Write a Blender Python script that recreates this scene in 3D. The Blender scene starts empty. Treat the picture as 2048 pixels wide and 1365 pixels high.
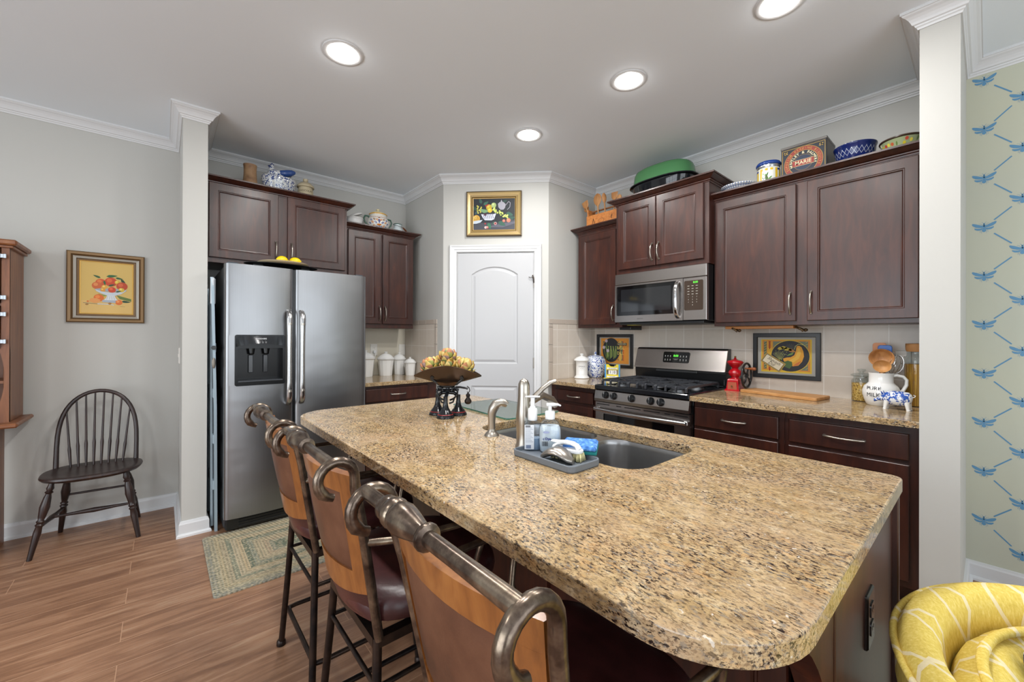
import bpy, bmesh, random
from math import sin, cos, pi, sqrt, atan2, radians, hypot, tan
from mathutils import Vector, Matrix
from mathutils.geometry import tessellate_polygon

S = bpy.context.scene
COL = S.collection
random.seed(7)

# ---------------------------------------------------------------- camera
CAM_H = 1.2722
YAW, PITCH, ROLL = radians(49.2706), radians(0.1001), radians(0.1681)
F_PX, CX, CY = 816.36, 1028.28, 674.10
_fw = Vector((cos(YAW), sin(YAW), 0)); _rt = Vector((sin(YAW), -cos(YAW), 0)); _up = Vector((0, 0, 1))
_f2 = _fw * cos(PITCH) + _up * sin(PITCH); _u2 = _up * cos(PITCH) - _fw * sin(PITCH)
_r3 = _rt * cos(ROLL) + _u2 * sin(ROLL); _u3 = _u2 * cos(ROLL) - _rt * sin(ROLL)
cam = bpy.data.cameras.new('camera'); camo = bpy.data.objects.new('camera', cam); COL.objects.link(camo)
cam.sensor_width = 36; cam.lens = F_PX / 2048 * 36
cam.shift_x = (1024 - CX) / 2048; cam.shift_y = (CY - 682.5) / 2048
cam.clip_start = 0.02
camo.matrix_world = Matrix(((_r3.x, _u3.x, -_f2.x, 0), (_r3.y, _u3.y, -_f2.y, 0), (_r3.z, _u3.z, -_f2.z, CAM_H), (0, 0, 0, 1)))
S.camera = camo

# ---------------------------------------------------------------- light and exposure
S.view_settings.view_transform = 'Standard'; S.view_settings.look = 'None'
S.view_settings.gamma = 1; S.view_settings.use_curve_mapping = False
S.view_settings.exposure = 0.22
S.cycles.use_denoising = True
S.cycles.max_bounces = 8; S.cycles.sample_clamp_indirect = 6
S.cycles.caustics_reflective = False; S.cycles.caustics_refractive = False
W = bpy.data.worlds.new('sky'); S.world = W; W.use_nodes = True
W.node_tree.nodes['Background'].inputs[0].default_value = (0.80, 0.90, 1.0, 1)
W.node_tree.nodes['Background'].inputs[1].default_value = 1.0

def area(name, loc, rot, sx, sy, power, col=(1, 1, 1), spread=180, shape='RECTANGLE'):
    l = bpy.data.lights.new(name, 'AREA'); l.shape = shape; l.size = sx; l.size_y = sy
    l.energy = power; l.color = col; l.spread = radians(spread)
    o = bpy.data.objects.new(name, l); COL.objects.link(o); o.location = loc; o.rotation_euler = rot
    return o
# area lamps for daylight, set in unseen window openings behind and left of camera
area('daylight_rear', (0.2, -3.75, 1.35), (radians(90), 0, 0), 5.2, 2.1, 88, (0.90, 0.955, 1.0))
area('daylight_left', (-3.75, 0.2, 1.35), (radians(90), 0, radians(-90)), 4.6, 2.1, 125, (0.90, 0.955, 1.0))
LAMP_XY = [(0.701, 2.175), (2.007, 1.338), (2.001, 2.172), (2.038, 0.594)]
LAMP_POWER = 11.0

# ---------------------------------------------------------------- helpers
def lin(h):
    if isinstance(h, tuple): return h
    h = h.lstrip('#'); v = [int(h[i:i + 2], 16) / 255 for i in (0, 2, 4)]
    return tuple(c / 12.92 if c <= 0.04045 else ((c + 0.055) / 1.055) ** 2.4 for c in v)

class MB:
    """collects geometry for ONE mesh object"""
    def __init__(s, M=None, col=None, smooth=False):
        s.v = []; s.F = []; s.sm = []; s.cl = []; s.mi = []
        s.M = M or Matrix.Identity(4); s.col = lin(col) if col else None; s.smooth = smooth; s.m = 0
    def P(s, p):
        s.v.append(s.M @ Vector(p)); return len(s.v) - 1
    def face(s, ix, smooth=None):
        s.F.append(tuple(ix)); s.sm.append(s.smooth if smooth is None else smooth); s.cl.append(s.col); s.mi.append(s.m)
    def color(s, h): s.col = lin(h); return s
    def box(s, x0, x1, y0, y1, z0, z1, b=0.0):
        if x0 > x1: x0, x1 = x1, x0
        if y0 > y1: y0, y1 = y1, y0
        if z0 > z1: z0, z1 = z1, z0
        b = min(b, (x1 - x0) * .49, (y1 - y0) * .49, (z1 - z0) * .49)
        if b <= 0:
            i = [s.P(p) for p in ((x0, y0, z0), (x1, y0, z0), (x1, y1, z0), (x0, y1, z0), (x0, y0, z1), (x1, y0, z1), (x1, y1, z1), (x0, y1, z1))]
            for f in ((3, 2, 1, 0), (4, 5, 6, 7), (0, 1, 5, 4), (1, 2, 6, 5), (2, 3, 7, 6), (3, 0, 4, 7)): s.face([i[k] for k in f], False)
            return s
        c = {}
        X, Y, Z = (x0, x1), (y0, y1), (z0, z1); sg = (1, -1)
        for i in (0, 1):
            for j in (0, 1):
                for k in (0, 1):
                    c[i, j, k, 0] = s.P((X[i], Y[j] + sg[j] * b, Z[k] + sg[k] * b))
                    c[i, j, k, 1] = s.P((X[i] + sg[i] * b, Y[j], Z[k] + sg[k] * b))
                    c[i, j, k, 2] = s.P((X[i] + sg[i] * b, Y[j] + sg[j] * b, Z[k]))
        for i in (0, 1):
            s.face([c[i, 0, 0, 0], c[i, 1, 0, 0], c[i, 1, 1, 0], c[i, 0, 1, 0]], False)
            s.face([c[0, i, 0, 1], c[1, i, 0, 1], c[1, i, 1, 1], c[0, i, 1, 1]], False)
            s.face([c[0, 0, i, 2], c[1, 0, i, 2], c[1, 1, i, 2], c[0, 1, i, 2]], False)
            for j in (0, 1):
                s.face([c[i, j, 0, 0], c[i, j, 1, 0], c[i, j, 1, 1], c[i, j, 0, 1]], False)
                s.face([c[i, 0, j, 0], c[i, 1, j, 0], c[i, 1, j, 2], c[i, 0, j, 2]], False)
                s.face([c[0, i, j, 1], c[1, i, j, 1], c[1, i, j, 2], c[0, i, j, 2]], False)
                for k in (0, 1): s.face([c[i, j, k, 0], c[i, j, k, 1], c[i, j, k, 2]], False)
        return s
    def loft(s, loops, closed=True, caps=(True, True), smooth=None, ring=False):
        """loops: lists of points of one length; ring joins the last loop to the first"""
        n = len(loops[0]); idx = [[s.P(p) for p in L] for L in loops]
        pairs = list(zip(idx, idx[1:])) + ([(idx[-1], idx[0])] if ring else [])
        for a, b in pairs:
            for k in range(n if closed else n - 1):
                s.face([a[k], a[(k + 1) % n], b[(k + 1) % n], b[k]], smooth)
        if closed and not ring:
            if caps[0]: s.face(idx[0][::-1], False)
            if caps[1]: s.face(idx[-1], False)
        return s
    def tube(s, pts, r, n=10, closed=False, sq=None, caps=(True, True), smooth=True, up=None):
        pts = [Vector(p) for p in pts]; N = len(pts)
        R = r if isinstance(r, (list, tuple)) else [r] * N
        T = []
        for i in range(N):
            if closed: t = pts[(i + 1) % N] - pts[i - 1]
            else: t = pts[min(i + 1, N - 1)] - pts[max(i - 1, 0)]
            T.append(t.normalized())
        u = Vector(up) if up else (Vector((0, 0, 1)) if abs(T[0].z) < .9 else Vector((1, 0, 0)))
        loops = []
        for i in range(N):
            t = T[i]; u = (u - t * u.dot(t)).normalized(); w = t.cross(u)
            a, b = sq if sq else (1, 1)
            loops.append([pts[i] + (w * cos(2 * pi * k / n + (pi / 4 if n == 4 else 0)) * a + u * sin(2 * pi * k / n + (pi / 4 if n == 4 else 0)) * b) * R[i] for k in range(n)])
        return s.loft(loops, caps=caps, smooth=smooth and n > 4, ring=closed)
    def lathe(s, prof, c=(0, 0, 0), n=24, sx=1, sy=1, smooth=True, caps=(True, True)):
        loops = [[(c[0] + max(r, 1e-4) * sx * cos(2 * pi * k / n), c[1] + max(r, 1e-4) * sy * sin(2 * pi * k / n), c[2] + z) for k in range(n)] for r, z in prof]
        return s.loft(loops, smooth=smooth, caps=caps)
    def turned(s, p0, p1, prof, n=12):
        """lathe along a segment: prof = [(t, r)...]"""
        p0, p1 = Vector(p0), Vector(p1)
        return s.tube([p0.lerp(p1, t) for t, r in prof], [r for t, r in prof], n)
    def ball(s, c, r, n=14, m=8, smooth=True):
        rx, ry, rz = r if isinstance(r, (tuple, list)) else (r, r, r)
        loops = []
        for i in range(m + 1):
            a = -pi / 2 + pi * i / m; k0 = max(cos(a), .02)
            loops.append([(c[0] + rx * k0 * cos(2 * pi * k / n), c[1] + ry * k0 * sin(2 * pi * k / n), c[2] + rz * sin(a)) for k in range(n)])
        return s.loft(loops, smooth=smooth)
    def grid(s, fn, nu, nv, smooth=True, wrap=False):
        ix = [[s.P(fn(i / nu, j / nv)) for j in range(nv + 1)] for i in range(nu + (0 if wrap else 1))]
        for i in range(nu):
            for j in range(nv):
                a, b = ix[i], ix[(i + 1) % len(ix)]
                s.face([a[j], b[j], b[j + 1], a[j + 1]], smooth)
        return s
    def shell(s, fn, nu, nv, off, smooth=True):
        off = Vector(off)
        A = [[Vector(fn(i / nu, j / nv)) for j in range(nv + 1)] for i in range(nu + 1)]
        a = [[s.P(p) for p in L] for L in A]; b = [[s.P(p + off) for p in L] for L in A]
        for i in range(nu):
            for j in range(nv):
                s.face([a[i][j], a[i + 1][j], a[i + 1][j + 1], a[i][j + 1]], smooth)
                s.face([b[i][j + 1], b[i + 1][j + 1], b[i + 1][j], b[i][j]], smooth)
        for i in range(nu):
            s.face([a[i][0], b[i][0], b[i + 1][0], a[i + 1][0]], False); s.face([a[i + 1][nv], b[i + 1][nv], b[i][nv], a[i][nv]], False)
        for j in range(nv):
            s.face([a[0][j + 1], b[0][j + 1], b[0][j], a[0][j]], False); s.face([a[nu][j], b[nu][j], b[nu][j + 1], a[nu][j + 1]], False)
        return s
    def tess(s, loops, z):
        """flat face with holes in the local xy plane"""
        L = [[Vector((p[0], p[1], 0)) for p in l] for l in loops]
        tris = tessellate_polygon(L); pts = [p for l in loops for p in l]
        ix = [s.P((p[0], p[1], z)) for p in pts]
        for t in tris: s.face([ix[k] for k in t], False)
        return s
    def poly(s, pts, z=0.0):
        return s.face([s.P((p[0], p[1], z)) for p in pts], False)
    def disc(s, cx, cy, rx, ry=None, z=0.0, n=20, a=0.0, a0=0, a1=2 * pi):
        ry = rx if ry is None else ry
        pts = []
        for k in range(n + (0 if a1 - a0 > 6.28 else 1)):
            t = a0 + (a1 - a0) * k / n; x, y = rx * cos(t), ry * sin(t)
            pts.append((cx + x * cos(a) - y * sin(a), cy + x * sin(a) + y * cos(a)))
        return s.poly(pts, z)
    def line(s, pts, w, z=0.0):
        for (a, b) in zip(pts, pts[1:]):
            dx, dy = b[0] - a[0], b[1] - a[1]; L = hypot(dx, dy) or 1; nx, ny = -dy / L * w / 2, dx / L * w / 2
            s.poly([(a[0] - nx, a[1] - ny), (b[0] - nx, b[1] - ny), (b[0] + nx, b[1] + ny), (a[0] + nx, a[1] + ny)], z)
        return s
    def sweep(s, path, prof, side=1, closed=False, caps=True):
        """mitred moulding: path in xy, prof = (offset, z) pairs"""
        P = [Vector((p[0], p[1])) for p in path]; N = len(P); loops = []
        for i in range(N):
            a = P[i] - P[i - 1] if (i > 0 or closed) else None
            b = P[(i + 1) % N] - P[i] if (i < N - 1 or closed) else None
            if a is None: a = b
            if b is None: b = a
            a = a.normalized(); b = b.normalized()
            na, nb = Vector((-a.y, a.x)) * side, Vector((-b.y, b.x)) * side
            m = (na + nb); m = m / max(m.dot(na), 1e-3)
            loops.append([(P[i].x + m.x * o, P[i].y + m.y * o, z) for o, z in prof])
        return s.loft(loops, ring=closed, caps=(caps, caps), smooth=False)
    def prism(s, pts, z0, z1, b=0.0, steps=2, both=True):
        """vertical prism of a polygon, rims eased by b"""
        L = [offs(pts, b if both else 0), ] if b else [pts]
        zs = [z0]
        loops = []
        if b:
            if both:
                for k in range(steps + 1):
                    t = pi / 2 * k / steps; loops.append([(p[0], p[1], z0 + b * (1 - cos(t))) for p in offs(pts, b * (1 - sin(t)))])
            else: loops.append([(p[0], p[1], z0) for p in pts])
            for k in range(steps + 1):
                t = pi / 2 * k / steps; loops.append([(p[0], p[1], z1 - b * (1 - sin(t))) for p in offs(pts, b * (1 - cos(t)))])
        else: loops = [[(p[0], p[1], z0) for p in pts], [(p[0], p[1], z1) for p in pts]]
        return s.loft(loops, smooth=False)
    def text(s, body, size, x=0, y=0, z=0, ext=0.0, align='CENTER', rot=0.0, sx=1.0, bold=0.0, shear=0.0):
        cu = bpy.data.curves.new('t', 'FONT'); cu.body = body; cu.size = size; cu.align_x = align; cu.align_y = 'CENTER'
        cu.extrude = ext; cu.offset = bold; cu.shear = shear; cu.resolution_u = 2
        o = bpy.data.objects.new('t', cu); COL.objects.link(o)
        dg = bpy.context.evaluated_depsgraph_get(); me = bpy.data.meshes.new_from_object(o.evaluated_get(dg))
        T = Matrix.Translation((x, y, z)) @ Matrix.Rotation(rot, 4, 'Z') @ Matrix.Diagonal((sx, 1, 1, 1))
        ix = [s.P(T @ v.co) for v in me.vertices]
        for p in me.polygons: s.face([ix[k] for k in p.vertices], False)
        bpy.data.objects.remove(o); bpy.data.curves.remove(cu); bpy.data.meshes.remove(me)
        return s
    def build(s, name, mat, off=Vector((0, 0, 0))):
        me = bpy.data.meshes.new(name)
        me.from_pydata([v - off for v in s.v], [], s.F)
        mats = mat if isinstance(mat, (list, tuple)) else [mat]
        for m in mats: me.materials.append(m)
        me.polygons.foreach_set('use_smooth', s.sm); me.polygons.foreach_set('material_index', s.mi)
        if any(c is not None for c in s.cl):
            at = me.color_attributes.new('Col', 'FLOAT_COLOR', 'CORNER'); buf = []
            for f, c in zip(s.F, s.cl):
                c = c or (1, 1, 1); buf += [c[0], c[1], c[2], 1.0] * len(f)
            at.data.foreach_set('color', buf)
        bm = bmesh.new(); bm.from_mesh(me); bmesh.ops.recalc_face_normals(bm, faces=bm.faces)
        if s.v and any(s.sm):
            for e in bm.edges:
                if len(e.link_faces) == 2 and e.calc_face_angle(0) > radians(50): e.smooth = False
        bm.to_mesh(me); bm.free()
        o = bpy.data.objects.new(name, me); COL.objects.link(o)
        return o

def offs(pts, d):
    """inset a counter-clockwise (or any) polygon by d towards its inside"""
    if not d: return [(p[0], p[1]) for p in pts]
    n = len(pts); A = sum(pts[i][0] * pts[(i + 1) % n][1] - pts[(i + 1) % n][0] * pts[i][1] for i in range(n)); sg = 1 if A > 0 else -1
    out = []
    for i in range(n):
        p, a, b = Vector(pts[i][:2]), Vector(pts[i - 1][:2]), Vector(pts[(i + 1) % n][:2])
        e1, e2 = (p - a).normalized(), (b - p).normalized()
        n1, n2 = Vector((-e1.y, e1.x)) * sg, Vector((-e2.y, e2.x)) * sg
        m = n1 + n2; m = m / max(m.dot(n1), .2)
        out.append((p.x + m.x * d, p.y + m.y * d))
    return out

def rrect(x0, x1, y0, y1, r, n=5):
    rs = r if isinstance(r, (tuple, list)) else (r,) * 4
    out = []
    for (cx, cy, a, q) in ((x1, y0, -90, 0), (x1, y1, 0, 1), (x0, y1, 90, 2), (x0, y0, 180, 3)):
        R = rs[q]; sx = -1 if cx == x1 else 1; sy = -1 if cy == y1 else 1
        for k in range(n + 1):
            t = radians(a + 90 * k / n); out.append((cx + sx * R + R * cos(t), cy + sy * R + R * sin(t)))
    return out

def root_loc(o):
    while o.parent: o = o.parent
    return Vector(o.location)
def thing(name, label, cat, loc, rz=0, group=None):
    o = bpy.data.objects.new(name, None); COL.objects.link(o); o.location = loc; o.rotation_euler = (0, 0, rz)
    o.empty_display_size = .05
    o['label'] = label; o['category'] = cat
    if group: o['group'] = group
    return o
def part(name, mb, mat, parent, label=None, local=False, kind=None):
    o = mb.build(name, mat, Vector((0, 0, 0)) if local else root_loc(parent)); o.parent = parent
    if label: o['label'] = label
    if kind: o['kind'] = kind
    return o
def solo(name, mb, mat, label, cat, group=None):
    lo = Vector([min(v[i] for v in mb.v) for i in range(3)]); hi = Vector([max(v[i] for v in mb.v) for i in range(3)])
    off = Vector(((lo.x + hi.x) / 2, (lo.y + hi.y) / 2, lo.z))
    o = mb.build(name, mat, off); o.location = off; o['label'] = label; o['category'] = cat
    if group: o['group'] = group
    return o
def struct(name, mb, mat, label=None, parent=None):
    o = mb.build(name, mat, root_loc(parent) if parent else Vector((0, 0, 0)))
    if parent: o.parent = parent
    else: o['kind'] = 'structure'
    if label: o['label'] = label
    return o
def dup(root, loc, rz=0, label=None, group=None):
    r = root.copy(); COL.objects.link(r); r.location = loc; r.rotation_euler = (0, 0, rz)
    if label: r['label'] = label
    if group: r['group'] = group
    def kids(src, dst):
        for ch in list(src.children):
            if ch.name in seen: continue
            c = ch.copy(); COL.objects.link(c); c.parent = dst; seen.add(c.name)
            kids(ch, c)
    seen = set(); kids(root, r)
    return r
# frames of the walls: u to the right as one faces the wall, v up, d out into the room
def frB(x, y, z=0): return Matrix(((0, 0, -1, x), (-1, 0, 0, y), (0, 1, 0, z), (0, 0, 0, 1)))
def frA(x, y, z=0): return Matrix(((1, 0, 0, x), (0, 0, -1, y), (0, 1, 0, z), (0, 0, 0, 1)))
Q = sqrt(.5)
def frD(x, y, z=0): return Matrix(((Q, 0, -Q, x), (-Q, 0, -Q, y), (0, 1, 0, z), (0, 0, 0, 1)))
SW = Matrix(((1, 0, 0, 0), (0, 0, 1, 0), (0, 1, 0, 0), (0, 0, 0, 1)))   # plan (u,d) sweep with height v
def TR(x, y, z=0, rz=0, sc=1): return Matrix.Translation((x, y, z)) @ Matrix.Rotation(rz, 4, 'Z') @ Matrix.Diagonal((sc, sc, sc, 1))
# ---------------------------------------------------------------- materials
def mat(name, col='#808080', rough=.5, metal=0, **k):
    m = bpy.data.materials.new(name); m.use_nodes = True
    b = m.node_tree.nodes['Principled BSDF']; c = lin(col)
    b.inputs['Base Color'].default_value = (*c, 1); b.inputs['Roughness'].default_value = rough; b.inputs['Metallic'].default_value = metal
    for a, v in k.items(): b.inputs[a.replace('_', ' ')].default_value = v
    m.use_fake_user = False
    return m
def N(m, t, **k):
    n = m.node_tree.nodes.new(t)
    for a, v in k.items():
        if hasattr(n, a): setattr(n, a, v)
    return n
def L(m, a, b): m.node_tree.links.new(a, b)
def BS(m): return m.node_tree.nodes['Principled BSDF']
def coords(m, scale=(1, 1, 1), rot=(0, 0, 0), src='Object', loc=(0, 0, 0)):
    tc = N(m, 'ShaderNodeTexCoord'); mp = N(m, 'ShaderNodeMapping'); L(m, tc.outputs[src], mp.inputs[0])
    mp.inputs['Scale'].default_value = scale; mp.inputs['Rotation'].default_value = rot; mp.inputs['Location'].default_value = loc
    return mp.outputs[0]
def noise(m, vec, scale, detail=3, rough=.5, dist=0):
    n = N(m, 'ShaderNodeTexNoise'); L(m, vec, n.inputs['Vector']); n.inputs['Scale'].default_value = scale
    n.inputs['Detail'].default_value = detail; n.inputs['Roughness'].default_value = rough; n.inputs['Distortion'].default_value = dist
    return n.outputs['Fac']
def ramp(m, fac, stops, interp='LINEAR'):
    r = N(m, 'ShaderNodeValToRGB'); L(m, fac, r.inputs[0]); e = r.color_ramp; e.interpolation = interp
    while len(e.elements) < len(stops): e.elements.new(.5)
    for el, (p, c) in zip(e.elements, stops): el.position = p; el.color = (*lin(c), 1)
    return r.outputs[0]
def gray(m, fac, stops):
    return ramp(m, fac, [(p, (g, g, g)) for p, g in stops])
def mix(m, fac, a, b, mode='MIX'):
    x = N(m, 'ShaderNodeMix', data_type='RGBA', blend_type=mode)
    for i, v in ((0, fac), (6, a), (7, b)):
        if hasattr(v, 'node'): L(m, v, x.inputs[i])
        elif isinstance(v, (int, float)): x.inputs[i].default_value = v
        else: x.inputs[i].default_value = (*lin(v), 1)
    return x.outputs[2]
def math(m, op, a, b=None):
    x = N(m, 'ShaderNodeMath', operation=op)
    for i, v in ((0, a), (1, b)):
        if v is None: continue
        if hasattr(v, 'node'): L(m, v, x.inputs[i])
        else: x.inputs[i].default_value = v
    return x.outputs[0]
def bump(m, h, strength=.2, dist=.01):
    b = N(m, 'ShaderNodeBump'); L(m, h, b.inputs['Height']); b.inputs['Strength'].default_value = strength; b.inputs['Distance'].default_value = dist
    L(m, b.outputs[0], BS(m).inputs['Normal'])
def base(m, c): L(m, c, BS(m).inputs['Base Color'])

def paint(name, col, rough=.6):
    m = mat(name, col, rough); v = coords(m)
    n = noise(m, v, 3, 2); base(m, mix(m, gray(m, n, [(.3, 0), (.7, .06)]), col, tuple(x * .9 for x in lin(col))))
    bump(m, noise(m, v, 260, 2), .06, .002); return m
M_wall = paint('greige wall paint', '#bcbbb6'); M_ceil = paint('flat ceiling paint', '#eaf1f7', .8)
M_trim = mat('white trim enamel', '#d4d5d6', .35); M_door = mat('white door enamel', '#b7b8ba', .4)
# dining wall paint with a faint two-tone wash
M_paper = mat('sage wall paint', '#c6c7b2', .7); base(M_paper, ramp(M_paper, noise(M_paper, coords(M_paper), 1.1, 2), [(.3, '#b7bcb2'), (.7, '#c5c6b1')]))

def painted(name, rough=.5, **k):
    m = mat(name, '#ffffff', rough, **k); a = N(m, 'ShaderNodeVertexColor'); a.layer_name = 'Col'
    base(m, a.outputs[0]); return m
M_art = painted('printed colours', .55); M_glaze = painted('glazed colours', .18, Coat_Weight=.4)
M_ptin = painted('painted tin', .3)

def wood(name, c1, c2, c3, scale=(3, 3, 40), rough=.4, coat=0, sc=1.0, bumpy=.08):
    m = mat(name, c1, rough, Coat_Weight=coat, Coat_Roughness=.2)
    v = coords(m, scale); n = noise(m, v, 2.2 * sc, 6, .6, .6); n2 = noise(m, coords(m), 2.5, 2)
    c = ramp(m, n, [(.28, c1), (.5, c2), (.75, c3)])
    base(m, mix(m, gray(m, n2, [(.3, 0), (.75, .55)]), c, c1)); bump(m, n, bumpy, .003); return m
M_cab = wood('espresso stained maple', '#28120d', '#3c1b12', '#512717', (14, 14, 2.2), .36, .12, .8, .03)
M_cabin = mat('dark cabinet inside', '#24130f', .7)
M_chairwood = wood('dark turned wood', '#180e0c', '#2a1916', '#402a22', (20, 20, 3), .38, .12)
M_hutch = wood('honey pine', '#663a20', '#83502e', '#9a653c', (12, 12, 1.6), .45, .2)
M_stoolwood = wood('orange brown wood', '#6e3f1a', '#935a28', '#ac7238', (16, 16, 3), .3, .4)
M_board = wood('cutting board maple', '#a6713a', '#c4905a', '#d4a66e', (20, 3, 20), .45)
M_spoon = wood('old spoon wood', '#8a5a2e', '#b98350', '#cda06a', (14, 14, 4), .55)
M_crate = wood('orange crate wood', '#a8622c', '#c67c3c', '#d69452', (4, 30, 30), .5)
M_paddle = wood('worn cutting board', '#6e4426', '#946440', '#b38658', (6, 3, 30), .6)

def granite():
    m = mat('beige speckled granite', '#c8a878', .10, Specular_IOR_Level=.5)
    v = coords(m); R_ = (0, 0, radians(-20))
    b = ramp(m, noise(m, coords(m, (1, .6, 1), R_), 30, 6, .7), [(.30, '#8a7050'), (.43, '#a98f66'), (.55, '#bda37a'), (.72, '#d2c2a2')])
    b = mix(m, gray(m, noise(m, v, 6, 3), [(.45, 0), (.7, .5)]), b, '#c0a68c')
    b = mix(m, gray(m, noise(m, coords(m, (1, .5, 1), R_, loc=(5, 5, 5)), 46, 3), [(.58, 0), (.68, .35)]), b, '#c7965c')
    va = coords(m, (1, .42, 1), R_)
    clus = gray(m, noise(m, coords(m, (1, .5, 1), R_, loc=(1, 8, 2)), 13, 3), [(.35, .45), (.6, 1)])
    sp = noise(m, va, 260, 5, .7); b = mix(m, math(m, 'MULTIPLY', clus, gray(m, sp, [(.50, 0), (.57, .85)])), b, '#6b523e')
    sp3 = noise(m, coords(m, (1, .45, 1), R_, loc=(4, 2, 1)), 155, 4, .65); b = mix(m, math(m, 'MULTIPLY', clus, gray(m, sp3, [(.55, 0), (.60, .85)])), b, '#7d7870')
    sp2 = noise(m, coords(m, (1, .42, 1), R_, loc=(9, 7, 3)), 178, 4, .68); b = mix(m, math(m, 'MULTIPLY', clus, gray(m, sp2, [(.55, 0), (.585, 1)])), b, '#241b1a')
    sp4 = noise(m, coords(m, loc=(3, 9, 2)), 80, 2); b = mix(m, gray(m, sp4, [(.71, 0), (.74, .7)]), b, '#ddd6cb')
    base(m, b); return m
M_granite = granite()

def floor_mat():
    m = mat('wood look plank', '#8d6349', .38)
    v = coords(m, loc=(.13, .045, 0)); br = N(m, 'ShaderNodeTexBrick'); L(m, v, br.inputs['Vector'])
    br.offset = .37; br.offset_frequency = 2; br.squash = 1
    for k, x in (('Scale', 1.0), ('Brick Width', 1.22), ('Row Height', .16), ('Mortar Size', .0016), ('Bias', 0), ('Mortar Smooth', .1)): br.inputs[k].default_value = x
    br.inputs['Color1'].default_value = (0, 0, 0, 1); br.inputs['Color2'].default_value = (1, 1, 1, 1); br.inputs['Mortar'].default_value = (.5, .5, .5, 1)
    rnd = br.outputs['Color']
    # grain offset per plank
    sep = N(m, 'ShaderNodeSeparateXYZ'); L(m, v, sep.inputs[0]); cmb = N(m, 'ShaderNodeCombineXYZ')
    L(m, math(m, 'MULTIPLY', sep.outputs[0], 1.3), cmb.inputs[0]); L(m, math(m, 'MULTIPLY', sep.outputs[1], 13), cmb.inputs[1])
    L(m, math(m, 'MULTIPLY', rnd, 9), cmb.inputs[2])
    g = noise(m, cmb.outputs[0], 1.6, 7, .62, .9)
    c = ramp(m, g, [(.25, '#684836'), (.43, '#876249'), (.56, '#9e775b'), (.75, '#b39478')])
    c = mix(m, math(m, 'MULTIPLY', rnd, .28), c, '#795644')
    fine = noise(m, coords(m, (3, 60, 1)), 6, 4, .7); c = mix(m, gray(m, fine, [(.5, 0), (.75, .35)]), c, '#6c4b38')
    c = mix(m, math(m, 'MULTIPLY', br.outputs['Fac'], .7), c, '#bd9678')
    base(m, c); bump(m, g, .05, .004); return m
M_floor = floor_mat()

def tile_mat(name, rotz, c1='#cfc5b9', c2='#c7bcaf', off=(0, 0, 0), size=.157):
    m = mat(name, c1, .3); sp_ = N(m, 'ShaderNodeSeparateXYZ'); L(m, coords(m, loc=off), sp_.inputs[0]); cb_ = N(m, 'ShaderNodeCombineXYZ')
    L(m, sp_.outputs[rotz], cb_.inputs[0]); L(m, sp_.outputs[2], cb_.inputs[1]); v = cb_.outputs[0]; br = N(m, 'ShaderNodeTexBrick'); L(m, v, br.inputs['Vector'])
    br.offset = 0
    for k, x in (('Scale', 1.0), ('Brick Width', size), ('Row Height', size), ('Mortar Size', .0022), ('Bias', 0)): br.inputs[k].default_value = x
    br.inputs['Color1'].default_value = (*lin(c1), 1); br.inputs['Color2'].default_value = (*lin(c2), 1); br.inputs['Mortar'].default_value = (*lin('#e2ddd6'), 1)
    n = noise(m, coords(m), 30, 3); base(m, mix(m, gray(m, n, [(.4, 0), (.7, .2)]), br.outputs['Color'], '#d8cfc4'))
    return m
M_tileY = tile_mat('square tile, side wall', 1, off=(0, -.07, -.1225 + .033))
M_tileX = tile_mat('square tile, return wall', 0, off=(-.048, 0, -.1225 + .033))
M_tileB = mat('border tile', '#b8aca0', .3)

def steel(name, col='#a9a9a8', rough=.28, stretch=(220, 220, 3), wav=0.0):
    m = mat(name, col, rough, 1); v = coords(m, stretch); n = noise(m, v, 1.0, 2)
    base(m, mix(m, gray(m, n, [(.3, 0), (.7, .10)]), col, '#6f6f70'))
    if wav: bump(m, noise(m, coords(m, (1.2, 1.2, 2.2)), 2.2, 2), .35, .004 * wav)
    return m
M_steel = steel('brushed stainless door', '#8e8f91', .33, (260, 260, 2.5), 3.0)
M_steelH = steel('brushed stainless horizontal', '#b0aaa6', .26, (3, 3, 240), .6)
M_sink = steel('satin sink steel', '#a3a3a4', .3, (40, 40, 40), .5)
M_nickel = mat('brushed nickel', '#aea79d', .32, 1)
M_chrome = mat('polished steel', '#c9c9ca', .12, 1)
M_galv = mat('zinc hinge', '#b9c0c6', .35, 1)
M_blackpl = mat('black plastic', '#101113', .3); M_blackgl = mat('black glass', '#07080a', .05, 0, Specular_IOR_Level=.6)
M_castiron = mat('cast iron grate', '#2e3035', .5); M_enamel = mat('black stove enamel', '#15171b', .14)
M_blackframe = mat('black frame wood', '#17181a', .35)
M_bronze = mat('aged metal tube', '#54493f', .26, .85); base(M_bronze, ramp(M_bronze, noise(M_bronze, coords(M_bronze), 22, 5, .65), [(.3, '#3a2e28'), (.46, '#61544a'), (.6, '#887a6a'), (.78, '#ada18e')]))
M_darkiron = mat('dark bronze leg', '#2b2524', .35, .7); base(M_darkiron, ramp(M_darkiron, noise(M_darkiron, coords(M_darkiron), 18, 4), [(.35, '#1d1a1b'), (.7, '#43352d')]))
def leather(name, a, b, c, rough=.33):
    m = mat(name, b, rough); v = coords(m); base(m, ramp(m, noise(m, v, 7, 5, .6), [(.3, a), (.5, b), (.75, c)]))
    bump(m, noise(m, v, 190, 3), .12, .002); return m
M_leather = leather('oxblood leather', '#271213', '#3d1d1e', '#552c29'); M_leatherback = leather('brown leather', '#3f281d', '#583727', '#6e4a36', .38)
M_white = mat('white glazed ceramic', '#e6e6e4', .12, Coat_Weight=.3); M_whitepl = mat('white plastic', '#e8eaec', .3)
M_plate = mat('ivory wall plate', '#e2dfd8', .35)
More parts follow.
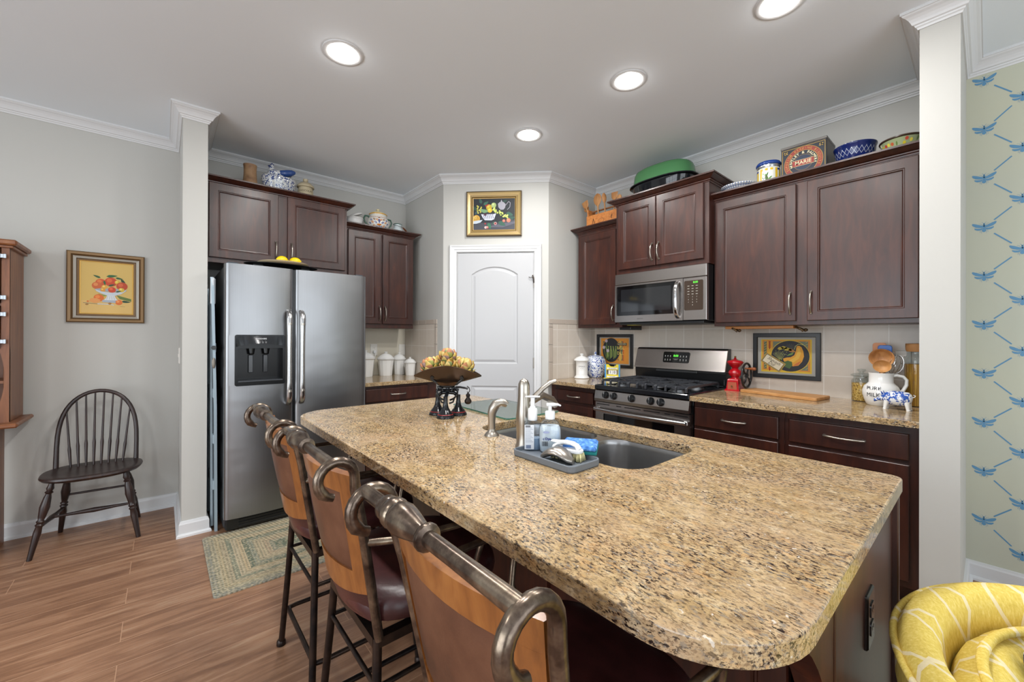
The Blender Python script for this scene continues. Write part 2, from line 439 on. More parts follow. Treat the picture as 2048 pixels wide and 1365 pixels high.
M_grayt = mat('grey silicone tray', '#6d747c', .5); M_soapsteel = mat('steel soap bar', '#aaa39b', .30, 1)
def glass(name, col='#ffffff', rough=.02, ior=1.45): return mat(name, col, rough, 0, Transmission_Weight=1.0, IOR=ior)
def thin(name, tint='#f4f8f8', refl=.10, rough=.03):
    m = bpy.data.materials.new(name); m.use_nodes = True; nt = m.node_tree; nt.nodes.remove(nt.nodes['Principled BSDF'])
    a = nt.nodes.new('ShaderNodeBsdfTransparent'); a.inputs[0].default_value = (*lin(tint), 1); g = nt.nodes.new('ShaderNodeBsdfGlossy'); g.inputs['Roughness'].default_value = rough
    lw = nt.nodes.new('ShaderNodeLayerWeight'); lw.inputs[0].default_value = .35; mp = nt.nodes.new('ShaderNodeMapRange'); mp.inputs[3].default_value = refl * .5; mp.inputs[4].default_value = refl * 4
    x = nt.nodes.new('ShaderNodeMixShader'); L(m, lw.outputs['Facing'], mp.inputs[0]); L(m, mp.outputs[0], x.inputs[0]); L(m, a.outputs[0], x.inputs[1]); L(m, g.outputs[0], x.inputs[2]); L(m, x.outputs[0], nt.nodes['Material Output'].inputs[0]); return m
M_glass = glass('clear glass', '#f4faf8'); M_boardglass = thin('green tinted glass', '#d3e4dd', .16, .05); M_glassedge = mat('green glass edge', '#1f6f60', .1)
M_pet = thin('clear bottle plastic', '#eef3f7', .10)
M_gelblue = mat('blue gel', '#9fb9d4', .1, 0, Alpha=.75); M_soap = mat('white liquid soap', '#dfe6ea', .3)
M_red = mat('red enamel', '#b0101c', .15, Coat_Weight=.5)
M_stone = mat('stoneware', '#9c7a5c', .6); base(M_stone, ramp(M_stone, noise(M_stone, coords(M_stone), 14, 4), [(.3, '#7b5a40'), (.55, '#a4825f'), (.8, '#c0a27e')]))
M_cream = mat('cream stoneware', '#b3a689', .4); M_lemon = mat('lemon peel', '#e3c400', .4); bump(M_lemon, noise(M_lemon, coords(M_lemon), 160, 2), .3, .003)
M_green = mat('green enamel', '#45784c', .25); M_bluenam = mat('cobalt enamel', '#12235e', .12)
M_pasta = mat('spaghetti', '#b98322', .5); base(M_pasta, ramp(M_pasta, noise(M_pasta, coords(M_pasta, (160, 160, 3)), 1.5, 2), [(.35, '#8f5f14'), (.55, '#c48f2a'), (.75, '#dcae4c')]))
M_grain = mat('dry pasta bits', '#c39a4c', .6); base(M_grain, ramp(M_grain, noise(M_grain, coords(M_grain), 130, 3), [(.35, '#7d5a22'), (.5, '#c3983f'), (.7, '#e2c47c')]))
def bluewhite(name, sc=38, t=.52, white='#dfe4ea', blue='#24489c'):
    m = mat(name, white, .12, Coat_Weight=.4); v = coords(m)
    n = noise(m, v, sc, 2, .5, 2.2); base(m, mix(m, gray(m, n, [(t - .02, 0), (t + .03, 1)]), white, blue)); return m
M_bw = bluewhite('blue floral glaze', 36, .53); M_bwpig = bluewhite('blue leaf glaze', 34, .475, '#e6e9ec', '#2c56ad'); M_bwdish = bluewhite('blue sponge glaze', 44, .53, '#d3d5d3', '#2b437f')
M_sponge = mat('blue sponge', '#4a7fc4', .9); base(M_sponge, ramp(M_sponge, noise(M_sponge, coords(M_sponge), 110, 3), [(.35, '#2d62ab'), (.6, '#5c92d4'), (.8, '#9cc0ea')])); M_teal = mat('teal scrub pad', '#1d7a78', .9)
M_bristle = mat('cream bristles', '#d8cf9c', .8)
M_navy = mat('navy pillow cloth', '#eceef0', .9); base(M_navy, mix(M_navy, gray(M_navy, noise(M_navy, coords(M_navy), 9, 1, .5, 2.5), [(.47, 0), (.49, 1)]), '#e4e6e6', '#1d3a6c'))

def rug_mat(name, x0, x1, y0, y1, pal):
    m = mat(name, '#b0a080', .95); v = coords(m); s = N(m, 'ShaderNodeSeparateXYZ'); L(m, v, s.inputs[0])
    hx, hy = (x1 - x0) / 2, (y1 - y0) / 2
    ax = math(m, 'SUBTRACT', hx, math(m, 'ABSOLUTE', s.outputs[0])); ay = math(m, 'SUBTRACT', hy, math(m, 'ABSOLUTE', s.outputs[1]))
    d = math(m, 'MINIMUM', ax, ay); band = math(m, 'DIVIDE', d, max(hy, .01))
    st = [(i / len(pal), c) for i, c in enumerate(pal)]
    c = ramp(m, band, st, 'CONSTANT')
    # braid: slanted flecks that run along each band
    w = math(m, 'SINE', math(m, 'MULTIPLY', math(m, 'ADD', math(m, 'ADD', s.outputs[0], s.outputs[1]), math(m, 'MULTIPLY', d, .7)), 2 * pi / .021))
    w2 = math(m, 'SINE', math(m, 'MULTIPLY', d, 2 * pi / .016)); h = math(m, 'MULTIPLY', math(m, 'ADD', w, w2), .25)
    c = mix(m, gray(m, math(m, 'ADD', h, .5), [(.25, .75), (.6, 0)]), c, '#6b6a58')
    c = mix(m, gray(m, noise(m, v, 75, 2), [(.45, 0), (.65, .6)]), c, '#cdbd9c')
    base(m, c); bump(m, h, .8, .006); return m
M_rug = rug_mat('braided rug', .19, 1.39, 2.44, 3.21, ['#8f8d80', '#a39a82', '#b5a482', '#ab9c80', '#868a76', '#b9a98c', '#bfa986', '#64705f', '#8b8f7e', '#b3a486', '#bba98a', '#b39c80', '#94927f', '#64705f', '#64705f'])
M_rug2 = rug_mat('blue braided rug', 0, 1.0, 0, .6, ['#7d9cba', '#b9a98a', '#6f8fb0', '#c4b088', '#8aa4b8', '#a5b0a5'])

def yellow_fabric():
    m = mat('yellow lattice fabric', '#d8bb4a', .85); v = coords(m); s = N(m, 'ShaderNodeSeparateXYZ'); L(m, v, s.inputs[0])
    X, Y, Z = s.outputs
    ang = math(m, 'MULTIPLY', math(m, 'ARCTAN2', Y, X), .42); r = math(m, 'SQRT', math(m, 'ADD', math(m, 'MULTIPLY', X, X), math(m, 'MULTIPLY', Y, Y)))
    q = math(m, 'SUBTRACT', math(m, 'MULTIPLY', r, 1.3), Z)
    wob = math(m, 'MULTIPLY', noise(m, v, 9, 2), .02)
    def ln(a, per, w):
        f = math(m, 'FRACT', math(m, 'DIVIDE', math(m, 'ADD', a, wob), per)); return math(m, 'LESS_THAN', math(m, 'ABSOLUTE', math(m, 'SUBTRACT', f, .5)), w)
    a = ln(math(m, 'ADD', ang, math(m, 'MULTIPLY', q, .8)), .15, .035); b = ln(math(m, 'SUBTRACT', ang, math(m, 'MULTIPLY', q, .5)), .17, .035)
    c = ramp(m, noise(m, coords(m, (30, 30, 8)), 6, 4, .7), [(.3, '#cdb04a'), (.5, '#dcc25c'), (.75, '#ead684')])
    c = mix(m, math(m, 'MULTIPLY', math(m, 'MAXIMUM', a, b), .6), c, '#e9e0cc')
    base(m, c); bump(m, noise(m, v, 120, 3), .25, .003); return m
M_yellow = yellow_fabric()
def emit(name, col, s):
    m = mat(name, '#000000', .5); b = BS(m); b.inputs['Emission Color'].default_value = (*lin(col), 1); b.inputs['Emission Strength'].default_value = s; return m
M_lamp = emit('lit lamp lens', '#fff8ec', 14); M_led = emit('green led digits', '#57d13a', 1.6)
M_copper = mat('antique brass rosette', '#7a5f3a', .4, .8)

M_bar = mat('satin steel bar', '#b5b5b6', .22, 1)
M_recess = mat('black dispenser plastic', '#0a0b0d', .22, 0, Specular_IOR_Level=.25)
M_thinjar = thin('thin clear jar glass', '#f4f8f8', .10)
# ---------------------------------------------------------------- room dimensions
H = 2.74
XS0, XS1, YS, YA = .0935, .2214, 3.3405, 3.9978
XR, YD0, XD1, YR, XB = 1.9342, 3.2397, 2.6107, 2.5637, 3.2687
SX, SY1, SY0 = 2.5806, .2024, .0775
YF, XL = -3.7, -3.7
CT = .895                                   # counter top height
T = .12

f = MB(); f.box(XL - T, XB + T, YF - T, YA + T, -.1, 0); struct('floor', f, M_floor)
f = MB(); f.box(XL - T, XB + T, YF - T, YA + T, H, H + .1); struct('ceiling', f, M_ceil)
w = MB(); w.box(XL, XB + T, YA, YA + T, 0, H); struct('wall_back', w, M_wall)
w = MB(); w.box(XS0, XS1, YS, YA, 0, H); struct('wall_fridge_end', w, M_wall)
w = MB(); w.box(XR, XR + .1, YD0, YA, 0, H); struct('wall_pantry_left', w, M_wall)
w = MB(); w.box(XD1, XB, YR, YR + .1, 0, H); struct('wall_pantry_right', w, M_wall)
DL = hypot(XD1 - XR, YD0 - YR); D0, D1, DH = .13, .826, 2.04
w = MB(frD(XR, YD0)); w.box(0, D0, 0, H, -.1, 0); w.box(D1, DL, 0, H, -.1, 0); w.box(D0, D1, DH, H, -.1, 0); struct('wall_pantry_front', w, M_wall)
w = MB(); w.box(XB, XB + T, YF, YA, 0, H)
struct('wall_right', w, M_wall)
w = MB(); w.box(SX, XB, SY0, SY1, 0, H); struct('wall_range_end', w, M_wall)
w = MB(frB(XB, SY0)); w.box(0, SY0 - YF, 0, H, 0, .003)
struct('wall_dining', w, M_paper)
# living room side, behind the camera: walls with their window openings
w = MB(); w.box(XL, XB, YF - T, YF, 0, .3); w.box(XL, XB, YF - T, YF, 2.4, H); w.box(XL, -2.4, YF - T, YF, .3, 2.4); w.box(2.8, XB, YF - T, YF, .3, 2.4); struct('wall_front', w, M_wall)
w = MB(); w.box(XL - T, XL, YF, YA, 0, .3); w.box(XL - T, XL, YF, YA, 2.4, H); w.box(XL - T, XL, YF, -2.1, .3, 2.4); w.box(XL - T, XL, 2.5, YA, .3, 2.4); struct('wall_left', w, M_wall)
w = MB()
for x in (-2.4, -1.1, .2, 1.5, 2.8): w.box(x - .04, x + .04, YF - .09, YF - .03, .3, 2.4)
w.box(-2.4, 2.8, YF - .09, YF - .03, 1.33, 1.38); w.box(-2.4, 2.8, YF - .1, YF + .03, .26, .31); struct('window_1', w, M_trim)
w = MB()
for y in (-2.1, -.95, .2, 1.35, 2.5): w.box(XL - .09, XL - .03, y - .04, y + .04, .3, 2.4)
w.box(XL - .09, XL - .03, -2.1, 2.5, 1.33, 1.38); w.box(XL - .1, XL + .03, -2.1, 2.5, .26, .31); struct('window_2', w, M_trim)

# crown moulding
CP = [(0, -.076), (.006, -.076), (.009, -.068), (.014, -.064), (.016, -.058), (.023, -.055), (.027, -.046), (.034, -.034), (.043, -.024), (.052, -.018), (.056, -.012), (.060, -.012), (.060, 0), (0, 0)]
def crown(name, path, side):
    c = MB(); c.sweep(path, [(o, H + z) for o, z in CP], side); struct(name, c, M_trim)
crown('trim_1', [(XL, YA), (XS0, YA), (XS0, YS), (XS1, YS), (XS1, YA), (XR, YA), (XR, YD0), (XD1, YR), (XB, YR), (XB, SY1), (SX, SY1), (SX, SY0), (XB, SY0), (XB, YF)], -1)
# baseboards with shoe moulding
BPf = [(0, 0), (.026, 0), (.025, .012), (.018, .02), (.014, .022), (.014, .078), (.010, .086), (.008, .094), (0, .098)]
def baseb(name, path):
    c = MB(); c.sweep(path, BPf, -1); struct(name, c, M_trim)
baseb('baseboard_left', [(XL, YA), (XS0, YA), (XS0, YS), (XS1, YS), (XS1, YS + .5)])
baseb('baseboard_right', [(SX, SY1 - .001), (SX, SY0), (XB, SY0), (XB, YF)])
baseb('baseboard_pantry_left', [(XR, 3.345), (XR, YD0), (XR + .055 * Q, YD0 - .055 * Q)])
baseb('baseboard_pantry_right', [(XR + .885 * Q, YD0 - .885 * Q), (XD1, YR), (XD1 + .03, YR)])

# pantry door on the diagonal wall, with casing
def casing_loops(mb, prof, u0, u1, v1):
    loops = []
    for (u, v, du, dv) in ((u0, 0, -1, 0), (u0, v1, -1, 1), (u1, v1, 1, 1), (u1, 0, 1, 0)):
        loops.append([(u + du * o, v + dv * o, d) for o, d in prof])
    mb.loft(loops, smooth=False)
c = MB(frD(XR, YD0)); casing_loops(c, [(0, 0), (0, .010), (.006, .012), (.02, .012), (.024, .016), (.045, .018), (.052, .022), (.060, .022), (.064, .014), (.066, 0)], D0 - .004, D1 + .004, DH + .004)
c.box(D0 - .004, D0 + .004, 0, DH, -.1, 0); c.box(D1 - .004, D1 + .004, 0, DH, -.1, 0); c.box(D0, D1, DH - .002, DH + .004, -.1, 0)
struct('trim_2', c, M_trim)
fd = frD(XR, YD0)
def door():
    d = MB(fd); u0, u1, v0, v1 = D0 + .006, D1 - .006, .008, DH - .006
    outer = [(u0, v0), (u1, v0), (u1, v1), (u0, v1)]
    a, b = .262, .682
    def arch(y0, ys, yt):
        p = [(a, y0), (b, y0), (b, ys)]
        n = 12
        for k in range(1, n): t = k / n; u = b + (a - b) * t; p.append((u, ys + (yt - ys) * (1 - (2 * t - 1) ** 2) ** .9))
        p.append((a, ys)); return p
    pn = [arch(1.035, 1.842, 1.912), [(a, .22), (b, .22), (b, .835), (a, .835)]]
    d.tess([outer] + pn, 0)
    d.loft([[(p[0], p[1], -.035) for p in outer], [(p[0], p[1], 0) for p in outer]], caps=(True, False))
    for P_ in pn:
        L_ = []
        for ins, dep in ((0, 0), (.005, -.006), (.011, -.009), (.017, -.009), (.034, -.003), (.037, -.002)):
            L_.append([(p[0], p[1], dep) for p in offs(P_, ins)])
        d.loft(L_, caps=(False, True))
    return d
dr = struct('door_1', door(), M_door, 'white two panel pantry door with arched top panel')
for i, v in enumerate((1.77, 1.045, .25)):
    h = MB(fd); h.box(D1 - .004, D1 + .005, v - .045, v + .045, .001, .004); h.tube([(D1 + .001, v - .047, .007), (D1 + .001, v + .047, .007)], .0065, 8)
    struct('hinge', h, M_nickel, parent=dr)
h = MB(fd)    # small hooked latch at the top hinge
h.tube([(D1 - .004, 1.80, .012), (D1 - .02, 1.812, .02), (D1 - .034, 1.806, .016), (D1 - .045, 1.815, .012)], .003, 6); h.tube([(D1 - .012, 1.83, .014), (D1 - .002, 1.80, .02), (D1 - .001, 1.76, .018)], .005, 6)
struct('latch', h, M_darkiron, parent=dr)
k = MB(fd); k.lathe([(.0, 0), (.026, 0), (.026, .004), (.010, .008), (.010, .03), (.024, .036), (.028, .046), (.024, .058), (.0, .062)], (D0 + .066, .96, 0), 18)
struct('door_handle', k, M_nickel, parent=dr)

# stencilled bees and dashes on the dining wall
def bee(mb, u, v, s):
    B = lambda x, y: (u + x * s, v + y * s * 1.45)
    mb.disc(*B(0, .0), .115 * s, .25 * s); mb.disc(*B(0, .18), .1 * s, .15 * s); mb.disc(*B(0, .3), .07 * s, .1 * s); mb.disc(*B(0, -.24), .17 * s, .22 * s, z=.0001)
    for sg in (-1, 1):
        mb.poly([B(sg * .06, .14), B(sg * .3, .22), B(sg * .62, .34), B(sg * .92, .42), B(sg * 1.0, .36), B(sg * .92, .22), B(sg * .7, .08), B(sg * .4, .0), B(sg * .15, -.02)][::sg], .0001)
        mb.poly([B(sg * .08, -.03), B(sg * .35, -.06), B(sg * .62, -.02), B(sg * .78, .02), B(sg * .76, -.10), B(sg * .58, -.20), B(sg * .35, -.22), B(sg * .15, -.16)][::sg], .0002)
        mb.line([B(sg * .04, .3), B(sg * .1, .42), B(sg * .2, .47)], .025 * s); mb.line([B(sg * .12, -.1), B(sg * .3, -.26), B(sg * .33, -.4)], .025 * s)
        mb.line([B(sg * .12, .18), B(sg * .24, .32), B(sg * .42, .36)], .025 * s); mb.line([B(sg * .15, -.2), B(sg * .22, -.38), B(sg * .18, -.48)], .02 * s)
    return mb
U0 = SY0; fb = frB(XB - .0035, SY0)
st = MB(fb, col='#5b8fb4')
cols = [-.0 + .063, .063 + .1265, .063 + .253, .063 + .3795, .063 + .506]
for ci, u in enumerate(cols):
    z0 = 2.627 if ci % 2 == 0 else 2.492
    for kx in range(10):
        bee(st, u, z0 - .2565 * kx, .043)
        if ci < len(cols) - 1:
            za, zb = z0 - .2565 * kx, (2.492 if ci % 2 == 0 else 2.627) - .2565 * kx
            for zz in ((zb, zb + .2565) if ci % 2 == 0 else (zb, zb - .2565)):
                if .12 < zz < 2.6:
                    p, q = (u + .034, za + (zz - za) * .27), (u + .1265 - .034, zz - (zz - za) * .27); st.line([p, q], .006)
o = struct('trim_3', st, M_art, 'blue stencilled bees joined by dashes')

# tiled backsplash
def tiles(name, M, u0, u1, v0, v1, mt, edge=None):
    t = MB(M); t.box(u0, u1, v0, v1, 0, .008); o = struct(name, t, mt); return o
tiles('trim_4', frA(0, YA), 1.2, XR, CT, 1.36, mat('plain cream backsplash', '#d0c9b8', .35))
tiles('trim_5', frB(XB, YR), 0, YR - SY1, .6, 1.42, M_tileY)
t = MB(Matrix(((0, 0, -1, XR), (1, 0, 0, 0), (0, 1, 0, 0), (0, 0, 0, 1)))); t.box(3.385, YA - .008, CT, 1.395, 0, .008); struct('trim_6', t, M_tileY)
t = MB(frA(0, YR)); t.box(2.661, XB - .008, CT, 1.395, 0, .008); struct('trim_7', t, M_tileX)
# border tiles along the free edges, one long tile after another with grout between
def border(name, M, u0, u1, corner_u, sgn):
    t = MB(M); v = CT
    while v < 1.39: e = min(v + .155, 1.394); t.box(corner_u, corner_u + sgn * .044, v + .001, e - .001, 0, .009, .0015); v += .157
    a, b = (corner_u, u1) if sgn > 0 else (u0, corner_u)
    t.box(corner_u, corner_u + sgn * .044, 1.397, 1.44, 0, .009, .0015)
    x = corner_u + sgn * .046
    while (x < u1 - .01 if sgn > 0 else x > u0 + .01):
        e = x + sgn * .155; e = min(e, u1) if sgn > 0 else max(e, u0); t.box(x, e, 1.397, 1.44, 0, .009, .0015); x += sgn * .157
    struct(name, t, M_tileB)
border('trim_8', frA(0, YR), 2.615, XB - .01, 2.615, 1)
border('trim_9', Matrix(((0, 0, -1, XR), (1, 0, 0, 0), (0, 1, 0, 0), (0, 0, 0, 1))), 3.34, YA - .01, 3.34, 1)

# ---------------------------------------------------------------- recessed ceiling lamps
def downlight(x, y, label, power=LAMP_POWER):
    t = thing('recessed_light', label, 'ceiling light', (x, y, H), 0, 'recessed ceiling lights')
    m = MB(); n = 32; prof = [(.098, 0), (.098, -.003), (.094, -.006), (.080, -.005), (.074, -.001), (.071, .0)]
    loops = [[(r * cos(2 * pi * k / n), r * sin(2 * pi * k / n), z) for k in range(n)] for r, z in prof]
    m.loft(loops, caps=(False, False), smooth=True); part('trim_ring', m, M_trim, t, local=True)
    m = MB(); m.lathe([(.0, -.001), (.072, -.001), (.072, -.004), (.05, -.006), (0, -.007)], n=32); part('lens', m, M_lamp, t, local=True)
    l = area('lamp', (x, y, H - .012), (0, 0, 0), .14, .14, power, (1, .985, .965), 180, 'DISK'); l.parent = t; l.location = (0, 0, -.012)
    pl = bpy.data.lights.new('lamp_glow', 'POINT'); pl.energy = power * .022; pl.shadow_soft_size = .02; pl.color = (1, .985, .965)
    po = bpy.data.objects.new('lamp_glow', pl); COL.objects.link(po); po.parent = t; po.location = (0, 0, -.045)
downlight(*LAMP_XY[0], 'recessed ceiling light nearest the refrigerator side, left of the other three')
downlight(*LAMP_XY[1], 'recessed ceiling light above the island sink, second from the right')
downlight(*LAMP_XY[2], 'recessed ceiling light nearest the pantry door, lowest in the picture')
downlight(*LAMP_XY[3], 'recessed ceiling light cut by the top edge of the picture, upper right')

downlight(.701, 1.338, 'added recessed ceiling light, out of view above the middle bar stool')  # unseen lamps continuing the grid, added to help light cabinet fronts and stools
downlight(.701, .594, 'added recessed ceiling light, out of view above the nearest bar stool')
downlight(-1.3, 1.338, 'added recessed ceiling light, out of view in the living room, left of the island')  # another unseen lamp, added for more light from the living room side
# ---------------------------------------------------------------- cabinets
def panel_door(M, u0, u1, v0, v1, th=.02, stile=.058, flat=False):
    m = MB(M)
    if flat: seq = [(0, 0), (0, th - .004), (.003, th - .001), (.006, th)]
    else: seq = [(0, 0), (0, th - .003), (.003, th), (stile - .006, th), (stile - .003, th - .003), (stile + .001, th - .003), (stile + .006, th - .009), (stile + .012, th - .010)]
    R = lambda i: [(u0 + i, v0 + i), (u1 - i, v0 + i), (u1 - i, v1 - i), (u0 + i, v1 - i)]
    m.loft([[(p[0], p[1], d) for p in R(i)] for i, d in seq], smooth=False)
    return m
def pull(M, u, v, d, length=.125, horiz=False):
    m = MB(M); n = 12; pts = []; rs = []
    for k in range(n + 1):
        t = k / n; a = (t - .5) * length; h = d + .004 + .026 * sin(pi * t) ** .62
        pts.append((u + a, v, h) if horiz else (u, v + a, h)); rs.append(.0065 - .002 * sin(pi * t))
    m.tube(pts, rs, 8, sq=(1.25, .7) if False else None); 
    for t in (-.5, .5):
        c = (u + t * length, v) if horiz else (u, v + t * length)
        m.lathe([(.009, d), (.009, d + .003), (.006, d + .007)], (c[0], c[1], 0), 10)
    return m
CABP = [(0, 0), (.004, 0), (.006, .008), (.012, .012), (.013, .018), (.022, .022), (.034, .030), (.044, .038), (.050, .042), (.056, .042), (.056, .052), (0, .052)]
def cabinet(name, label, M, w, h, depth, doors=(), drawers=(), crown=None, toe=False, group=None, v0=0):
    loc = M @ Vector((w / 2, 0, -depth / 2)); t = thing(name, label, 'cabinet', loc, 0, group)
    b = MB(M)
    if toe:
        b.box(0, w, .1, h, -depth, 0, .001); b.box(0, w, 0, .1, -depth, -.075)
    else: b.box(0, w, 0, h, -depth, 0, .001)
    part('body', b, M_cab, t)
    if crown:
        path, v = crown; c = MB(M @ SW); c.sweep(path, [(o, v + z) for o, z in CABP], 1); c2 = c
        part('crown', c, M_cab, t)
    for (u0, u1, a, b_, hu, hv) in doors:
        d = part('door', panel_door(M, u0, u1, a, b_), M_cab, t)
        if hu is not None: part('handle', pull(M, hu, hv, .02), M_nickel, d)
    for (u0, u1, a, b_, hl) in drawers:
        d = part('drawer', panel_door(M, u0, u1, a, b_, flat=True), M_cab, t)
        part('handle', pull(M, (u0 + u1) / 2, (a + b_) / 2, .02, hl, True), M_nickel, d)
    return t
# right wall, uppers
M = frB(2.96, 1.265, 1.355)
cabinet('wall_cabinet', 'wide dark wall cabinet with two doors, right of the microwave and over the squash print', M, 1.0626, .905, XB - 2.96,
        doors=[(.014, .495, .025, .865, .466, .133), (.552, 1.032, .025, .865, .573, .133)], crown=([(0, 0), (1.062, 0)], .875))
M = frB(2.873, 2.030, 1.795)
cabinet('wall_cabinet', 'dark wall cabinet with two doors, directly above the microwave', M, .765, .59, XB - 2.873,
        doors=[(.030, .366, .035, .567, .340, .142), (.374, .732, .035, .567, .396, .142)], crown=([(0, -.39), (0, 0), (.765, 0), (.765, -.39)], .565))
M = frB(2.96, 2.515, 1.362)
cabinet('wall_cabinet', 'narrow single door dark wall cabinet, left of the microwave', M, .484, .90, XB - 2.96,
        doors=[(.035, .430, .028, .848, .408, .125)], crown=([(0, -.30), (0, 0), (.484, 0)], .872))
# back wall, uppers
M = frA(XS1 + .001, 3.58, 1.80)
cabinet('wall_cabinet', 'short wide dark wall cabinet above the refrigerator', M, .968, .585, YA - 3.58,
        doors=[(.02, .449, .035, .563, .432, .137), (.512, .948, .035, .563, .540, .137)], crown=([(0, 0), (.968, 0), (.968, -.41)], .555))
M = frA(1.191, 3.67, 1.355)
cabinet('wall_cabinet', 'dark wall cabinet with two doors above the white canisters, right of the refrigerator', M, .664, .90, YA - 3.67,
        doors=[(.036, .330, .04, .866, .317, .135), (.349, .652, .04, .866, .370, .135)], crown=([(0, 0), (.664, 0), (.664, -.32)], .872))
# base cabinets
M = frB(2.655, 1.262, 0)
cabinet('base_cabinet', 'dark base cabinet with one drawer, right beside the range', M, .515, .865, XB - 2.655,
        doors=[(.008, .487, .115, .682, None, 0)], drawers=[(.008, .487, .700, .826, .13)], toe=True)
M = frB(2.655, .746, 0)
cabinet('base_cabinet', 'wide dark base cabinet with figured wood drawer, below the milk pitcher', M, .543, .865, XB - 2.655,
        doors=[(.022, .506, .135, .680, None, 0)], drawers=[(.022, .506, .700, .826, .16)], toe=True)
M = frB(2.655, YR - .001, 0)
cabinet('base_cabinet', 'small dark base cabinet between the pantry door and the range', M, .530, .865, XB - 2.655,
        doors=[(.07, .478, .115, .700, None, 0)], drawers=[(.07, .478, .728, .820, .13)], toe=True)
M = frA(1.215, 3.355, 0)
cabinet('base_cabinet', 'dark base cabinet with one drawer, right of the refrigerator', M, XR - 1.216, .865, YA - 3.355,
        doors=[(.05, .622, .115, .700, None, 0)], drawers=[(.05, .622, .728, .838, .13)], toe=True)

def slab(name, pts, label, z0=.865, z1=CT, hole=None):
    m = MB(); b = .004
    if hole:
        lo = []
        for k in range(4): t = pi / 2 * k / 3; lo.append([(p[0], p[1], z1 - b * (1 - sin(t))) for p in offs(pts, b * (1 - cos(t)))])
        m.loft([[(p[0], p[1], z0) for p in pts]] + lo, caps=(False, False))
        ho = []
        for k in range(4): t = pi / 2 * k / 3; ho.append([(p[0], p[1], z1 - b * (1 - sin(t))) for p in offs(hole, -b * (1 - cos(t)))])
        m.loft([[(p[0], p[1], z0) for p in hole]] + ho, caps=(False, False))
        m.tess([offs(pts, b), offs(hole, -b)], z1); m.tess([pts, hole], z0)
    else: m.prism(pts, z0, z1, b, 3, both=False)
    return solo(name, m, M_granite, label, 'countertop')
slab('countertop', [(2.59, SY1), (XB - .009, SY1), (XB - .009, 1.263), (2.59, 1.263)], 'granite countertop right of the range, holding the milk pitcher and cutting board')
slab('countertop', [(2.59, 2.029), (XB - .009, 2.029), (XB - .009, YR - .009), (2.59, YR - .009)], 'short granite countertop left of the range, holding the ginger jar')
slab('countertop', [(1.205, 3.318), (XR - .009, 3.318), (XR - .009, YA - .009), (1.205, YA - .009)], 'granite countertop beside the refrigerator, holding white canisters')
# island
IX0, IX1, IY0, IY1 = .492, 1.535, .150, 2.262
sink_hole = rrect(1.0, 1.405, .645, 1.415, .085, 8)
slab('island_countertop', rrect(IX0, IX1, IY0, IY1, (.03, .06, .17, .17), 12), 'large rounded granite island countertop with a sink cut into it', .862, CT, sink_hole)
t = thing('kitchen_island', 'dark stained kitchen island base under the large granite top', 'kitchen island', (1.15, 1.2, 0))
b = MB(); b.box(.93, 1.49, .19, 2.20, .1, .60, .002); b.box(.93, .98, .19, 2.20, .60, .66); b.box(1.44, 1.49, .19, 2.20, .60, .66); b.box(.93, .965, .19, 2.20, .6, .860); b.box(1.44, 1.49, .19, 2.20, .6, .860); b.box(.965, 1.44, .19, .61, .6, .860); b.box(.965, 1.44, 1.45, 2.2, .6, .860)
b.box(.93, 1.42, .19, 2.20, 0, .1)
part('body', b, M_cab, t)
e = MB(); e.box(.865, 1.492, .168, .19, .0, .862, .002); e.box(.865, .93, .19, .21, 0, .862, .002); part('end_panel', e, M_cab, t)
e = MB(); e.box(1.485, 1.506, .155, .19, 0, .862, .003); part('corner_post', e, M_cab, t)
e = MB(); e.box(.865, .93, 2.18, 2.2, 0, .862, .002); part('end_panel', e, M_cab, t)
for k in range(3):
    e = panel_door(frB(.93, 2.15 - k * .65, 0), .03, .60, .13, .83); part('back_panel', e, M_cab, t)
e = MB()   # curved bracket under the near corner of the top
e.loft([[(.60 + .26 * (k / 8), .17 + 0, .862 - .25 * (k / 8) ** 2), (.60 + .26 * (k / 8), .215, .862 - .25 * (k / 8) ** 2), (.60 + .26 * (k / 8), .215, .86), (.60 + .26 * (k / 8), .17, .86)] for k in range(9)], smooth=False)
part('bracket', e, M_cab, t)
def outlet(M, label, face, hole, kind=0, name='wall_outlet'):
    t = thing(name, label, 'outlet' if kind < 2 else 'light switch', M @ Vector((0, 0, 0)))
    p = MB(M); p.loft([[(a, b, d) for a, b in rrect(-w_, w_, -h_, h_, .004, 2)] for w_, h_, d in ((.035, .0575, 0), (.035, .0575, .003), (.032, .0545, .006))]); part('cover_plate', p, face, t)
    if kind < 2:
        for s_ in (-1, 1):
            q = MB(M); q.loft([[(a, b + s_ * .0195, d) for a, b in rrect(-.016, .016, -.0145, .0145, .006, 3)] for d in (.006, .008)]); part('socket', q, face, t)
            q.m = 0
            r = MB(M)
            for du in (-.006, .006): r.box(du - .001, du + .001, s_ * .0195 - .002, s_ * .0195 + .006, .008, .0085)
            r.disc(0, s_ * .0195 - .007, .002, z=.0085, n=8); part('slot', r, hole, t)
    else:
        q = MB(M); q.box(-.005, .005, -.012, .012, .006, .010, .001); part('toggle', q, face, t)
    return t
outlet(frA(1.150, .168, .675), 'black outlet on the end panel of the island', mat('bronze cover plate', '#1c1715', .25, .3), M_blackpl)
o1 = outlet(frA(1.592, YA - .008, 1.146), 'white outlet with a plug in it, left of the two above the canisters', M_plate, M_blackpl)
pg = MB(frA(1.592, YA - .008, 1.127)); pg.box(-.012, .012, -.013, .013, .008, .03, .003); pg.tube([(0, -.01, .025), (.004, -.03, .035), (.0, -.07, .02), (-.01, -.12, .012), (-.02, -.2, .01)], .003, 6); part('plug', pg, M_whitepl, o1)
outlet(frA(1.890, YA - .008, 1.141), 'white switch plate above the smallest canister, beside the corner', M_plate, M_blackpl, 2, 'light_switch')
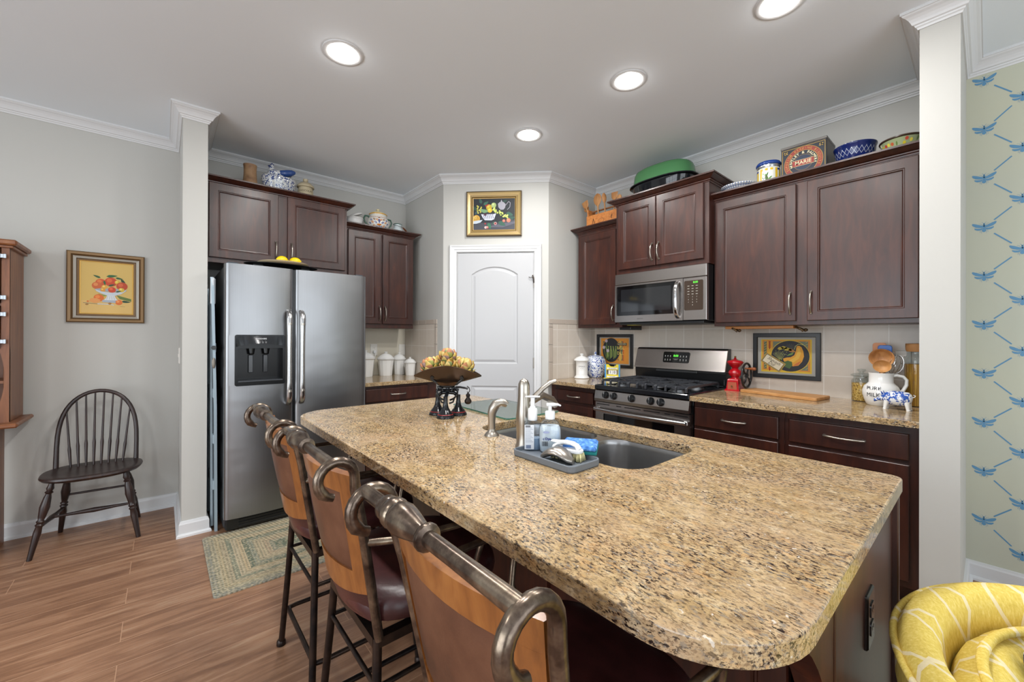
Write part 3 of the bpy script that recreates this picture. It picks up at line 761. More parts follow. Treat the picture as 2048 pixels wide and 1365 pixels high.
outlet(frB(XB - .008, .322, 1.145), 'white outlet on the tiled wall between the pitcher and the spaghetti jar', M_plate, M_blackpl)
outlet(Matrix(((0, 0, -1, XS0), (-1, 0, 0, 3.80), (0, 1, 0, 1.135), (0, 0, 0, 1))), 'white switch plate on the side of the wall end beside the windsor chair', M_plate, M_blackpl, 2, 'light_switch')
# ---------------------------------------------------------------- refrigerator
FX0, FX1, FY, FZ = .297, 1.200, 3.155, 1.742
t = thing('refrigerator', 'tall stainless side by side refrigerator with a black water dispenser', 'refrigerator', ((FX0 + FX1) / 2, 3.55, 0))
b = MB(); b.box(FX0 + .004, FX1 - .004, FY + .075, 3.93, .03, 1.735, .006); part('body', b, mat('dark grey fridge side', '#2c2e31', .45), t)
b = MB(); b.box(FX0 + .01, FX1 - .01, FY + .03, FY + .09, .02, .10, .01)
for k in range(3): b.box(FX0 + .08, FX1 - .05, FY + .024, FY + .032, .035 + k * .02, .045 + k * .02, .002)
part('toe_grille', b, M_blackpl, t)
for x in (FX0 + .06, FX1 - .06):
    for y in (FY + .1, 3.88):
        b = MB(); b.lathe([(.018, 0), (.02, .004), (.02, .03)], (x, y, 0), 12); part('foot', b, M_blackpl, t)
def fcurve(x, xa, xb):
    q = (x - xa) / (xb - xa); r = .022; d = min(x - xa, xb - x); e = 0 if d > r else r - sqrt(max(r * r - (r - d) ** 2, 0))
    return FY - .016 * (1 - (2 * q - 1) ** 2) + e
def door_strip(m, x0, x1, z0, z1, xa, xb, n=14):
    xs = sorted(set([x0 + (x1 - x0) * k / n for k in range(n + 1)] + [v for v in (xa + .001, xa + .003, xa + .007, xa + .013, xb - .001, xb - .003, xb - .007, xb - .013) if x0 < v < x1]))
    pts = [(x, fcurve(x, xa, xb)) for x in xs] + [(x1, FY + .072), (x0, FY + .072)]
    m.loft([[(p[0], p[1], z) for p in pts] for z in (z0, z1)], smooth=True)
GX = .695
DZ0, DZ1, DX0, DX1 = .958, 1.281, .353, .631
d1 = MB(smooth=True); xa, xb = FX0, GX - .004
for a in ((xa, xb, .105, DZ0), (xa, xb, DZ1, FZ), (xa, DX0, DZ0, DZ1), (DX1, xb, DZ0, DZ1)): door_strip(d1, *a, xa, xb)
dl = part('door', d1, M_steel, t)
d2 = MB(smooth=True); door_strip(d2, GX + .004, FX1, .105, FZ, GX + .004, FX1, 22); drr = part('door', d2, M_steel, t)
g = MB(); g.box(GX - .006, GX + .006, FY + .012, FY + .07, .105, FZ - .002); part('door_gasket', g, M_blackpl, t)
def fhandle(x, par):
    h = MB(); pts = [(x, FY - .008, 1.452), (x, FY - .03, 1.446), (x, FY - .052, 1.425), (x, FY - .060, 1.395), (x, FY - .058, 1.3), (x, FY - .056, 1.13), (x, FY - .058, .96), (x, FY - .060, .87), (x, FY - .052, .84), (x, FY - .03, .818), (x, FY - .008, .812)]
    h.tube(pts, [.013, .0145, .016, .017, .0145, .0135, .0145, .017, .016, .0145, .013], 14, sq=(1.15, .8)); part('handle', h, M_bar, par)
    for z in (1.36, .905):
        c = MB(); c.tube([(x, FY - .0605, z - .007), (x, FY - .0605, z + .007)], .0175, 14, sq=(1.15, .8)); part('handle_collar', c, M_nickel, par)
fhandle(GX - .040, dl); fhandle(GX + .040, drr)
# dispenser: a black bezel, slanted control panel and a real recess
FD = frA(0, FY - .012)
z = MB(FD); R = rrect(DX0 - .004, DX1 + .004, DZ0 - .004, DZ1 + .004, .012, 4); I_ = rrect(DX0 + .010, DX1 - .010, DZ0 + .026, DZ1 - .085, .006, 4)
z.tess([R, I_], .008); z.loft([[(p[0], p[1], -.02) for p in R], [(p[0], p[1], .008) for p in R]], caps=(False, False))
z.loft([[(p[0], p[1], .008) for p in I_], [(p[0], p[1], -.075) for p in I_]], caps=(False, True))
disp = part('dispenser', z, M_recess, t)
z = MB(FD); n = 14
z.loft([[(DX0 + .004, DZ1 - .004 - .070 * k / 6 + (.0), .009 + .012 * (k / 6)) for _ in (0,)] + [(DX0 + .004 + (DX1 - DX0 - .008) * j / n, DZ1 - .004 - (.066 - .016 * sin(pi * j / n)) * k / 6, .009 + .014 * (k / 6) * sin(pi * j / n)) for j in range(1, n)] + [(DX1 - .004, DZ1 - .004 - .070 * k / 6, .009 + .012 * (k / 6))] for k in range(7)], closed=False, smooth=True)
part('control_panel', z, mat('smoked grey panel', '#1d2024', .10), t)
z = MB(FD, col='#d8dadc'); z.text('FRIGIDAIRE', .0115, (DX0 + DX1) / 2, DZ1 - .022, .0185, bold=.0002, sx=1.1)
for k in range(4):
    u = (DX0 + DX1) / 2 - .027 + k * .018; z.line([(u - .005, DZ1 - .044), (u + .005, DZ1 - .043)], .0016, .0225); z.disc(u - .003, DZ1 - .036, .0012, z=.0225, n=6); z.line([(u - .003, DZ1 - .051), (u + .004, DZ1 - .049)], .001, .0225)
part('lettering', z, M_art, t)
for u in (.445, .530):
    z = MB(FD); z.tube([(u, DZ1 - .088, -.045), (u, DZ1 - .120, -.040)], [.022, .016], 14); z.tube([(u, DZ1 - .118, -.040), (u, DZ1 - .127, -.040)], [.019, .012], 14); part('nozzle', z, M_blackpl, t)
    z = MB(FD); z.box(u - .014, u + .014, DZ0 + .075, DZ1 - .13, -.07, -.062, .003); part('paddle', z, mat('smoky paddle', '#26282c', .12), t)
z = MB(FD); z.box(DX0 + .012, DX1 - .012, DZ0 + .02, DZ0 + .030, -.07, .020, .003); part('drip_tray', z, mat('grey drip tray', '#4b4e53', .2, .6), t)
for x in (FX0 + .045, FX1 - .045):
    z = MB(); z.box(x - .03, x + .03, FY + .03, FY + .10, FZ - .004, FZ + .014, .005); part('hinge_cover', z, mat('grey hinge cover', '#3f454c', .4), t)

# ---------------------------------------------------------------- microwave over the range
MX, MY0, MY1, MZ0, MZ1 = 2.845, 2.020, 1.268, 1.392, 1.793
FM = frB(MX, MY0); W_ = MY0 - MY1
t = thing('microwave', 'stainless over the range microwave with black window', 'microwave', (3.05, 1.64, MZ0))
b = MB(); b.box(MX + .03, XB - .01, MY1 + .002, MY0 - .002, MZ0 + .004, MZ1, .003); part('body', b, M_blackpl, t)
b = MB(FM); b.box(0, W_, MZ1 - .088, MZ1 - .001, -.03, .004, .004); part('vent_panel', b, M_steelH, t)
b = MB(FM); DW = .583; R = [(0, MZ0 + .008), (DW, MZ0 + .008), (DW, MZ1 - .091), (0, MZ1 - .091)]; I_ = rrect(.016, DW - .045, MZ0 + .060, MZ1 - .103, .012, 4)
b.tess([R, I_], .004); b.loft([[(p[0], p[1], -.03) for p in R], [(p[0], p[1], .004) for p in R]], caps=(True, False)); b.loft([[(p[0], p[1], .004) for p in I_], [(p[0], p[1], -.004) for p in I_]], caps=(False, False))
dm = part('door', b, M_steelH, t)
b = MB(FM); b.tess([rrect(.016, DW - .045, MZ0 + .060, MZ1 - .103, .012, 4)], -.003); part('window', b, M_blackgl, dm)
b = MB(FM); b.tess([rrect(.055, DW - .095, MZ0 + .092, MZ1 - .13, .004, 3)], -.0022); part('window_screen', b, mat('grey window mesh', '#1d1f22', .07, 0, Specular_IOR_Level=.8), dm)
b = MB(FM); u = DW - .037
b.tube([(u, MZ0 + .030, .004), (u, MZ0 + .040, .022), (u, MZ0 + .065, .040), (u, MZ0 + .10, .048), (u, MZ0 + .16, .052), (u, MZ0 + .22, .048), (u, MZ0 + .255, .040), (u, MZ0 + .28, .022), (u, MZ0 + .29, .004)], .0135, 12, sq=(1.15, .7)); part('handle', b, M_chrome, dm)
b = MB(FM); b.box(DW + .002, W_, MZ0 + .008, MZ1 - .091, -.03, .004, .002); part('control_side', b, M_steelH, t)
b = MB(FM); P_ = rrect(DW + .010, W_ - .022, MZ0 + .078, MZ1 - .112, .010, 4); b.loft([[(p[0], p[1], d) for p in P_] for d in (.004, .0055)]); cp = part('keypad', b, mat('brown keypad', '#3c3028', .12), t)
b = MB(FM, col='#bcb7ad')
for r_ in range(8):
    for c_ in range(3):
        u = DW + .042 + c_ * .030; v = MZ1 - .150 - r_ * .0195
        if r_ > 3 and r_ < 8 and c_ < 3: b.text('123456789 0 '[(r_ - 4) * 3 + c_], .011, u, v, .0057)
        else: b.box(u - .007, u + .007, v - .0015, v + .0015, .0056, .0058)
part('key_marks', b, M_art, t)
b = MB(FM); b.text('8:00', .020, DW + .093, MZ1 - .126, .0058, bold=.0006); part('clock_digits', b, M_led, t)
b = MB(FM, col='#55514d'); b.text('FRIGIDAIRE', .010, .235, MZ0 + .032, .0045); part('lettering', b, M_art, t)
b = MB(); b.box(MX + .02, XB - .05, MY1 + .03, MY0 - .03, MZ0 - .014, MZ0 + .005, .003); part('bottom_grille', b, mat('dark grille', '#1c1e1f', .5), t)
b = MB(); b.box(MX + .05, MX + .13, MY0 - .16, MY0 - .08, MZ0 - .018, MZ0 - .013, .002); part('task_light', b, mat('yellowed lamp lens', '#c7bf4e', .3), t)

# ---------------------------------------------------------------- gas range
RX, RY0, RY1 = 2.602, 2.026, 1.266
FR_ = frB(RX, RY0); RW = RY0 - RY1
t = thing('gas_range', 'stainless gas range with black grates and five black knobs', 'stove', (2.92, 1.646, 0))
b = MB(); b.box(RX + .045, XB - .02, RY1, RY0, .03, .875, .002); part('body', b, M_blackpl, t)
for x in (RX + .09, XB - .08):
    for y in (RY1 + .06, RY0 - .06):
        b = MB(); b.lathe([(.016, 0), (.018, .004), (.018, .032)], (x, y, 0), 10); part('foot', b, M_blackpl, t)
# cooktop pan with rolled front and raised border
b = MB(); P_ = rrect(RX - .018, 3.16, RY1, RY0, (.012, .004, .004, .012), 4)
b.loft([[(p[0], p[1], .872) for p in P_], [(p[0], p[1], .898) for p in P_], [(p[0], p[1], .904) for p in offs(P_, .005)], [(p[0], p[1], .904) for p in offs(P_, .055)], [(p[0], p[1], .894) for p in offs(P_, .07)]], smooth=False)
part('cooktop', b, M_enamel, t)
b = MB(FR_); b.loft([[(u, .778, -.02), (u, .778, .020), (u, .800, .022), (u, .860, .008), (u, .872, -.002), (u, .872, -.02)] for u in (0, .012, RW - .012, RW)], smooth=False); pf = part('knob_panel', b, M_steelH, t)
for u in (.106, .180, .334, .487, .563):
    k = MB(FR_ @ Matrix.Translation((u, .830, .013)) @ Matrix.Rotation(radians(-13), 4, 'X')); k.lathe([(.028, 0), (.028, .004), (.0245, .008), (.0235, .020), (.020, .025), (0, .0255)], n=22); k.box(-.006, .006, -.0225, .0225, .015, .035, .002)
    kk = part('knob', k, M_blackpl, t); k = MB(FR_ @ Matrix.Translation((u, .830, .013)) @ Matrix.Rotation(radians(-13), 4, 'X')); k.box(-.0006, .0006, .004, .020, .035, .0354); part('pointer', k, M_whitepl, kk)
b = MB(FR_); R = [(0, .200), (RW, .200), (RW, .770), (0, .770)]; I_ = rrect(.075, RW - .105, .330, .685, .006, 3)
b.tess([R, I_], .004); b.loft([[(p[0], p[1], -.045) for p in R], [(p[0], p[1], .0) for p in R], [(p[0], p[1], .004) for p in R]], caps=(True, False)); b.loft([[(p[0], p[1], .004) for p in I_], [(p[0], p[1], -.003) for p in I_]], caps=(False, False))
od = part('oven_door', b, M_steelH, t)
b = MB(FR_); b.tess([rrect(.075, RW - .105, .330, .685, .006, 3)], -.002); part('oven_window', b, M_blackgl, od)
for u0, u1 in ((.015, .13), (.195, .235), (.265, .40), (.425, .55), (.585, .625), (.655, .748)):
    b = MB(FR_); b.box(u0, u1, .752, .758, .0038, .0046); part('vent_slot', b, M_blackpl, od)
b = MB(FR_); n = 14
b.tube([(.012 + (RW - .024) * k / n, .716, .032 + .026 * sin(pi * k / n)) for k in range(n + 1)], .0165, 14, sq=(.8, 1)); 
for u in (.014, RW - .014): b.box(u - .014, u + .014, .702, .730, .003, .036, .005)
part('oven_handle', b, M_bar, od)
b = MB(FR_); b.box(0, RW, .045, .192, -.045, .004, .003); part('warming_drawer', b, M_steelH, t)
# back guard
FG = frB(3.165, RY0)
b = MB(FG); b.loft([[(u, .895, -.085), (u, .895, .0), (u, 1.005, .010), (u, 1.175, -.028), (u, 1.190, -.040), (u, 1.190, -.085)] for u in (0, RW)], smooth=False); bg = part('backguard', b, M_blackpl, t)
SL = lambda v: .010 - .038 * (v - 1.005) / .170
b = MB(FG); b.loft([[(u, 1.022, SL(1.022) - .002), (u, 1.020, SL(1.02) + .020), (u, 1.034, SL(1.034) + .018), (u, 1.176, SL(1.176) + .006), (u, 1.184, SL(1.176) - .004)] for u in (0, .008, RW - .008, RW)], smooth=False); part('steel_panel', b, M_steelH, bg)
FP = FG @ Matrix.Translation((0, 1.115, SL(1.115) + .013)) @ Matrix.Rotation(radians(-11.5), 4, 'X')
b = MB(FP); P_ = rrect(.258, .480, -.046, .044, .012, 4); b.loft([[(p[0], p[1], d) for p in P_] for d in (-.008, .003)]); part('display_panel', b, M_blackgl, bg)
b = MB(FP, col='#c8c8c4')
for u in (.277, .299, .321, .407, .432, .456):
    for v in (.010, -.020): b.disc(u, v, .0042, z=.0033, n=10); b.line([(u - .005, v - .009), (u + .005, v - .009)], .0016, .0033)
b.line([(.345, -.014), (.39, -.014)], .0012, .0033); b.line([(.355, -.021), (.38, -.021)], .0012, .0033); part('key_marks', b, M_art, bg)
b = MB(FP); b.text('8:00', .024, .368, .011, .0035, bold=.0008); part('clock_digits', b, M_led, bg)
b = MB(FG); b.box(.20, .545, .996, 1.014, .006, .014, .002); part('vent_lip', b, mat('grey vent lip', '#4a4b4c', .3, .6), bg)
b = MB(FG, col='#7d858c')
b.line([(.24, .912), (RW - .02, .912)], .0014, .0035); b.line([(RW - .012, .92), (RW - .012, .985)], .0014, .006); part('pinstripe', b, M_art, bg)
# burners and grates
for i, (x, y, r) in enumerate(((2.735, 1.87, .042), (2.735, 1.42, .048), (3.02, 1.87, .034), (3.02, 1.42, .040), (2.88, 1.646, .034))):
    b = MB(); b.lathe([(r + .014, .894), (r + .012, .902), (r, .903), (r, .912), (r * .5, .914)], (x, y, 0), 22); bb = part('burner', b, mat('burner alloy', '#8d8f92', .4, 1), t)
    b = MB(); b.lathe([(r * .86, .912), (r * .9, .918), (r * .8, .923), (0, .924)], (x, y, 0), 22); part('burner_cap', b, M_castiron, bb)
def grate(y0, y1):
    g = MB(); x0, x1, zt = 2.632, 3.12, .940; r = .0075
    def bar(a, b_, lift=True):
        a, b_ = Vector(a), Vector(b_); g.tube([a, b_], r, 4, sq=(1.1, 1.5), smooth=False)
    ym = (y0 + y1) / 2
    for yy in (y0, y1):
        pts = [(x0, yy, .906), (x0, yy, .93), (x0 + .012, yy, zt), (x1 - .012, yy, zt), (x1, yy, .93), (x1, yy, .906)]; g.tube(pts, r, 4, sq=(1.1, 1.4), smooth=False)
    for xx in (x0 + .01, (x0 + x1) / 2, x1 - .01): bar((xx, y0, zt), (xx, y1, zt))
    for cx in (2.735, 3.02):
        for a in range(8):
            an = a * pi / 4 + .0; r1 = .022; ex, ey = cos(an), sin(an)
            t1 = min(abs(((x0 + x1) / 2 - cx if (ex > 0) == (cx < 2.9) else (x0 + .01 - cx if cx < 2.9 else x1 - .01 - cx)) / ex) if abs(ex) > .1 else 9, abs((y1 - ym) / ey) if abs(ey) > .1 else 9)
            bar((cx + ex * r1, ym + ey * r1, zt + .004), (cx + ex * t1, ym + ey * t1, zt))
    for yy in (y0 + (y1 - y0) / 3, y0 + 2 * (y1 - y0) / 3):
        g.tube([(x0 + .01, yy, zt), (x0, yy, zt - .006), (x0 - .002, yy, .906)], r, 4, sq=(1.1, 1.4), smooth=False)
    part('grate', g, M_castiron, t)
grate(1.755, 1.985); grate(1.535, 1.745); grate(1.305, 1.525)
# ---------------------------------------------------------------- bar stools
def stool(label, y0, x0=.56, sc=1.0, rz=0.0):
    t = thing('bar_stool', label, 'bar stool', (x0, y0, 0), rz, 'bar stools along the island')
    FZ_ = .55
    hw = lambda z: .165 + (.207 - .165) * (z - .56) / .395
    px = lambda z: -.165 - .070 * (z - .56) / .395
    def backx(s, z): return px(z) - .036 * (1 - s * s)
    # wooden back frame, bowed
    w = MB(smooth=True)
    def piece(s0, s1, z0, z1, nu=12, nv=3, cur=0):
        def fn(u, v):
            s = s0 + (s1 - s0) * u; zz = z0 + (z1 - z0) * v
            if cur: zz = zz - cur * (1 - s * s) * (1 - v)
            return (backx(s, zz) - .008, s * (hw(zz) - .014), zz)
        w.shell(fn, nu, nv, (.022, 0, 0))
    piece(-1, 1, .914, .962); piece(-1, 1, .660, .712, cur=.020)
    piece(-1, -.78, .700, .918, 4, 4); piece(.78, 1, .700, .918, 4, 4)
    part('back_frame', w, M_stoolwood, t, local=True)
    l = MB(smooth=True)
    def pad(u, v):
        s = -.80 + 1.60 * u; zz = .703 + .216 * v; e = (1 - (2 * u - 1) ** 6) * (1 - (2 * v - 1) ** 6)
        return (backx(s, zz) - .002 - .007 * e, s * (hw(zz) - .014), zz)
    l.shell(pad, 14, 8, (.014, 0, 0)); part('backrest', l, M_leatherback, t, local=True)
    l = MB(smooth=True)
    l.shell(lambda u, v: (backx(-.97 + 1.94 * u, .575 + .09 * v) - .004 + .01 * (1 - v), (-.97 + 1.94 * u) * (hw(.6) - .012), .575 + .09 * v), 12, 3, (.014, 0, 0)); part('lower_back', l, M_leather, t, local=True)
    # posts that end in scrolled hooks
    for sg in (-1, 1):
        p = MB(); hx, hz, R = -.275, .965, .038; yt = sg * .207
        pts = [(px(.545), sg * .165, .545), (px(.7), sg * hw(.7), .7), (px(.86), sg * hw(.86), .86), (-.236, yt, .935)]; rs = [.0115] * 4
        for k in range(0, 15):
            a = radians(0 + 18.5 * k); pts.append((hx + R * cos(a), yt, hz + R * sin(a) * 1.0)); rs.append(.0112 if k < 10 else .0112 + .0006 * (k - 10) * (1 if k < 13 else -1))
        p.tube(pts, rs, 12, up=(0, 1, 0)); part('post', p, M_bronze, t, local=True)
    # top bar with its turned collar
    p = MB(); p.turned((-.287, -.207, 1.000), (-.287, .207, 1.000), [(0, .0118), (.04, .0120), (.3, .0112), (.455, .0116), (.460, .0190), (.470, .0200), (.480, .0190), (.487, .0135), (.50, .0135), (.54, .0170), (.60, .0222), (.65, .0250), (.675, .0238), (.682, .0210), (.690, .0232), (.712, .0245), (.732, .0230), (.740, .0190), (.752, .0205), (.785, .0200), (.795, .0180), (.800, .0118), (1, .0118)], 16)
    part('top_bar', p, M_bronze, t, local=True)
    # short cross rod under the bar
    p = MB(); p.tube([(px(.84), -hw(.84), .80), (px(.8) - .03, 0, .80), (px(.84), hw(.84), .80)], .006, 8)
    # seat
    s_ = MB(smooth=True); n = 36; L_ = []
    for f_, z_ in ((.90, .578), (.985, .588), (1.0, .603), (.985, .624), (.93, .640), (.80, .648), (.5, .646), (.2, .643), (.03, .642)):
        L_.append([(.012 + .215 * f_ * (abs(cos(a)) ** .62) * (1 if cos(a) > 0 else -1), .212 * f_ * (abs(sin(a)) ** .62) * (1 if sin(a) > 0 else -1), z_) for a in [2 * pi * k / n + .01 for k in range(n)]])
    s_.loft(L_, smooth=True); part('seat', s_, M_leather, t, local=True)
    p = MB(); p.lathe([(.085, .553), (.085, .562), (.06, .565), (.06, .576), (.12, .580)], (.01, 0, 0), 20); part('swivel_plate', p, M_darkiron, t, local=True)
    # square frame under the seat
    p = MB(); c = [(-.165, -.16), (.155, -.16), (.155, .16), (-.165, .16)]
    for a, b in zip(c, c[1:] + c[:1]): p.tube([(a[0], a[1], FZ_ - .012), (b[0], b[1], FZ_ - .012)], .0165, 4, smooth=False)
    p.box(-.165, .155, -.012, .012, FZ_ - .02, FZ_ + .004); part('seat_frame', p, M_darkiron, t, local=True)
    ft = [(-.185, -.195), (.205, -.195), (.205, .245), (-.185, .255)]
    def lp(i, z):
        q = (FZ_ - z) / FZ_; cx, cy = c[i]; fx, fy = ft[i]; e = q ** 1.12
        return (cx + (fx - cx) * e, cy + (fy - cy) * e, z)
    for i in range(4):
        p = MB(); p.tube([lp(i, z) for z in (.548, .46, .36, .25, .14, .02)], .0112, 10); lg = part('leg', p, M_darkiron, t, local=True)
        q = MB(); a = lp(i, 0); q.lathe([(.016, 0), (.0175, .004), (.0165, .018), (.012, .024)], (a[0], a[1], 0), 12); part('foot_cap', q, M_darkiron, lg, local=True)
    p = MB(); ring = []
    for i in range(4):
        a = Vector(lp(i, .17)); m_ = Vector((sum(lp(k, .17)[0] for k in range(4)) / 4, 0, .17)); b_ = Vector(lp((i + 1) % 4, .17)); z_ = Vector(lp(i - 1, .17))
        a = a + (m_ - a) * .05; ring += [a + (z_ - a).normalized() * .03, a + (m_ - a).normalized() * .006, a + (b_ - a).normalized() * .03]
    p.tube(ring, .0085, 8, closed=True); part('footrest', p, M_darkiron, t, local=True)
    for i, j in ((3, 2), (0, 1), (3, 0), (2, 1)):
        p = MB(); p.tube([lp(i, .43), lp(j, .43)], .0065, 8); part('stretcher', p, M_darkiron, t, local=True)
    for sg in (-1, 1):
        p = MB(); y_ = sg
        p.tube([(px(.80), y_ * hw(.80), .800), (-.15, y_ * .225, .802), (-.06, y_ * .248, .803), (.03, y_ * .255, .80), (.075, y_ * .250, .79), (.095, y_ * .243, .765), (.085, y_ * .24, .72), (.075, y_ * .235, .68), (.09, y_ * .222, .63), (.13, y_ * .195, .585), (.155, y_ * .165, .555)], [.0085] * 4 + [.0082] * 7, 10); part('armrest', p, M_bronze, t, local=True)
    return t
stool('leather backed bar stool nearest the refrigerator, farthest of the three', 1.650)
stool('leather backed bar stool in the middle of the three along the island', 1.122)
stool('leather backed bar stool in front, its back running off the bottom of the picture', .510)
# ---------------------------------------------------------------- windsor chair
def windsor():
    t = thing('windsor_chair', 'dark bow back windsor chair standing against the wall below the citrus painting', 'chair', (-.325, 3.70, 0), radians(-3))
    S_ = MB(smooth=True); n = 40; Lp = []
    def out(f_, z_):
        o = []
        for k in range(n):
            a = 2 * pi * k / n; x = .222 * cos(a) * (1 + .05 * sin(a)); y = .20 * sin(a) if sin(a) > 0 else .215 * sin(a); e = .75
            o.append((f_ * .228 * (abs(cos(a)) ** e) * (1 if cos(a) > 0 else -1), -.01 + f_ * (.175 if sin(a) > 0 else .215) * (abs(sin(a)) ** .8) * (1 if sin(a) > 0 else -1), z_))
        return o
    for f_, z_ in ((.86, .412), (.96, .420), (1.0, .432), (.985, .442), (.93, .446), (.75, .440), (.45, .434), (.1, .434)): Lp.append(out(f_, z_))
    S_.loft(Lp, smooth=True); part('seat', S_, M_chairwood, t, local=True)
    bow = []; m = 26
    for k in range(m + 1):
        a = pi * k / m; x = .205 * cos(a) * (1 - .10 * (1 - sin(a))); zz = .44 + .47 * sin(a) ** .62 if 0 < k < m else .43
        bow.append((x if 0 < k < m else .185 * (1 if k == 0 else -1), .10 + .07 * (zz - .44) / .47, zz))
    b = MB(); b.tube(bow, [.0115] + [.0105] * (m - 1) + [.0115], 10, sq=(1, 1.15)); part('bow', b, M_chairwood, t, local=True)
    for k in range(8):
        q = (k - 3.5) / 3.5; xb_ = q * .120; xt = q * .150; ht = .44 + .47 * sqrt(max(1 - (abs(xt) / .205) ** 2.6, 0)) ** .85 - .004
        s_ = MB(); s_.turned((xb_, .095, .437), (xt, .10 + .07 * (ht - .44) / .47, ht), [(0, .0055), (.12, .0068), (.3, .0085), (.36, .0062), (.6, .0056), (1, .0045)], 8); part('spindle', s_, M_chairwood, t, local=True)
    LP = [(0, .011), (.06, .013), (.10, .017), (.13, .012), (.15, .019), (.17, .012), (.22, .017), (.34, .0225), (.46, .0165), (.50, .013), (.52, .019), (.545, .0135), (.565, .0195), (.585, .014), (.66, .0175), (.8, .0145), (1, .0115)]
    tops = {'fl': (-.155, -.13), 'fr': (.155, -.13), 'bl': (-.13, .10), 'br': (.13, .10)}; feet = {'fl': (-.235, -.175), 'fr': (.222, -.170), 'bl': (-.185, .215), 'br': (.190, .215)}
    def at(k, z):
        q = (.425 - z) / .425; return (tops[k][0] + (feet[k][0] - tops[k][0]) * q, tops[k][1] + (feet[k][1] - tops[k][1]) * q, z)
    for k in tops:
        g = MB(); g.turned(at(k, .425), at(k, 0), LP, 12); part('leg', g, M_chairwood, t, local=True)
    for a, b_ in (('fl', 'bl'), ('fr', 'br')):
        g = MB(); g.turned(at(a, .17), at(b_, .17), [(0, .008), (.3, .0105), (.5, .0155), (.7, .0105), (1, .008)], 10); part('stretcher', g, M_chairwood, t, local=True)
    A = [(Vector(at('fl', .17)).lerp(Vector(at('bl', .17)), .5)), (Vector(at('fr', .17)).lerp(Vector(at('br', .17)), .5))]
    g = MB(); g.turned(A[0], A[1], [(0, .007), (.25, .0095), (.5, .015), (.75, .0095), (1, .007)], 10); part('stretcher', g, M_chairwood, t, local=True)
    g = MB(); g.turned(at('bl', .255), at('br', .255), [(0, .007), (.5, .0075), (1, .007)], 8); part('stretcher', g, M_chairwood, t, local=True)
windsor()
# ---------------------------------------------------------------- rug under the stools
def rug(name, label, x0, x1, y0, y1, m, th=.010):
    g = MB(); g.prism(rrect(-(x1 - x0) / 2, (x1 - x0) / 2, -(y1 - y0) / 2, (y1 - y0) / 2, .02, 4), 0, th, .004, 2, both=False)
    o = g.build(name, m); o.location = ((x0 + x1) / 2, (y0 + y1) / 2, .0005); o['label'] = label; o['category'] = 'rug'; return o
r_ = rug('braided_rug', 'green and tan braided rug on the floor in front of the refrigerator', .19, 1.39, 2.44, 3.21, M_rug)
rug('braided_rug', 'blue and tan braided rug on the floor between the island and the yellow armchair', 1.95, 2.42, -.20, .27, M_rug2)
# ---------------------------------------------------------------- sink, faucet and things on the island
t = thing('sink', 'double bowl stainless undermount sink set in the island', 'sink', (1.2, 1.03, .65))
ZS = .861
def bowl(x0, x1, y0, y1, dep):
    m = MB(smooth=True); L_ = []
    for ins, z, r in ((0, ZS, .085), (.003, ZS - .006, .083), (.006, ZS - .02, .08), (.012, ZS - dep + .05, .075), (.020, ZS - dep + .02, .07), (.045, ZS - dep + .003, .06), (.12, ZS - dep - .002, .03)):
        L_.append([(p[0], p[1], z) for p in rrect(x0 + ins, x1 - ins, y0 + ins, y1 - ins, max(r, .02), 8)])
    m.loft(L_, caps=(False, True), smooth=True); b = part('bowl', m, M_sink, t)
    d = MB(); d.lathe([(.045, 0), (.043, .003), (.03, .001), (.028, -.004), (0, -.004)], ((x0 + x1) / 2, (y0 + y1) / 2, ZS - dep + .0005), 20); part('drain', d, M_chrome, b)
bA, bB = (.992, 1.413, .637, 1.005), (.992, 1.413, 1.050, 1.423)
bowl(*bA, .19); bowl(*bB, .20)
m = MB(); o_ = rrect(.975, 1.43, .62, 1.44, .09, 8); m.tess([o_, rrect(*bA, .085, 8), rrect(*bB, .085, 8)], ZS)
part('rim', m, M_sink, t)
# faucet
t = thing('faucet', 'brushed nickel pull out faucet behind the soap bottles', 'faucet', (.945, 1.045, CT))
m = MB(); m.lathe([(.030, 0), (.030, .006), (.026, .012), (.0255, .05), (.027, .075), (.0275, .10), (.025, .125), (.022, .150), (.0205, .175), (.020, .205), (.019, .218), (.014, .229), (.005, .235), (0, .235)], (.945, 1.045, CT), 24); part('body', m, M_nickel, t)
m = MB(); m.tube([(.957, 1.036, CT + .145), (.975, 1.025, CT + .172), (.998, 1.008, CT + .200), (1.020, .992, CT + .222), (1.036, .980, CT + .228)], [.011, .0115, .0105, .0100, .0065], 12, sq=(1.25, .8)); part('handle', m, M_nickel, t)
m = MB(); m.tube([(.95, 1.05, CT + .10), (.99, 1.06, CT + .15), (1.06, 1.075, CT + .165), (1.13, 1.09, CT + .14), (1.155, 1.095, CT + .115)], [.014, .0145, .014, .0135, .0135], 14); part('spout', m, M_nickel, t)
t = thing('side_sprayer', 'brushed nickel side sprayer with a curved head, left of the sink', 'faucet sprayer', (.962, 1.248, CT))
m = MB(); m.lathe([(.029, 0), (.028, .004), (.020, .012), (.0145, .020), (.0145, .026)], (.962, 1.248, CT), 22); part('flange', m, M_nickel, t)
m = MB(); X_, Y_ = .962, 1.248
m.tube([(X_, Y_, CT + .024), (X_, Y_, CT + .065), (X_, Y_, CT + .085), (X_ + .004, Y_ - .003, CT + .102), (X_ + .013, Y_ - .010, CT + .118), (X_ + .026, Y_ - .021, CT + .126), (X_ + .038, Y_ - .031, CT + .124), (X_ + .046, Y_ - .038, CT + .117)], [.0135, .0145, .0165, .0185, .0190, .0165, .015, .0115], 16); part('head', m, M_nickel, t)

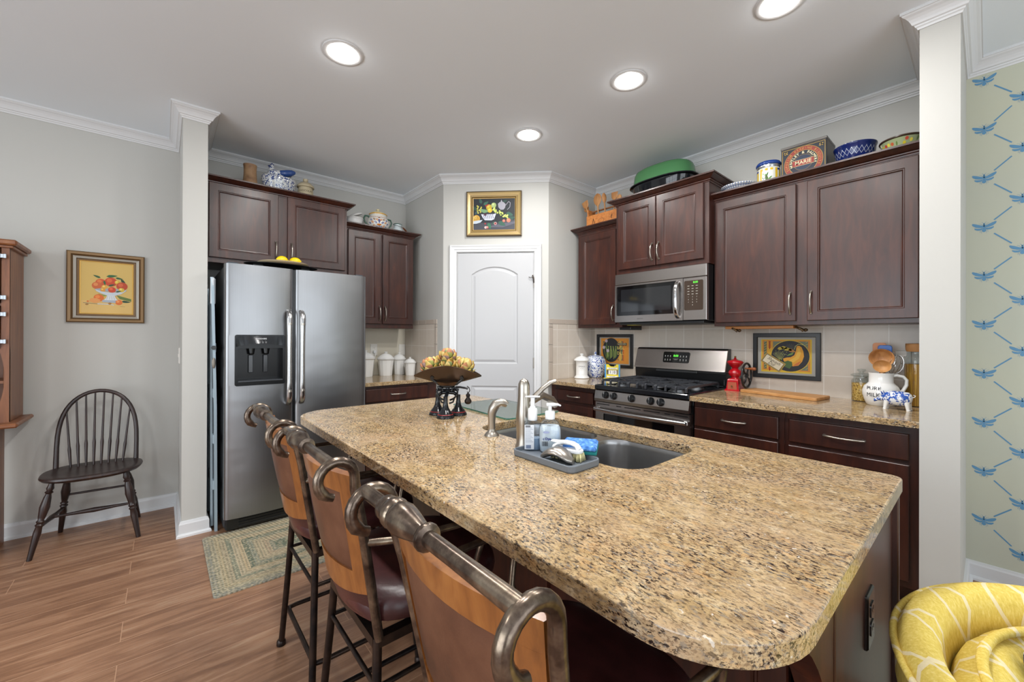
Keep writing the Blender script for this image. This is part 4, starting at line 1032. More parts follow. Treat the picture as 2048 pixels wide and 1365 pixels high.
# soap caddy tray and what stands in it
TX0, TX1, TY0, TY1 = .850, .986, .745, 1.000
m = MB(); R = rrect(TX0, TX1, TY0, TY1, .022, 5); z0 = CT
m.loft([[(p[0], p[1], z0 + z) for p in offs(R, i)] for i, z in ((.003, 0), (0, .004), (0, .019), (.0015, .021), (.0035, .021), (.005, .019), (.006, .008), (.012, .006))], caps=(True, True), smooth=False)
solo('caddy_tray', m, M_grayt, 'grey silicone tray holding soap bottles and brush beside the sink', 'tray')
TZ = CT + .0062
def bottle_body(outline, zs, c, n=28):
    return [[(c[0] + a * f * cos(2 * pi * k / n), c[1] + b * f * sin(2 * pi * k / n), z) for k in range(n)] for (a, b, f, z) in []]
t = thing('sanitizer_bottle', 'slim clear pump bottle of blue hand gel, left end of the grey tray', 'bottle', (.930, .985, TZ))
def ellb(cx, cy, rz, seq, n=28, pw=1.0):
    out = []
    for a, b, z in seq:
        L_ = []
        for k in range(n):
            q = 2 * pi * k / n; x = a * (abs(cos(q)) ** pw) * (1 if cos(q) > 0 else -1); y = b * (abs(sin(q)) ** pw) * (1 if sin(q) > 0 else -1)
            L_.append((cx + x * cos(rz) - y * sin(rz), cy + x * sin(rz) + y * cos(rz), z))
        out.append(L_)
    return out
ra = radians(-41)
m = MB(smooth=True); m.loft(ellb(.930, .985, ra, [(.025, .017, TZ), (.0275, .0195, TZ + .004), (.0275, .0195, TZ + .083), (.026, .019, TZ + .089), (.016, .015, TZ + .096), (.014, .014, TZ + .100)], pw=.6), smooth=True); bt = part('bottle_body', m, M_pet, t)
m = MB(smooth=True); m.loft(ellb(.930, .985, ra, [(.024, .016, TZ + .003), (.0262, .0182, TZ + .006), (.0262, .0182, TZ + .040)], pw=.6), smooth=True); part('gel', m, M_gelblue, t)
LB = Matrix.Translation((.930, .985, TZ)) @ Matrix.Rotation(ra, 4, 'Z') @ Matrix(((1, 0, 0, 0), (0, 0, -1, -.0199), (0, 1, 0, 0), (0, 0, 0, 1)))
m = MB(LB, col='#dfe3e8'); m.poly([(-.027, .006), (.004, .006), (.004, .086), (-.027, .086)], .0004); m.color('#8f97a8')
for k in range(11): m.box(-.024, .001 - (k % 3) * .004, .030 + k * .0045, .0312 + k * .0045, .0005, .0007)
m.color('#7a86a0'); m.box(-.022, -.006, .009, .020, .0005, .0008); m.color('#6d6f74'); m.box(-.024, -.008, .078, .084, .0005, .0008)
m.color('#2a2c30'); m.text('OIL', .010, .016, .052, .0005); part('label', m, M_art, t, 'white back label')
m = MB(); m.lathe([(.0150, .098), (.0155, .100), (.0155, .134), (.0135, .137)], (.930, .985, TZ), 22); m.lathe([(.010, .136), (.010, .142), (.0075, .143), (.007, .172)], (.930, .985, TZ), 14)
m.tube([(.930 - .018, .985 + .016, TZ + .175), (.930, .985, TZ + .1755), (.930 + .018, .985 - .016, TZ + .175)], [.0045, .0065, .005], 10, sq=(1.3, .5)); part('pump', m, M_whitepl, t)
t = thing('hand_soap_bottle', 'wide clear pump bottle of white hand soap, second in the grey tray', 'bottle', (.962, .922, TZ))
cx, cy = .956, .930
m = MB(smooth=True); m.loft(ellb(cx, cy, ra, [(.030, .020, TZ), (.033, .0235, TZ + .004), (.0355, .0235, TZ + .03), (.0355, .0235, TZ + .070), (.033, .0225, TZ + .088), (.026, .020, TZ + .099), (.016, .0155, TZ + .105), (.0145, .0145, TZ + .109)], pw=.8), smooth=True); part('bottle_body', m, M_pet, t)
m = MB(smooth=True); m.loft(ellb(cx, cy, ra, [(.029, .019, TZ + .003), (.032, .022, TZ + .006), (.0342, .0222, TZ + .03), (.0342, .0222, TZ + .068), (.033, .0220, TZ + .078), (.029, .020, TZ + .086)], pw=.8), smooth=True); part('soap', m, M_soap, t)
LB = Matrix.Translation((cx, cy, TZ)) @ Matrix.Rotation(ra, 4, 'Z') @ Matrix(((1, 0, 0, 0), (0, 0, -1, -.0245), (0, 1, 0, 0), (0, 0, 0, 1)))
m = MB(LB, col='#1f2f86'); m.text('c Dye', .011, -.012, .047, .0002, bold=.0003); m.color('#9aa2c4'); m.disc(-.014, .068, .010, .0035, z=.0002); m.color('#22252e')
for k in range(9): m.box(-.028 + k * .0021, -.0272 + k * .0021 + (k % 3) * .0003, .024, .039, .0002, .0004)
m.box(-.018, .0, .004, .007, .0002, .0004); part('label', m, M_art, t, 'blue print and barcode')
m = MB(); m.lathe([(.0155, .107), (.016, .109), (.016, .130), (.0140, .132)], (cx, cy, TZ), 22); m.lathe([(.006, .131), (.006, .150)], (cx, cy, TZ), 12)
m.tube([(cx - .008, cy + .008, TZ + .152), (cx + .006, cy - .004, TZ + .153), (cx + .020, cy - .016, TZ + .153), (cx + .027, cy - .022, TZ + .149)], [.008, .0085, .0055, .0035], 10, sq=(1.2, .7)); part('pump', m, M_whitepl, t)
# steel soap bar
m = MB(TR(.896, .842, TZ, radians(-76), 1.28), smooth=True); L_ = []
for k in range(13):
    q = k / 12; x = -.042 + .084 * q; f_ = (1 - (2 * q - 1) ** 4) ** .5; f_ = max(f_, .25)
    L_.append([(x, .024 * f_ * cos(a), .006 + .004 * sin(pi * q) + .0105 * sin(a) * max(f_, .6) + .014 * sin(pi * q)) for a in [2 * pi * j / 16 for j in range(16)]])
m.loft(L_, smooth=True); solo('soap_bar', m, M_soapsteel, 'curved stainless steel soap bar lying at the front of the grey tray', 'soap bar')
t = thing('scrub_brush', 'white handled scrub brush with cream bristles lying in the grey tray', 'brush', (.945, .835, TZ))
BM = TR(.937, .835, TZ, radians(-72))
m = MB(BM, smooth=True); m.loft([[(p[0], p[1], z) for p in offs(rrect(-.052, .048, -.019, .019, .018, 5), i)] for i, z in ((.003, .024), (0, .027), (0, .033), (.003, .036))], smooth=False); part('head', m, M_whitepl, t)
m = MB(BM); m.tube([(-.044, 0, .035), (-.030, 0, .046), (-.012, 0, .051), (.012, 0, .051), (.028, 0, .046), (.036, 0, .035)], [.009, .008, .0075, .0075, .008, .009], 10, sq=(1.7, .8)); m.tube([(-.055, .006, .050), (-.034, .004, .050), (-.01, 0, .054), (.02, 0, .053)], [.006, .008, .008, .006], 10, sq=(1.8, .5)); part('handle', m, M_whitepl, t)
m = MB(BM); rr = random.Random(3)
for i in range(15):
    for j in range(5):
        x, y = -.044 + .088 * i / 14, -.013 + .026 * j / 4; m.tube([(x, y, .025), (x * 1.08 + rr.uniform(-.002, .002), y * 1.25, .002)], [.0022, .0030], 5)
part('bristles', m, M_bristle, t, kind='stuff')
t = thing('sponge', 'blue and teal scrub sponge leaning behind the brush in the grey tray', 'sponge', (.985, .84, TZ))
SM = TR(.985, .826, TZ + .028, radians(-58)) @ Matrix.Rotation(radians(14), 4, 'X')
m = MB(SM); m.box(-.052, .052, -.030, .032, .004, .020, .006); part('foam', m, M_sponge, t)
m = MB(SM); m.box(-.052, .052, -.030, .032, -.006, .004, .002); part('scrub_pad', m, M_teal, t)

# tempered glass board
m = MB(); R = [(1.185, 1.425), (1.512, 1.412), (1.528, 1.93), (1.25, 2.00), (1.20, 1.99)]
R = [(1.181, 1.419), (1.514, 1.403), (1.545, 1.924), (1.218, 1.94)]
def rounded(poly, r, n=4):
    out = []
    for i in range(len(poly)):
        p, a, b = Vector(poly[i]), Vector(poly[i - 1]), Vector(poly[(i + 1) % len(poly)])
        e, g = (a - p).normalized() * r, (b - p).normalized() * r
        for k in range(n + 1):
            q = k / n; out.append(tuple((p + e) * (1 - q) ** 2 + p * 2 * q * (1 - q) + (p + g) * q * q))
    return out
t = thing('glass_cutting_board', 'pale green glass cutting board lying on the island beside the sink', 'cutting board', (1.36, 1.67, CT))
R2 = rounded(R, .022); m = MB(); m.prism(R2, CT + .004, CT + .009, .001, 1); part('board', m, M_boardglass, t)
m = MB(); m.loft([[(p[0], p[1], z) for p in offs(R2, i)] for i, z in ((.0, CT + .0045), (-.0006, CT + .0065), (.0, CT + .0085))] , caps=(False, False)); part('edge', m, M_glassedge, t, 'dark green polished edge')
for p in ((1.21, 1.45), (1.49, 1.43), (1.52, 1.9), (1.24, 1.91)):
    m = MB(); m.lathe([(.008, 0), (.008, .004)], (p[0], p[1], CT), 10); part('foot', m, M_glass, t)

# ---------------------------------------------------------------- antique scale with artichokes
SCX, SCY = 1.045, 1.705
rt = Vector((.758, -.6525, 0)); fw = Vector((.6525, .758, 0))
SM = Matrix(((rt.x, fw.x, 0, SCX), (rt.y, fw.y, 0, SCY), (0, 0, 1, CT), (0, 0, 0, 1)))   # x across the view, y away
t = thing('antique_scale', 'antique black cast iron kitchen scale with a brass scoop, on the island', 'kitchen scale', (SCX, SCY, CT))
for (x, y) in ((0, -.062), (-.052, .02), (.050, .012)):
    m = MB(SM); m.lathe([(.041, 0), (.042, .004), (.038, .013), (.033, .019), (.030, .026), (.022, .034), (.014, .050), (.010, .072), (.010, .10)], (x, y, 0), 24)
    b_ = part('pedestal', m, M_enamel, t)
    m = MB(SM); m.lathe([(.0362, .0158), (.0365, .0170), (.0345, .0188), (.0342, .0186)], (x, y, 0), 24, caps=(False, False)); part('painted_band', m, mat('oxide red band', '#8e1e22', .3), b_)
m = MB(SM); m.tube([(0, -.062, .09), (0, -.03, .105), (0, 0, .112)], .009, 8); m.tube([(-.052, .02, .09), (-.03, .01, .108), (0, 0, .112)], .009, 8); m.tube([(.05, .012, .09), (.03, .006, .108), (0, 0, .112)], .009, 8)
m.tube([(0, 0, .105), (0, 0, .138)], [.011, .009], 10); m.box(-.055, .055, -.012, .012, .118, .130, .004)
for s_ in (-1, 1):
    m.tube([(s_ * .012, -.01, .075), (s_ * .03, -.012, .082), (s_ * .046, -.012, .098), (s_ * .050, -.012, .120), (s_ * .040, -.012, .138), (s_ * .024, -.012, .132), (s_ * .022, -.012, .118)], .0045, 8)
    m.tube([(s_ * .01, -.012, .06), (s_ * .028, -.014, .066), (s_ * .034, -.014, .085)], .004, 8)
part('stand', m, M_enamel, t)
m = MB(SM); n = 12
m.tube([(-.078 + .156 * k / n, -.012, .140 + .040 * abs(2 * k / n - 1) ** 1.8) for k in range(n + 1)], .0062, 8); m.tube([(-.060 + .12 * k / n, .055, .142 + .040 * abs(2 * k / n - 1) ** 1.8) for k in range(n + 1)], .0055, 8)
for s_ in (-1, 1): m.tube([(s_ * .070, -.03, .183), (s_ * .078, 0, .190), (s_ * .066, .055, .186)], [.009, .007, .008], 8); m.tube([(s_ * .045, -.012, .152), (s_ * .06, .05, .168)], .004, 6)
m.tube([(0, -.012, .140), (0, .02, .134), (0, .055, .142)], .006, 8); part('cradle', m, M_blackframe, t)
m = MB(SM); m.tube([(.02, -.005, .135), (.06, -.005, .137), (.092, -.005, .132), (.098, -.005, .128)], [.006, .005, .005, .006], 8); m.tube([(-.05, 0, .137), (.02, 0, .137)], .005, 8); part('beam', m, M_enamel, t)
m = MB(SM); m.tube([(.094, -.005, .142), (.104, -.005, .134), (.108, -.005, .120), (.100, -.005, .110), (.094, -.005, .116)], .0022, 8); hk = part('hook', m, M_darkiron, t)
m = MB(SM); m.lathe([(.001, .112), (.004, .111), (.0045, .107), (.0095, .103), (.0105, .096), (.0075, .089), (.0105, .083), (.0165, .074), (.0172, .066), (.013, .058), (.006, .055), (0, .055)], (.099, -.005, 0), 18); part('counterweight', m, M_darkiron, t)
# scoop
def scoop(u, v):
    a = -1 + 2 * u; c = -1 + 2 * v; w_ = .066 * max(1 - abs(a) ** 1.9, 0) ** .8 + .001
    rim = .243 - .050 * abs(a) ** 1.7; bot = .148 + .040 * abs(a) ** 1.2
    bot = min(bot, rim - .001)
    return (a * .163, c * w_ * (1 + .0), bot + (rim - bot) * abs(c) ** 1.25)
m = MB(SM, smooth=True); m.shell(scoop, 30, 16, (0, 0, .0014)); part('scoop', m, mat('tarnished brass scoop', '#57483d', .25, .8), t)
m = MB(SM); n = 24
m.loft([[(.062 * cos(2 * pi * k / n), .035 * sin(2 * pi * k / n), .158 + .008 * abs(cos(2 * pi * k / n))) for k in range(n)], [(.048 * cos(2 * pi * k / n), .026 * sin(2 * pi * k / n), .146) for k in range(n)]], smooth=True); part('scoop_foot', m, mat('brown brass foot', '#5a4331', .4, .7), t)
M_arti = painted('artichoke leaves', .5)
def artichoke(label, x, y, z, r, seed, tilt=0):
    rr = random.Random(seed); m = MB(smooth=True)
    m.color('#8f9140'); m.ball((0, 0, r * .75), (r * .70, r * .70, r * .68), 12, 7)
    pal = ['#a88a3a', '#b39a4c', '#96924a', '#83863f', '#b58a42', '#a36a44', '#bda562', '#757c48', '#8c7068']
    for L_ in range(4):
        nn = 7 - L_
        for k in range(nn):
            a = 2 * pi * (k + .5 * (L_ % 2)) / nn + rr.uniform(-.1, .1); col = pal[rr.randrange(len(pal))]; tip = pal[rr.choice((0, 1, 4, 5, 6))]
            rows = []; ph0 = -1.0 + .50 * L_; dph = 1.05
            for i in range(6):
                q = i / 5; ph = ph0 + dph * q; R_ = r * (.82 - .05 * L_ + .06 * sin(pi * q) + .30 * q * q); wv = r * .42 * (sin(pi * min(.22 + .80 * q, 1)) ** .55 if i < 5 else .05)
                rc, zc = R_ * cos(ph), r * .75 + R_ * sin(ph) * 1.05; row = []
                for s_ in (-1, -.5, 0, .5, 1):
                    cup = r * .17 * (1 - s_ * s_); row.append(((rc + cup) * cos(a) - s_ * wv * sin(a), (rc + cup) * sin(a) + s_ * wv * cos(a), zc + cup * .3))
                rows.append(row)
            ix = [[m.P(p) for p in row] for row in rows]
            for i in range(5):
                m.color(tip if i > 2 else col)
                for j_ in range(4): m.face([ix[i][j_], ix[i][j_ + 1], ix[i + 1][j_ + 1], ix[i + 1][j_]])
    Mx = SM @ Matrix.Translation((x, y, z)) @ Matrix.Rotation(tilt, 4, 'Y')
    m.v = [Mx @ v for v in m.v]
    return solo('artichoke', m, M_arti, label, 'artichoke', 'dried artichokes in the scale scoop')
for a in (('yellow green artichoke at the left of the scale scoop', -.074, .0, .208, .042, 1, -.30), ('orange tinted artichoke on top of the pile in the scale scoop', -.006, .014, .252, .041, 2, .1), ('yellow artichoke at the right of the scale scoop', .074, .0, .207, .041, 3, .35),
          ('artichoke in the middle of the scale scoop, under the top one', .004, .0, .214, .036, 4, 0), ('purple tipped artichoke at the back left of the pile in the scoop', -.042, .034, .228, .034, 5, -.2), ('green tipped artichoke at the back right of the pile in the scoop', .038, .034, .224, .034, 6, .2)): artichoke(*a)
# ---------------------------------------------------------------- framed pictures
def frame_pic(name, label, M, w, h, bw, prof, fmat, art, cat='framed picture', mat_in=None, glass_=False):
    """M places the centre of the picture on its wall; prof = (inset, depth) from the outer edge inwards"""
    t = thing(name, label, cat, M @ Vector((0, 0, 0)))
    f = MB(M)
    if isinstance(fmat, list):
        pass
    R = lambda i: [(-w / 2 + i, -h / 2 + i), (w / 2 - i, -h / 2 + i), (w / 2 - i, h / 2 - i), (-w / 2 + i, h / 2 - i)]
    loops = [[(p[0], p[1], d) for p in R(i)] for i, d, c in prof]
    idx = [[f.P(p) for p in L_] for L_ in loops]
    for (a, b), (i, d, c) in zip(zip(idx, idx[1:]), prof[1:]):
        f.col = lin(c)
        for k in range(4): f.face([a[k], a[(k + 1) % 4], b[(k + 1) % 4], b[k]], False)
    part('frame', f, fmat, t)
    c = MB(M); art(c, w / 2 - bw, h / 2 - bw); part('picture', c, M_art, t)
    return t
def circ_ball(c, x, y, r, col, hl=None, z=.001, ry=None):
    c.color(col); c.disc(x, y, r, ry, z=z, n=18)
    if hl: c.color(hl); c.disc(x - r * .25, y + r * .3, r * .45, z=z + .0002, n=12)
def leaf(c, x, y, l, a, col, z=.0012, wd=.32):
    c.color(col); ca, sa = cos(a), sin(a); p = []
    for q, w_ in ((0, 0), (.25, 1), (.55, .9), (.8, .5), (1, 0)): p.append((q * l, w_ * wd * l / 2))
    pts = p + [(q, -w_) for q, w_ in p[-2:0:-1]]
    c.poly([(x + u * ca - v * sa, y + u * sa + v * ca) for u, v in pts], z)
def art_citrus(c, W, Hh):
    Z = .004
    c.color('#d3b264'); c.box(-W, W, -Hh, Hh, .0, Z - .001); c.color('#d9b56c'); c.poly([(-W, -Hh), (W, -Hh), (W, -Hh * .42), (-W, -Hh * .50)], Z - .0008)
    s = W / .5          # drawing units: half width .5
    P = lambda x, y: (x * s, y * s)
    def B(x, y, r, col, hl=None, z=Z): circ_ball(c, x * s, y * s, r * s, col, hl, z)
    for (x, y, l, a, col) in ((-.12, .26, .16, 2.7, '#2f5a34'), (-.02, .31, .22, .15, '#2b6135'), (.15, .29, .16, -.2, '#2f5a34'), (.26, .26, .18, -1.0, '#22402a')): leaf(c, x * s, y * s, l * s, a, col, Z)
    B(-.12, .14, .10, '#c9542a', '#dd7a3c'); B(.07, .17, .12, '#c4421f', '#d8662f', Z + .0003); B(-.19, .06, .095, '#c86231', '#dd8a4c', Z + .0006); B(.28, .07, .11, '#b9431f', '#d06236', Z + .0006); B(.19, .17, .05, '#d9b43a', '#ecd162', Z + .0004)
    leaf(c, .02 * s, .06 * s, .14 * s, .4, '#234f2c', Z + .0009); leaf(c, -.06 * s, .2 * s, .13 * s, -1.4, '#2b6135', Z + .0012)
    B(-.05, .03, .055, '#dca03a', '#efc76a', Z + .0012); B(-.08, -.05, .048, '#d69335', '#ecc063', Z + .0014)
    # footed white dish
    c.color('#9aa3ad'); c.disc(.07 * s, -.045 * s, .30 * s, .045 * s, Z + .0009, 24); c.color('#c3ccd4'); c.poly([P(-.23, -.04), P(-.20, -.09), P(-.10, -.15), P(.0, -.19), P(.14, -.19), P(.26, -.14), P(.35, -.06), P(.37, -.0), P(.33, -.05), P(.2, -.095), P(.05, -.11), P(-.1, -.09)], Z + .0016)
    B(.09, -.035, .075, '#c4401f', '#e0673a', Z + .0018); B(.27, -.03, .058, '#d2b23e', '#ecd873', Z + .0017); leaf(c, .16 * s, -.09 * s, .12 * s, .3, '#234f2c', Z + .002)
    c.color('#5e7434'); c.poly([P(.17, -.17), P(.46, -.26), P(.46, -.33), P(.24, -.27)], Z + .0002); c.color('#8a9a46'); c.poly([P(-.16, -.15), P(.0, -.19), P(-.06, -.22), P(-.18, -.2)], Z + .0002)
    c.color('#d5d9dc'); c.poly([P(.0, -.19), P(.14, -.19), P(.17, -.27), P(.2, -.31), P(-.06, -.31), P(-.02, -.26)], Z + .0016); c.color('#aab2ba')
    for k in range(4): c.line([P(.015 + k * .035, -.2), P(-.01 + k * .05, -.295)], .010 * s, Z + .0018)
    c.color('#a4adb8'); c.poly([P(-.09, -.31), P(.16, -.31), P(.16, -.38), P(-.09, -.37)], Z + .0016)
    B(-.155, -.26, .095, '#d96b24', '#e8893e', Z + .0005); c.color('#e09a56'); c.poly([P(-.33, -.36), P(-.30, -.28), P(-.2, -.27), P(-.12, -.31), P(-.16, -.38), P(-.24, -.40)], Z + .0008)
    B(-.355, -.36, .02, '#d66a2a', None, Z + .001); B(.22, -.36, .07, '#d86f2c', '#eb9550', Z + .001); leaf(c, .27 * s, -.33 * s, .18 * s, -.1, '#1d4531', Z + .0008)
    B(.05, -.40, .03, '#a2743a', None, Z + .0018); c.color('#6b6763'); c.line([P(-.44, -.40), P(-.18, -.42)], .010 * s, Z + .001); c.color('#c8c5bd'); c.line([P(-.18, -.42), P(.05, -.42), P(.13, -.44)], .026 * s, Z + .001); c.color('#9b7136'); c.disc(*P(-.37, -.44), .03 * s, .02 * s, Z + .001)
    c.color('#7a5a2a'); c.line([P(.24, -.47), P(.34, -.47)], .006 * s, Z + .001)
GOLD = [(0, 0, '#4a3620'), (0, .018, '#4a3620'), (.006, .024, '#6e5230'), (.020, .022, '#7d5f38'), (.030, .014, '#5f4526'), (.036, .012, '#9b958a'), (.045, .014, '#a8a297'), (.048, .010, '#4b341c'), (.058, .011, '#6b4f2c'), (.060, .006, '#c49a45'), (.066, .005, '#c49a45')]
M_frame = painted('gilded frame', .35, Metallic=.25)
frame_pic('framed_painting', 'square citrus still life painting in a brown and silver frame, above the windsor chair', frA(-.293, YA, 1.606), .384, .478, .060, GOLD, M_frame, art_citrus)
def art_still(c, W, Hh):
    Z = .004; s = W / .5; P = lambda x, y: (x * s, y * s)
    def B(x, y, r, col, hl=None, z=Z): circ_ball(c, x * s, y * s, r * s, col, hl, z)
    c.color('#141c24'); c.box(-W, W, -Hh, Hh, 0, Z - .001); c.color('#3a3c46'); c.poly([(-W, -Hh), (W, -Hh), P(.5, -.13), P(.1, -.20), P(-.5, -.2)], Z - .0008); c.color('#555562'); c.poly([P(-.2, -.3), P(.2, -.31), P(.5, -.22), P(.5, -.17), P(.1, -.24)], Z - .0006)
    for (x, y, l, a, col) in ((-.3, .25, .14, 1.9, '#2c5148'), (-.25, .22, .14, .6, '#35604e'), (-.42, .1, .15, 2.4, '#23463a'), (.2, .28, .12, .4, '#1e4038'), (.28, .02, .18, -.3, '#2a5546'), (.3, -.12, .2, .2, '#1f4a3f'), (-.14, -.2, .16, -1.2, '#2f6b4c'), (-.05, -.22, .12, .3, '#274f42'), (.1, -.18, .2, -.5, '#2a5546'), (-.45, .0, .1, 1.0, '#2b4b50')): leaf(c, x * s, y * s, l * s, a, col, Z, .5)
    B(-.01, .21, .06, '#9db070', '#c4d08c', Z + .0003); B(-.12, .16, .07, '#b79a2e', '#d2bc4c', Z + .0002); B(-.10, .09, .055, '#d0b02c', '#e8cf4c', Z + .0006); c.color('#6e9468'); c.poly([P(-.34, .14), P(-.26, .12), P(-.16, .1), P(-.14, .05), P(-.24, .03), P(-.32, .07)], Z + .0005)
    rr = random.Random(11)
    for k in range(34): x = -.02 + rr.random() * .34; y = .13 - (x + .02) * .62 + rr.uniform(-.05, .05); B(x, y, .020, ['#a9b84a', '#bccb5e', '#8fa23e'][k % 3], '#d6df8c', Z + .0008 + k * .00001)
    for k in range(14): B(-.36 + rr.uniform(-.05, .06), .1 + rr.uniform(-.08, .1), .018, ['#b3ae46', '#c7c05c'][k % 2], None, Z + .0008)
    B(-.19, .2, .022, '#9a2328', None, Z + .001); B(-.15, .22, .018, '#a82a2a', None, Z + .001)
    c.color('#c4c8d8'); c.poly([P(-.31, .0), P(-.02, .0), P(.05, .02), P(.0, -.12), P(-.06, -.145), P(-.22, -.14), P(-.27, -.08)], Z + .001); c.color('#20242e')
    for k in range(6):
        for j in range(3): c.disc(*P(-.25 + k * .043 + j * .008, -.02 - j * .034), .010 * s, .014 * s, Z + .0013, 6)
    B(-.21, -.01, .03, '#4a1d30', None, Z + .0012); B(-.42, -.1, .085, '#c79a3a', '#dcb75c', Z + .0006); c.color('#8a5f22')
    for k in range(5): c.line([P(-.48 + k * .03, -.15), P(-.44 + k * .012, -.05)], .006 * s, Z + .0009)
    c.color('#b9c4cf'); c.poly([P(-.5, -.16), P(-.27, -.13), P(-.32, -.19), P(-.42, -.22), P(-.5, -.22)], Z + .001)
    c.color('#9a98a2'); c.poly([P(.09, .24), P(.13, .28), P(.22, .28), P(.27, .23), P(.26, .15), P(.22, .10), P(.15, .10), P(.10, .16)], Z + .0009); c.poly([P(.15, .28), P(.17, .34), P(.20, .28)], Z + .0009); c.line([P(.27, .2), P(.34, .29), P(.38, .26), P(.37, .16), P(.31, .1)], .012 * s, Z + .0009)
    B(.23, -.16, .035, '#b76a5c', '#cf8a70', Z + .0009); B(.34, -.15, .05, '#b8705a', '#d18b66', Z + .001); B(.03, -.22, .035, '#c9a3a0', None, Z + .0012); B(.03, -.22, .024, '#8d3238', None, Z + .0014); B(-.2, -.31, .03, '#d7b8b2', None, Z + .001); B(-.16, -.31, .03, '#b65a50', '#e2c4bc', Z + .0012); B(-.21, -.22, .02, '#9c2a30', None, Z + .001)
GOLD2 = [(0, 0, '#2c241b'), (0, .022, '#2c241b'), (.010, .026, '#5a4a32'), (.020, .022, '#a38c5c'), (.034, .016, '#b9a06c'), (.044, .014, '#8a7248'), (.050, .018, '#b79e68'), (.056, .008, '#6b5530'), (.062, .006, '#b08f55')]
def dgp(u, v): return frD(XR + u * Q, YD0 - u * Q, v)
frame_pic('framed_painting', 'dark still life of grapes and jug in a gold frame over the pantry door', dgp(.466, 2.385), .500, .405, .058, GOLD2, M_frame, art_still)
BLK = [(0, 0, '#141517'), (0, .016, '#141517'), (.003, .018, '#1b1c1f'), (.026, .018, '#1b1c1f'), (.029, .012, '#101113')]
def art_squash(c, W, Hh):
    Z = .006; s = W / .5; P = lambda x, y: (x * s, y * s); hh = Hh / s
    c.color('#a5a39c'); c.box(-W, W, -Hh, Hh, 0, Z - .002); w2, h2 = .435, hh - .045
    c.color('#d6b52c'); c.poly([P(-w2, -h2), P(w2, -h2), P(w2, h2), P(-w2, h2)], Z - .0012); c.color('#cf8a34'); c.poly([P(-w2 + .02, -h2 + .035), P(w2 - .025, -h2 + .035), P(w2 - .025, h2 - .015), P(-w2 + .02, h2 - .015)], Z - .001)
    c.color('#5f6b4e'); c.poly([P(-w2 + .05, -h2 + .06), P(-w2 + .10, -h2 + .06), P(-w2 + .10, h2 - .04), P(-w2 + .05, h2 - .04)], Z - .0006); c.color('#d9a72e'); c.poly([P(-w2 + .11, -h2 + .06), P(-w2 + .20, -h2 + .06), P(-w2 + .20, h2 - .04), P(-w2 + .11, h2 - .04)], Z - .0006)
    c.color('#6f7a63'); c.poly([P(-w2 + .215, -h2 + .06), P(w2 - .06, -h2 + .06), P(w2 - .06, h2 - .04), P(-w2 + .215, h2 - .04)], Z - .0006); c.color('#a9a06a')
    for k in range(11):
        y = -h2 + .08 + k * (2 * h2 - .14) / 10; c.line([P(-w2 + .055, y), P(-w2 + .095, y + .03)], .012 * s, Z - .0004); c.line([P(w2 - .10, y), P(w2 - .065, y + .025)], .010 * s, Z - .0004)
    c.color('#bb4027')
    for y in (.2, -.24):
        for k in range(5): c.line([P(-w2 + .155, y - .05 + k * .03), P(-w2 + .125 + .0 * k, y - .02 + k * .03)], .010 * s, Z - .0003); c.line([P(-w2 + .155, y - .05 + k * .03), P(-w2 + .185, y - .02 + k * .03)], .010 * s, Z - .0003)
        c.line([P(-w2 + .155, y - .07), P(-w2 + .155, y + .1)], .016 * s, Z - .0003)
    c.color('#d7bb36'); c.disc(.075 * s, .0, .335 * s, .315 * s, Z - .0002, 40); c.color('#23242b'); c.disc(.075 * s, .0, .325 * s, .305 * s, Z, 40)
    rr = random.Random(5)
    for (x, y, l, a) in ((-.14, .14, .12, .2), (-.08, .17, .12, -.1), (-.03, .15, .14, -.2), (.05, .13, .13, -.35)): leaf(c, x * s, y * s, l * s, a, '#b9a63c' if x < 0 else '#b5803f', Z + .0003, .5)
    c.color('#8f9350')
    for k in range(9):
        a = radians(50 + k * 10); c.line([P(-.08, -.1), P(-.08 + .17 * cos(a + .25), -.1 + .19 * sin(a))], .006 * s, Z + .0003)
    for k in range(14): c.disc(*P(-.17 + rr.random() * .2, .02 + rr.random() * .09), .008 * s, z=Z + .0004, n=6)
    c.color('#6b6a58')
    for k in range(7): a = radians(40 + k * 15); c.line([P(.09, .1), P(.09 + .12 * cos(a), .1 + .14 * sin(a))], .004 * s, Z + .0003)
    c.color('#d99b2e'); pts = [(.19, .2), (.23, .21), (.27, .18), (.30, .1), (.31, .0), (.28, -.1), (.22, -.18), (.13, -.2), (.04, -.16), (-.03, -.1), (-.04, -.05), (.02, -.03), (.09, -.02), (.15, .02), (.175, .1)]; c.poly([P(*p) for p in pts], Z + .0008)
    c.color('#e0b245'); c.poly([P(.20, .16), P(.24, .16), P(.26, .06), P(.23, -.04), P(.14, -.12), (P(.05, -.1)), P(.10, -.06), P(.17, -.01), P(.2, .08)], Z + .0011); c.color('#c96f35'); c.poly([P(.27, -.08), P(.22, -.17), P(.12, -.2), P(.18, -.14)], Z + .0012); c.color('#b9bf76'); c.line([P(.15, .13), P(.17, .2), P(.22, .24), P(.28, .23), (P(.33, .21))], .008 * s, Z + .0012)
    c.color('#486233'); c.poly([P(-.03, -.12), P(.04, -.09), P(.11, -.11), P(.12, -.18), P(.07, -.25), P(.0, -.22), P(-.05, -.18)], Z + .0014); c.color('#6c8a3f'); c.poly([P(.02, -.0), P(.12, .03), P(.14, .08), P(.06, .04)], Z + .0012)
    a = radians(-33); Rm = lambda x, y: P(-.22 + x * cos(a) - y * sin(a), -.135 + x * sin(a) + y * cos(a))
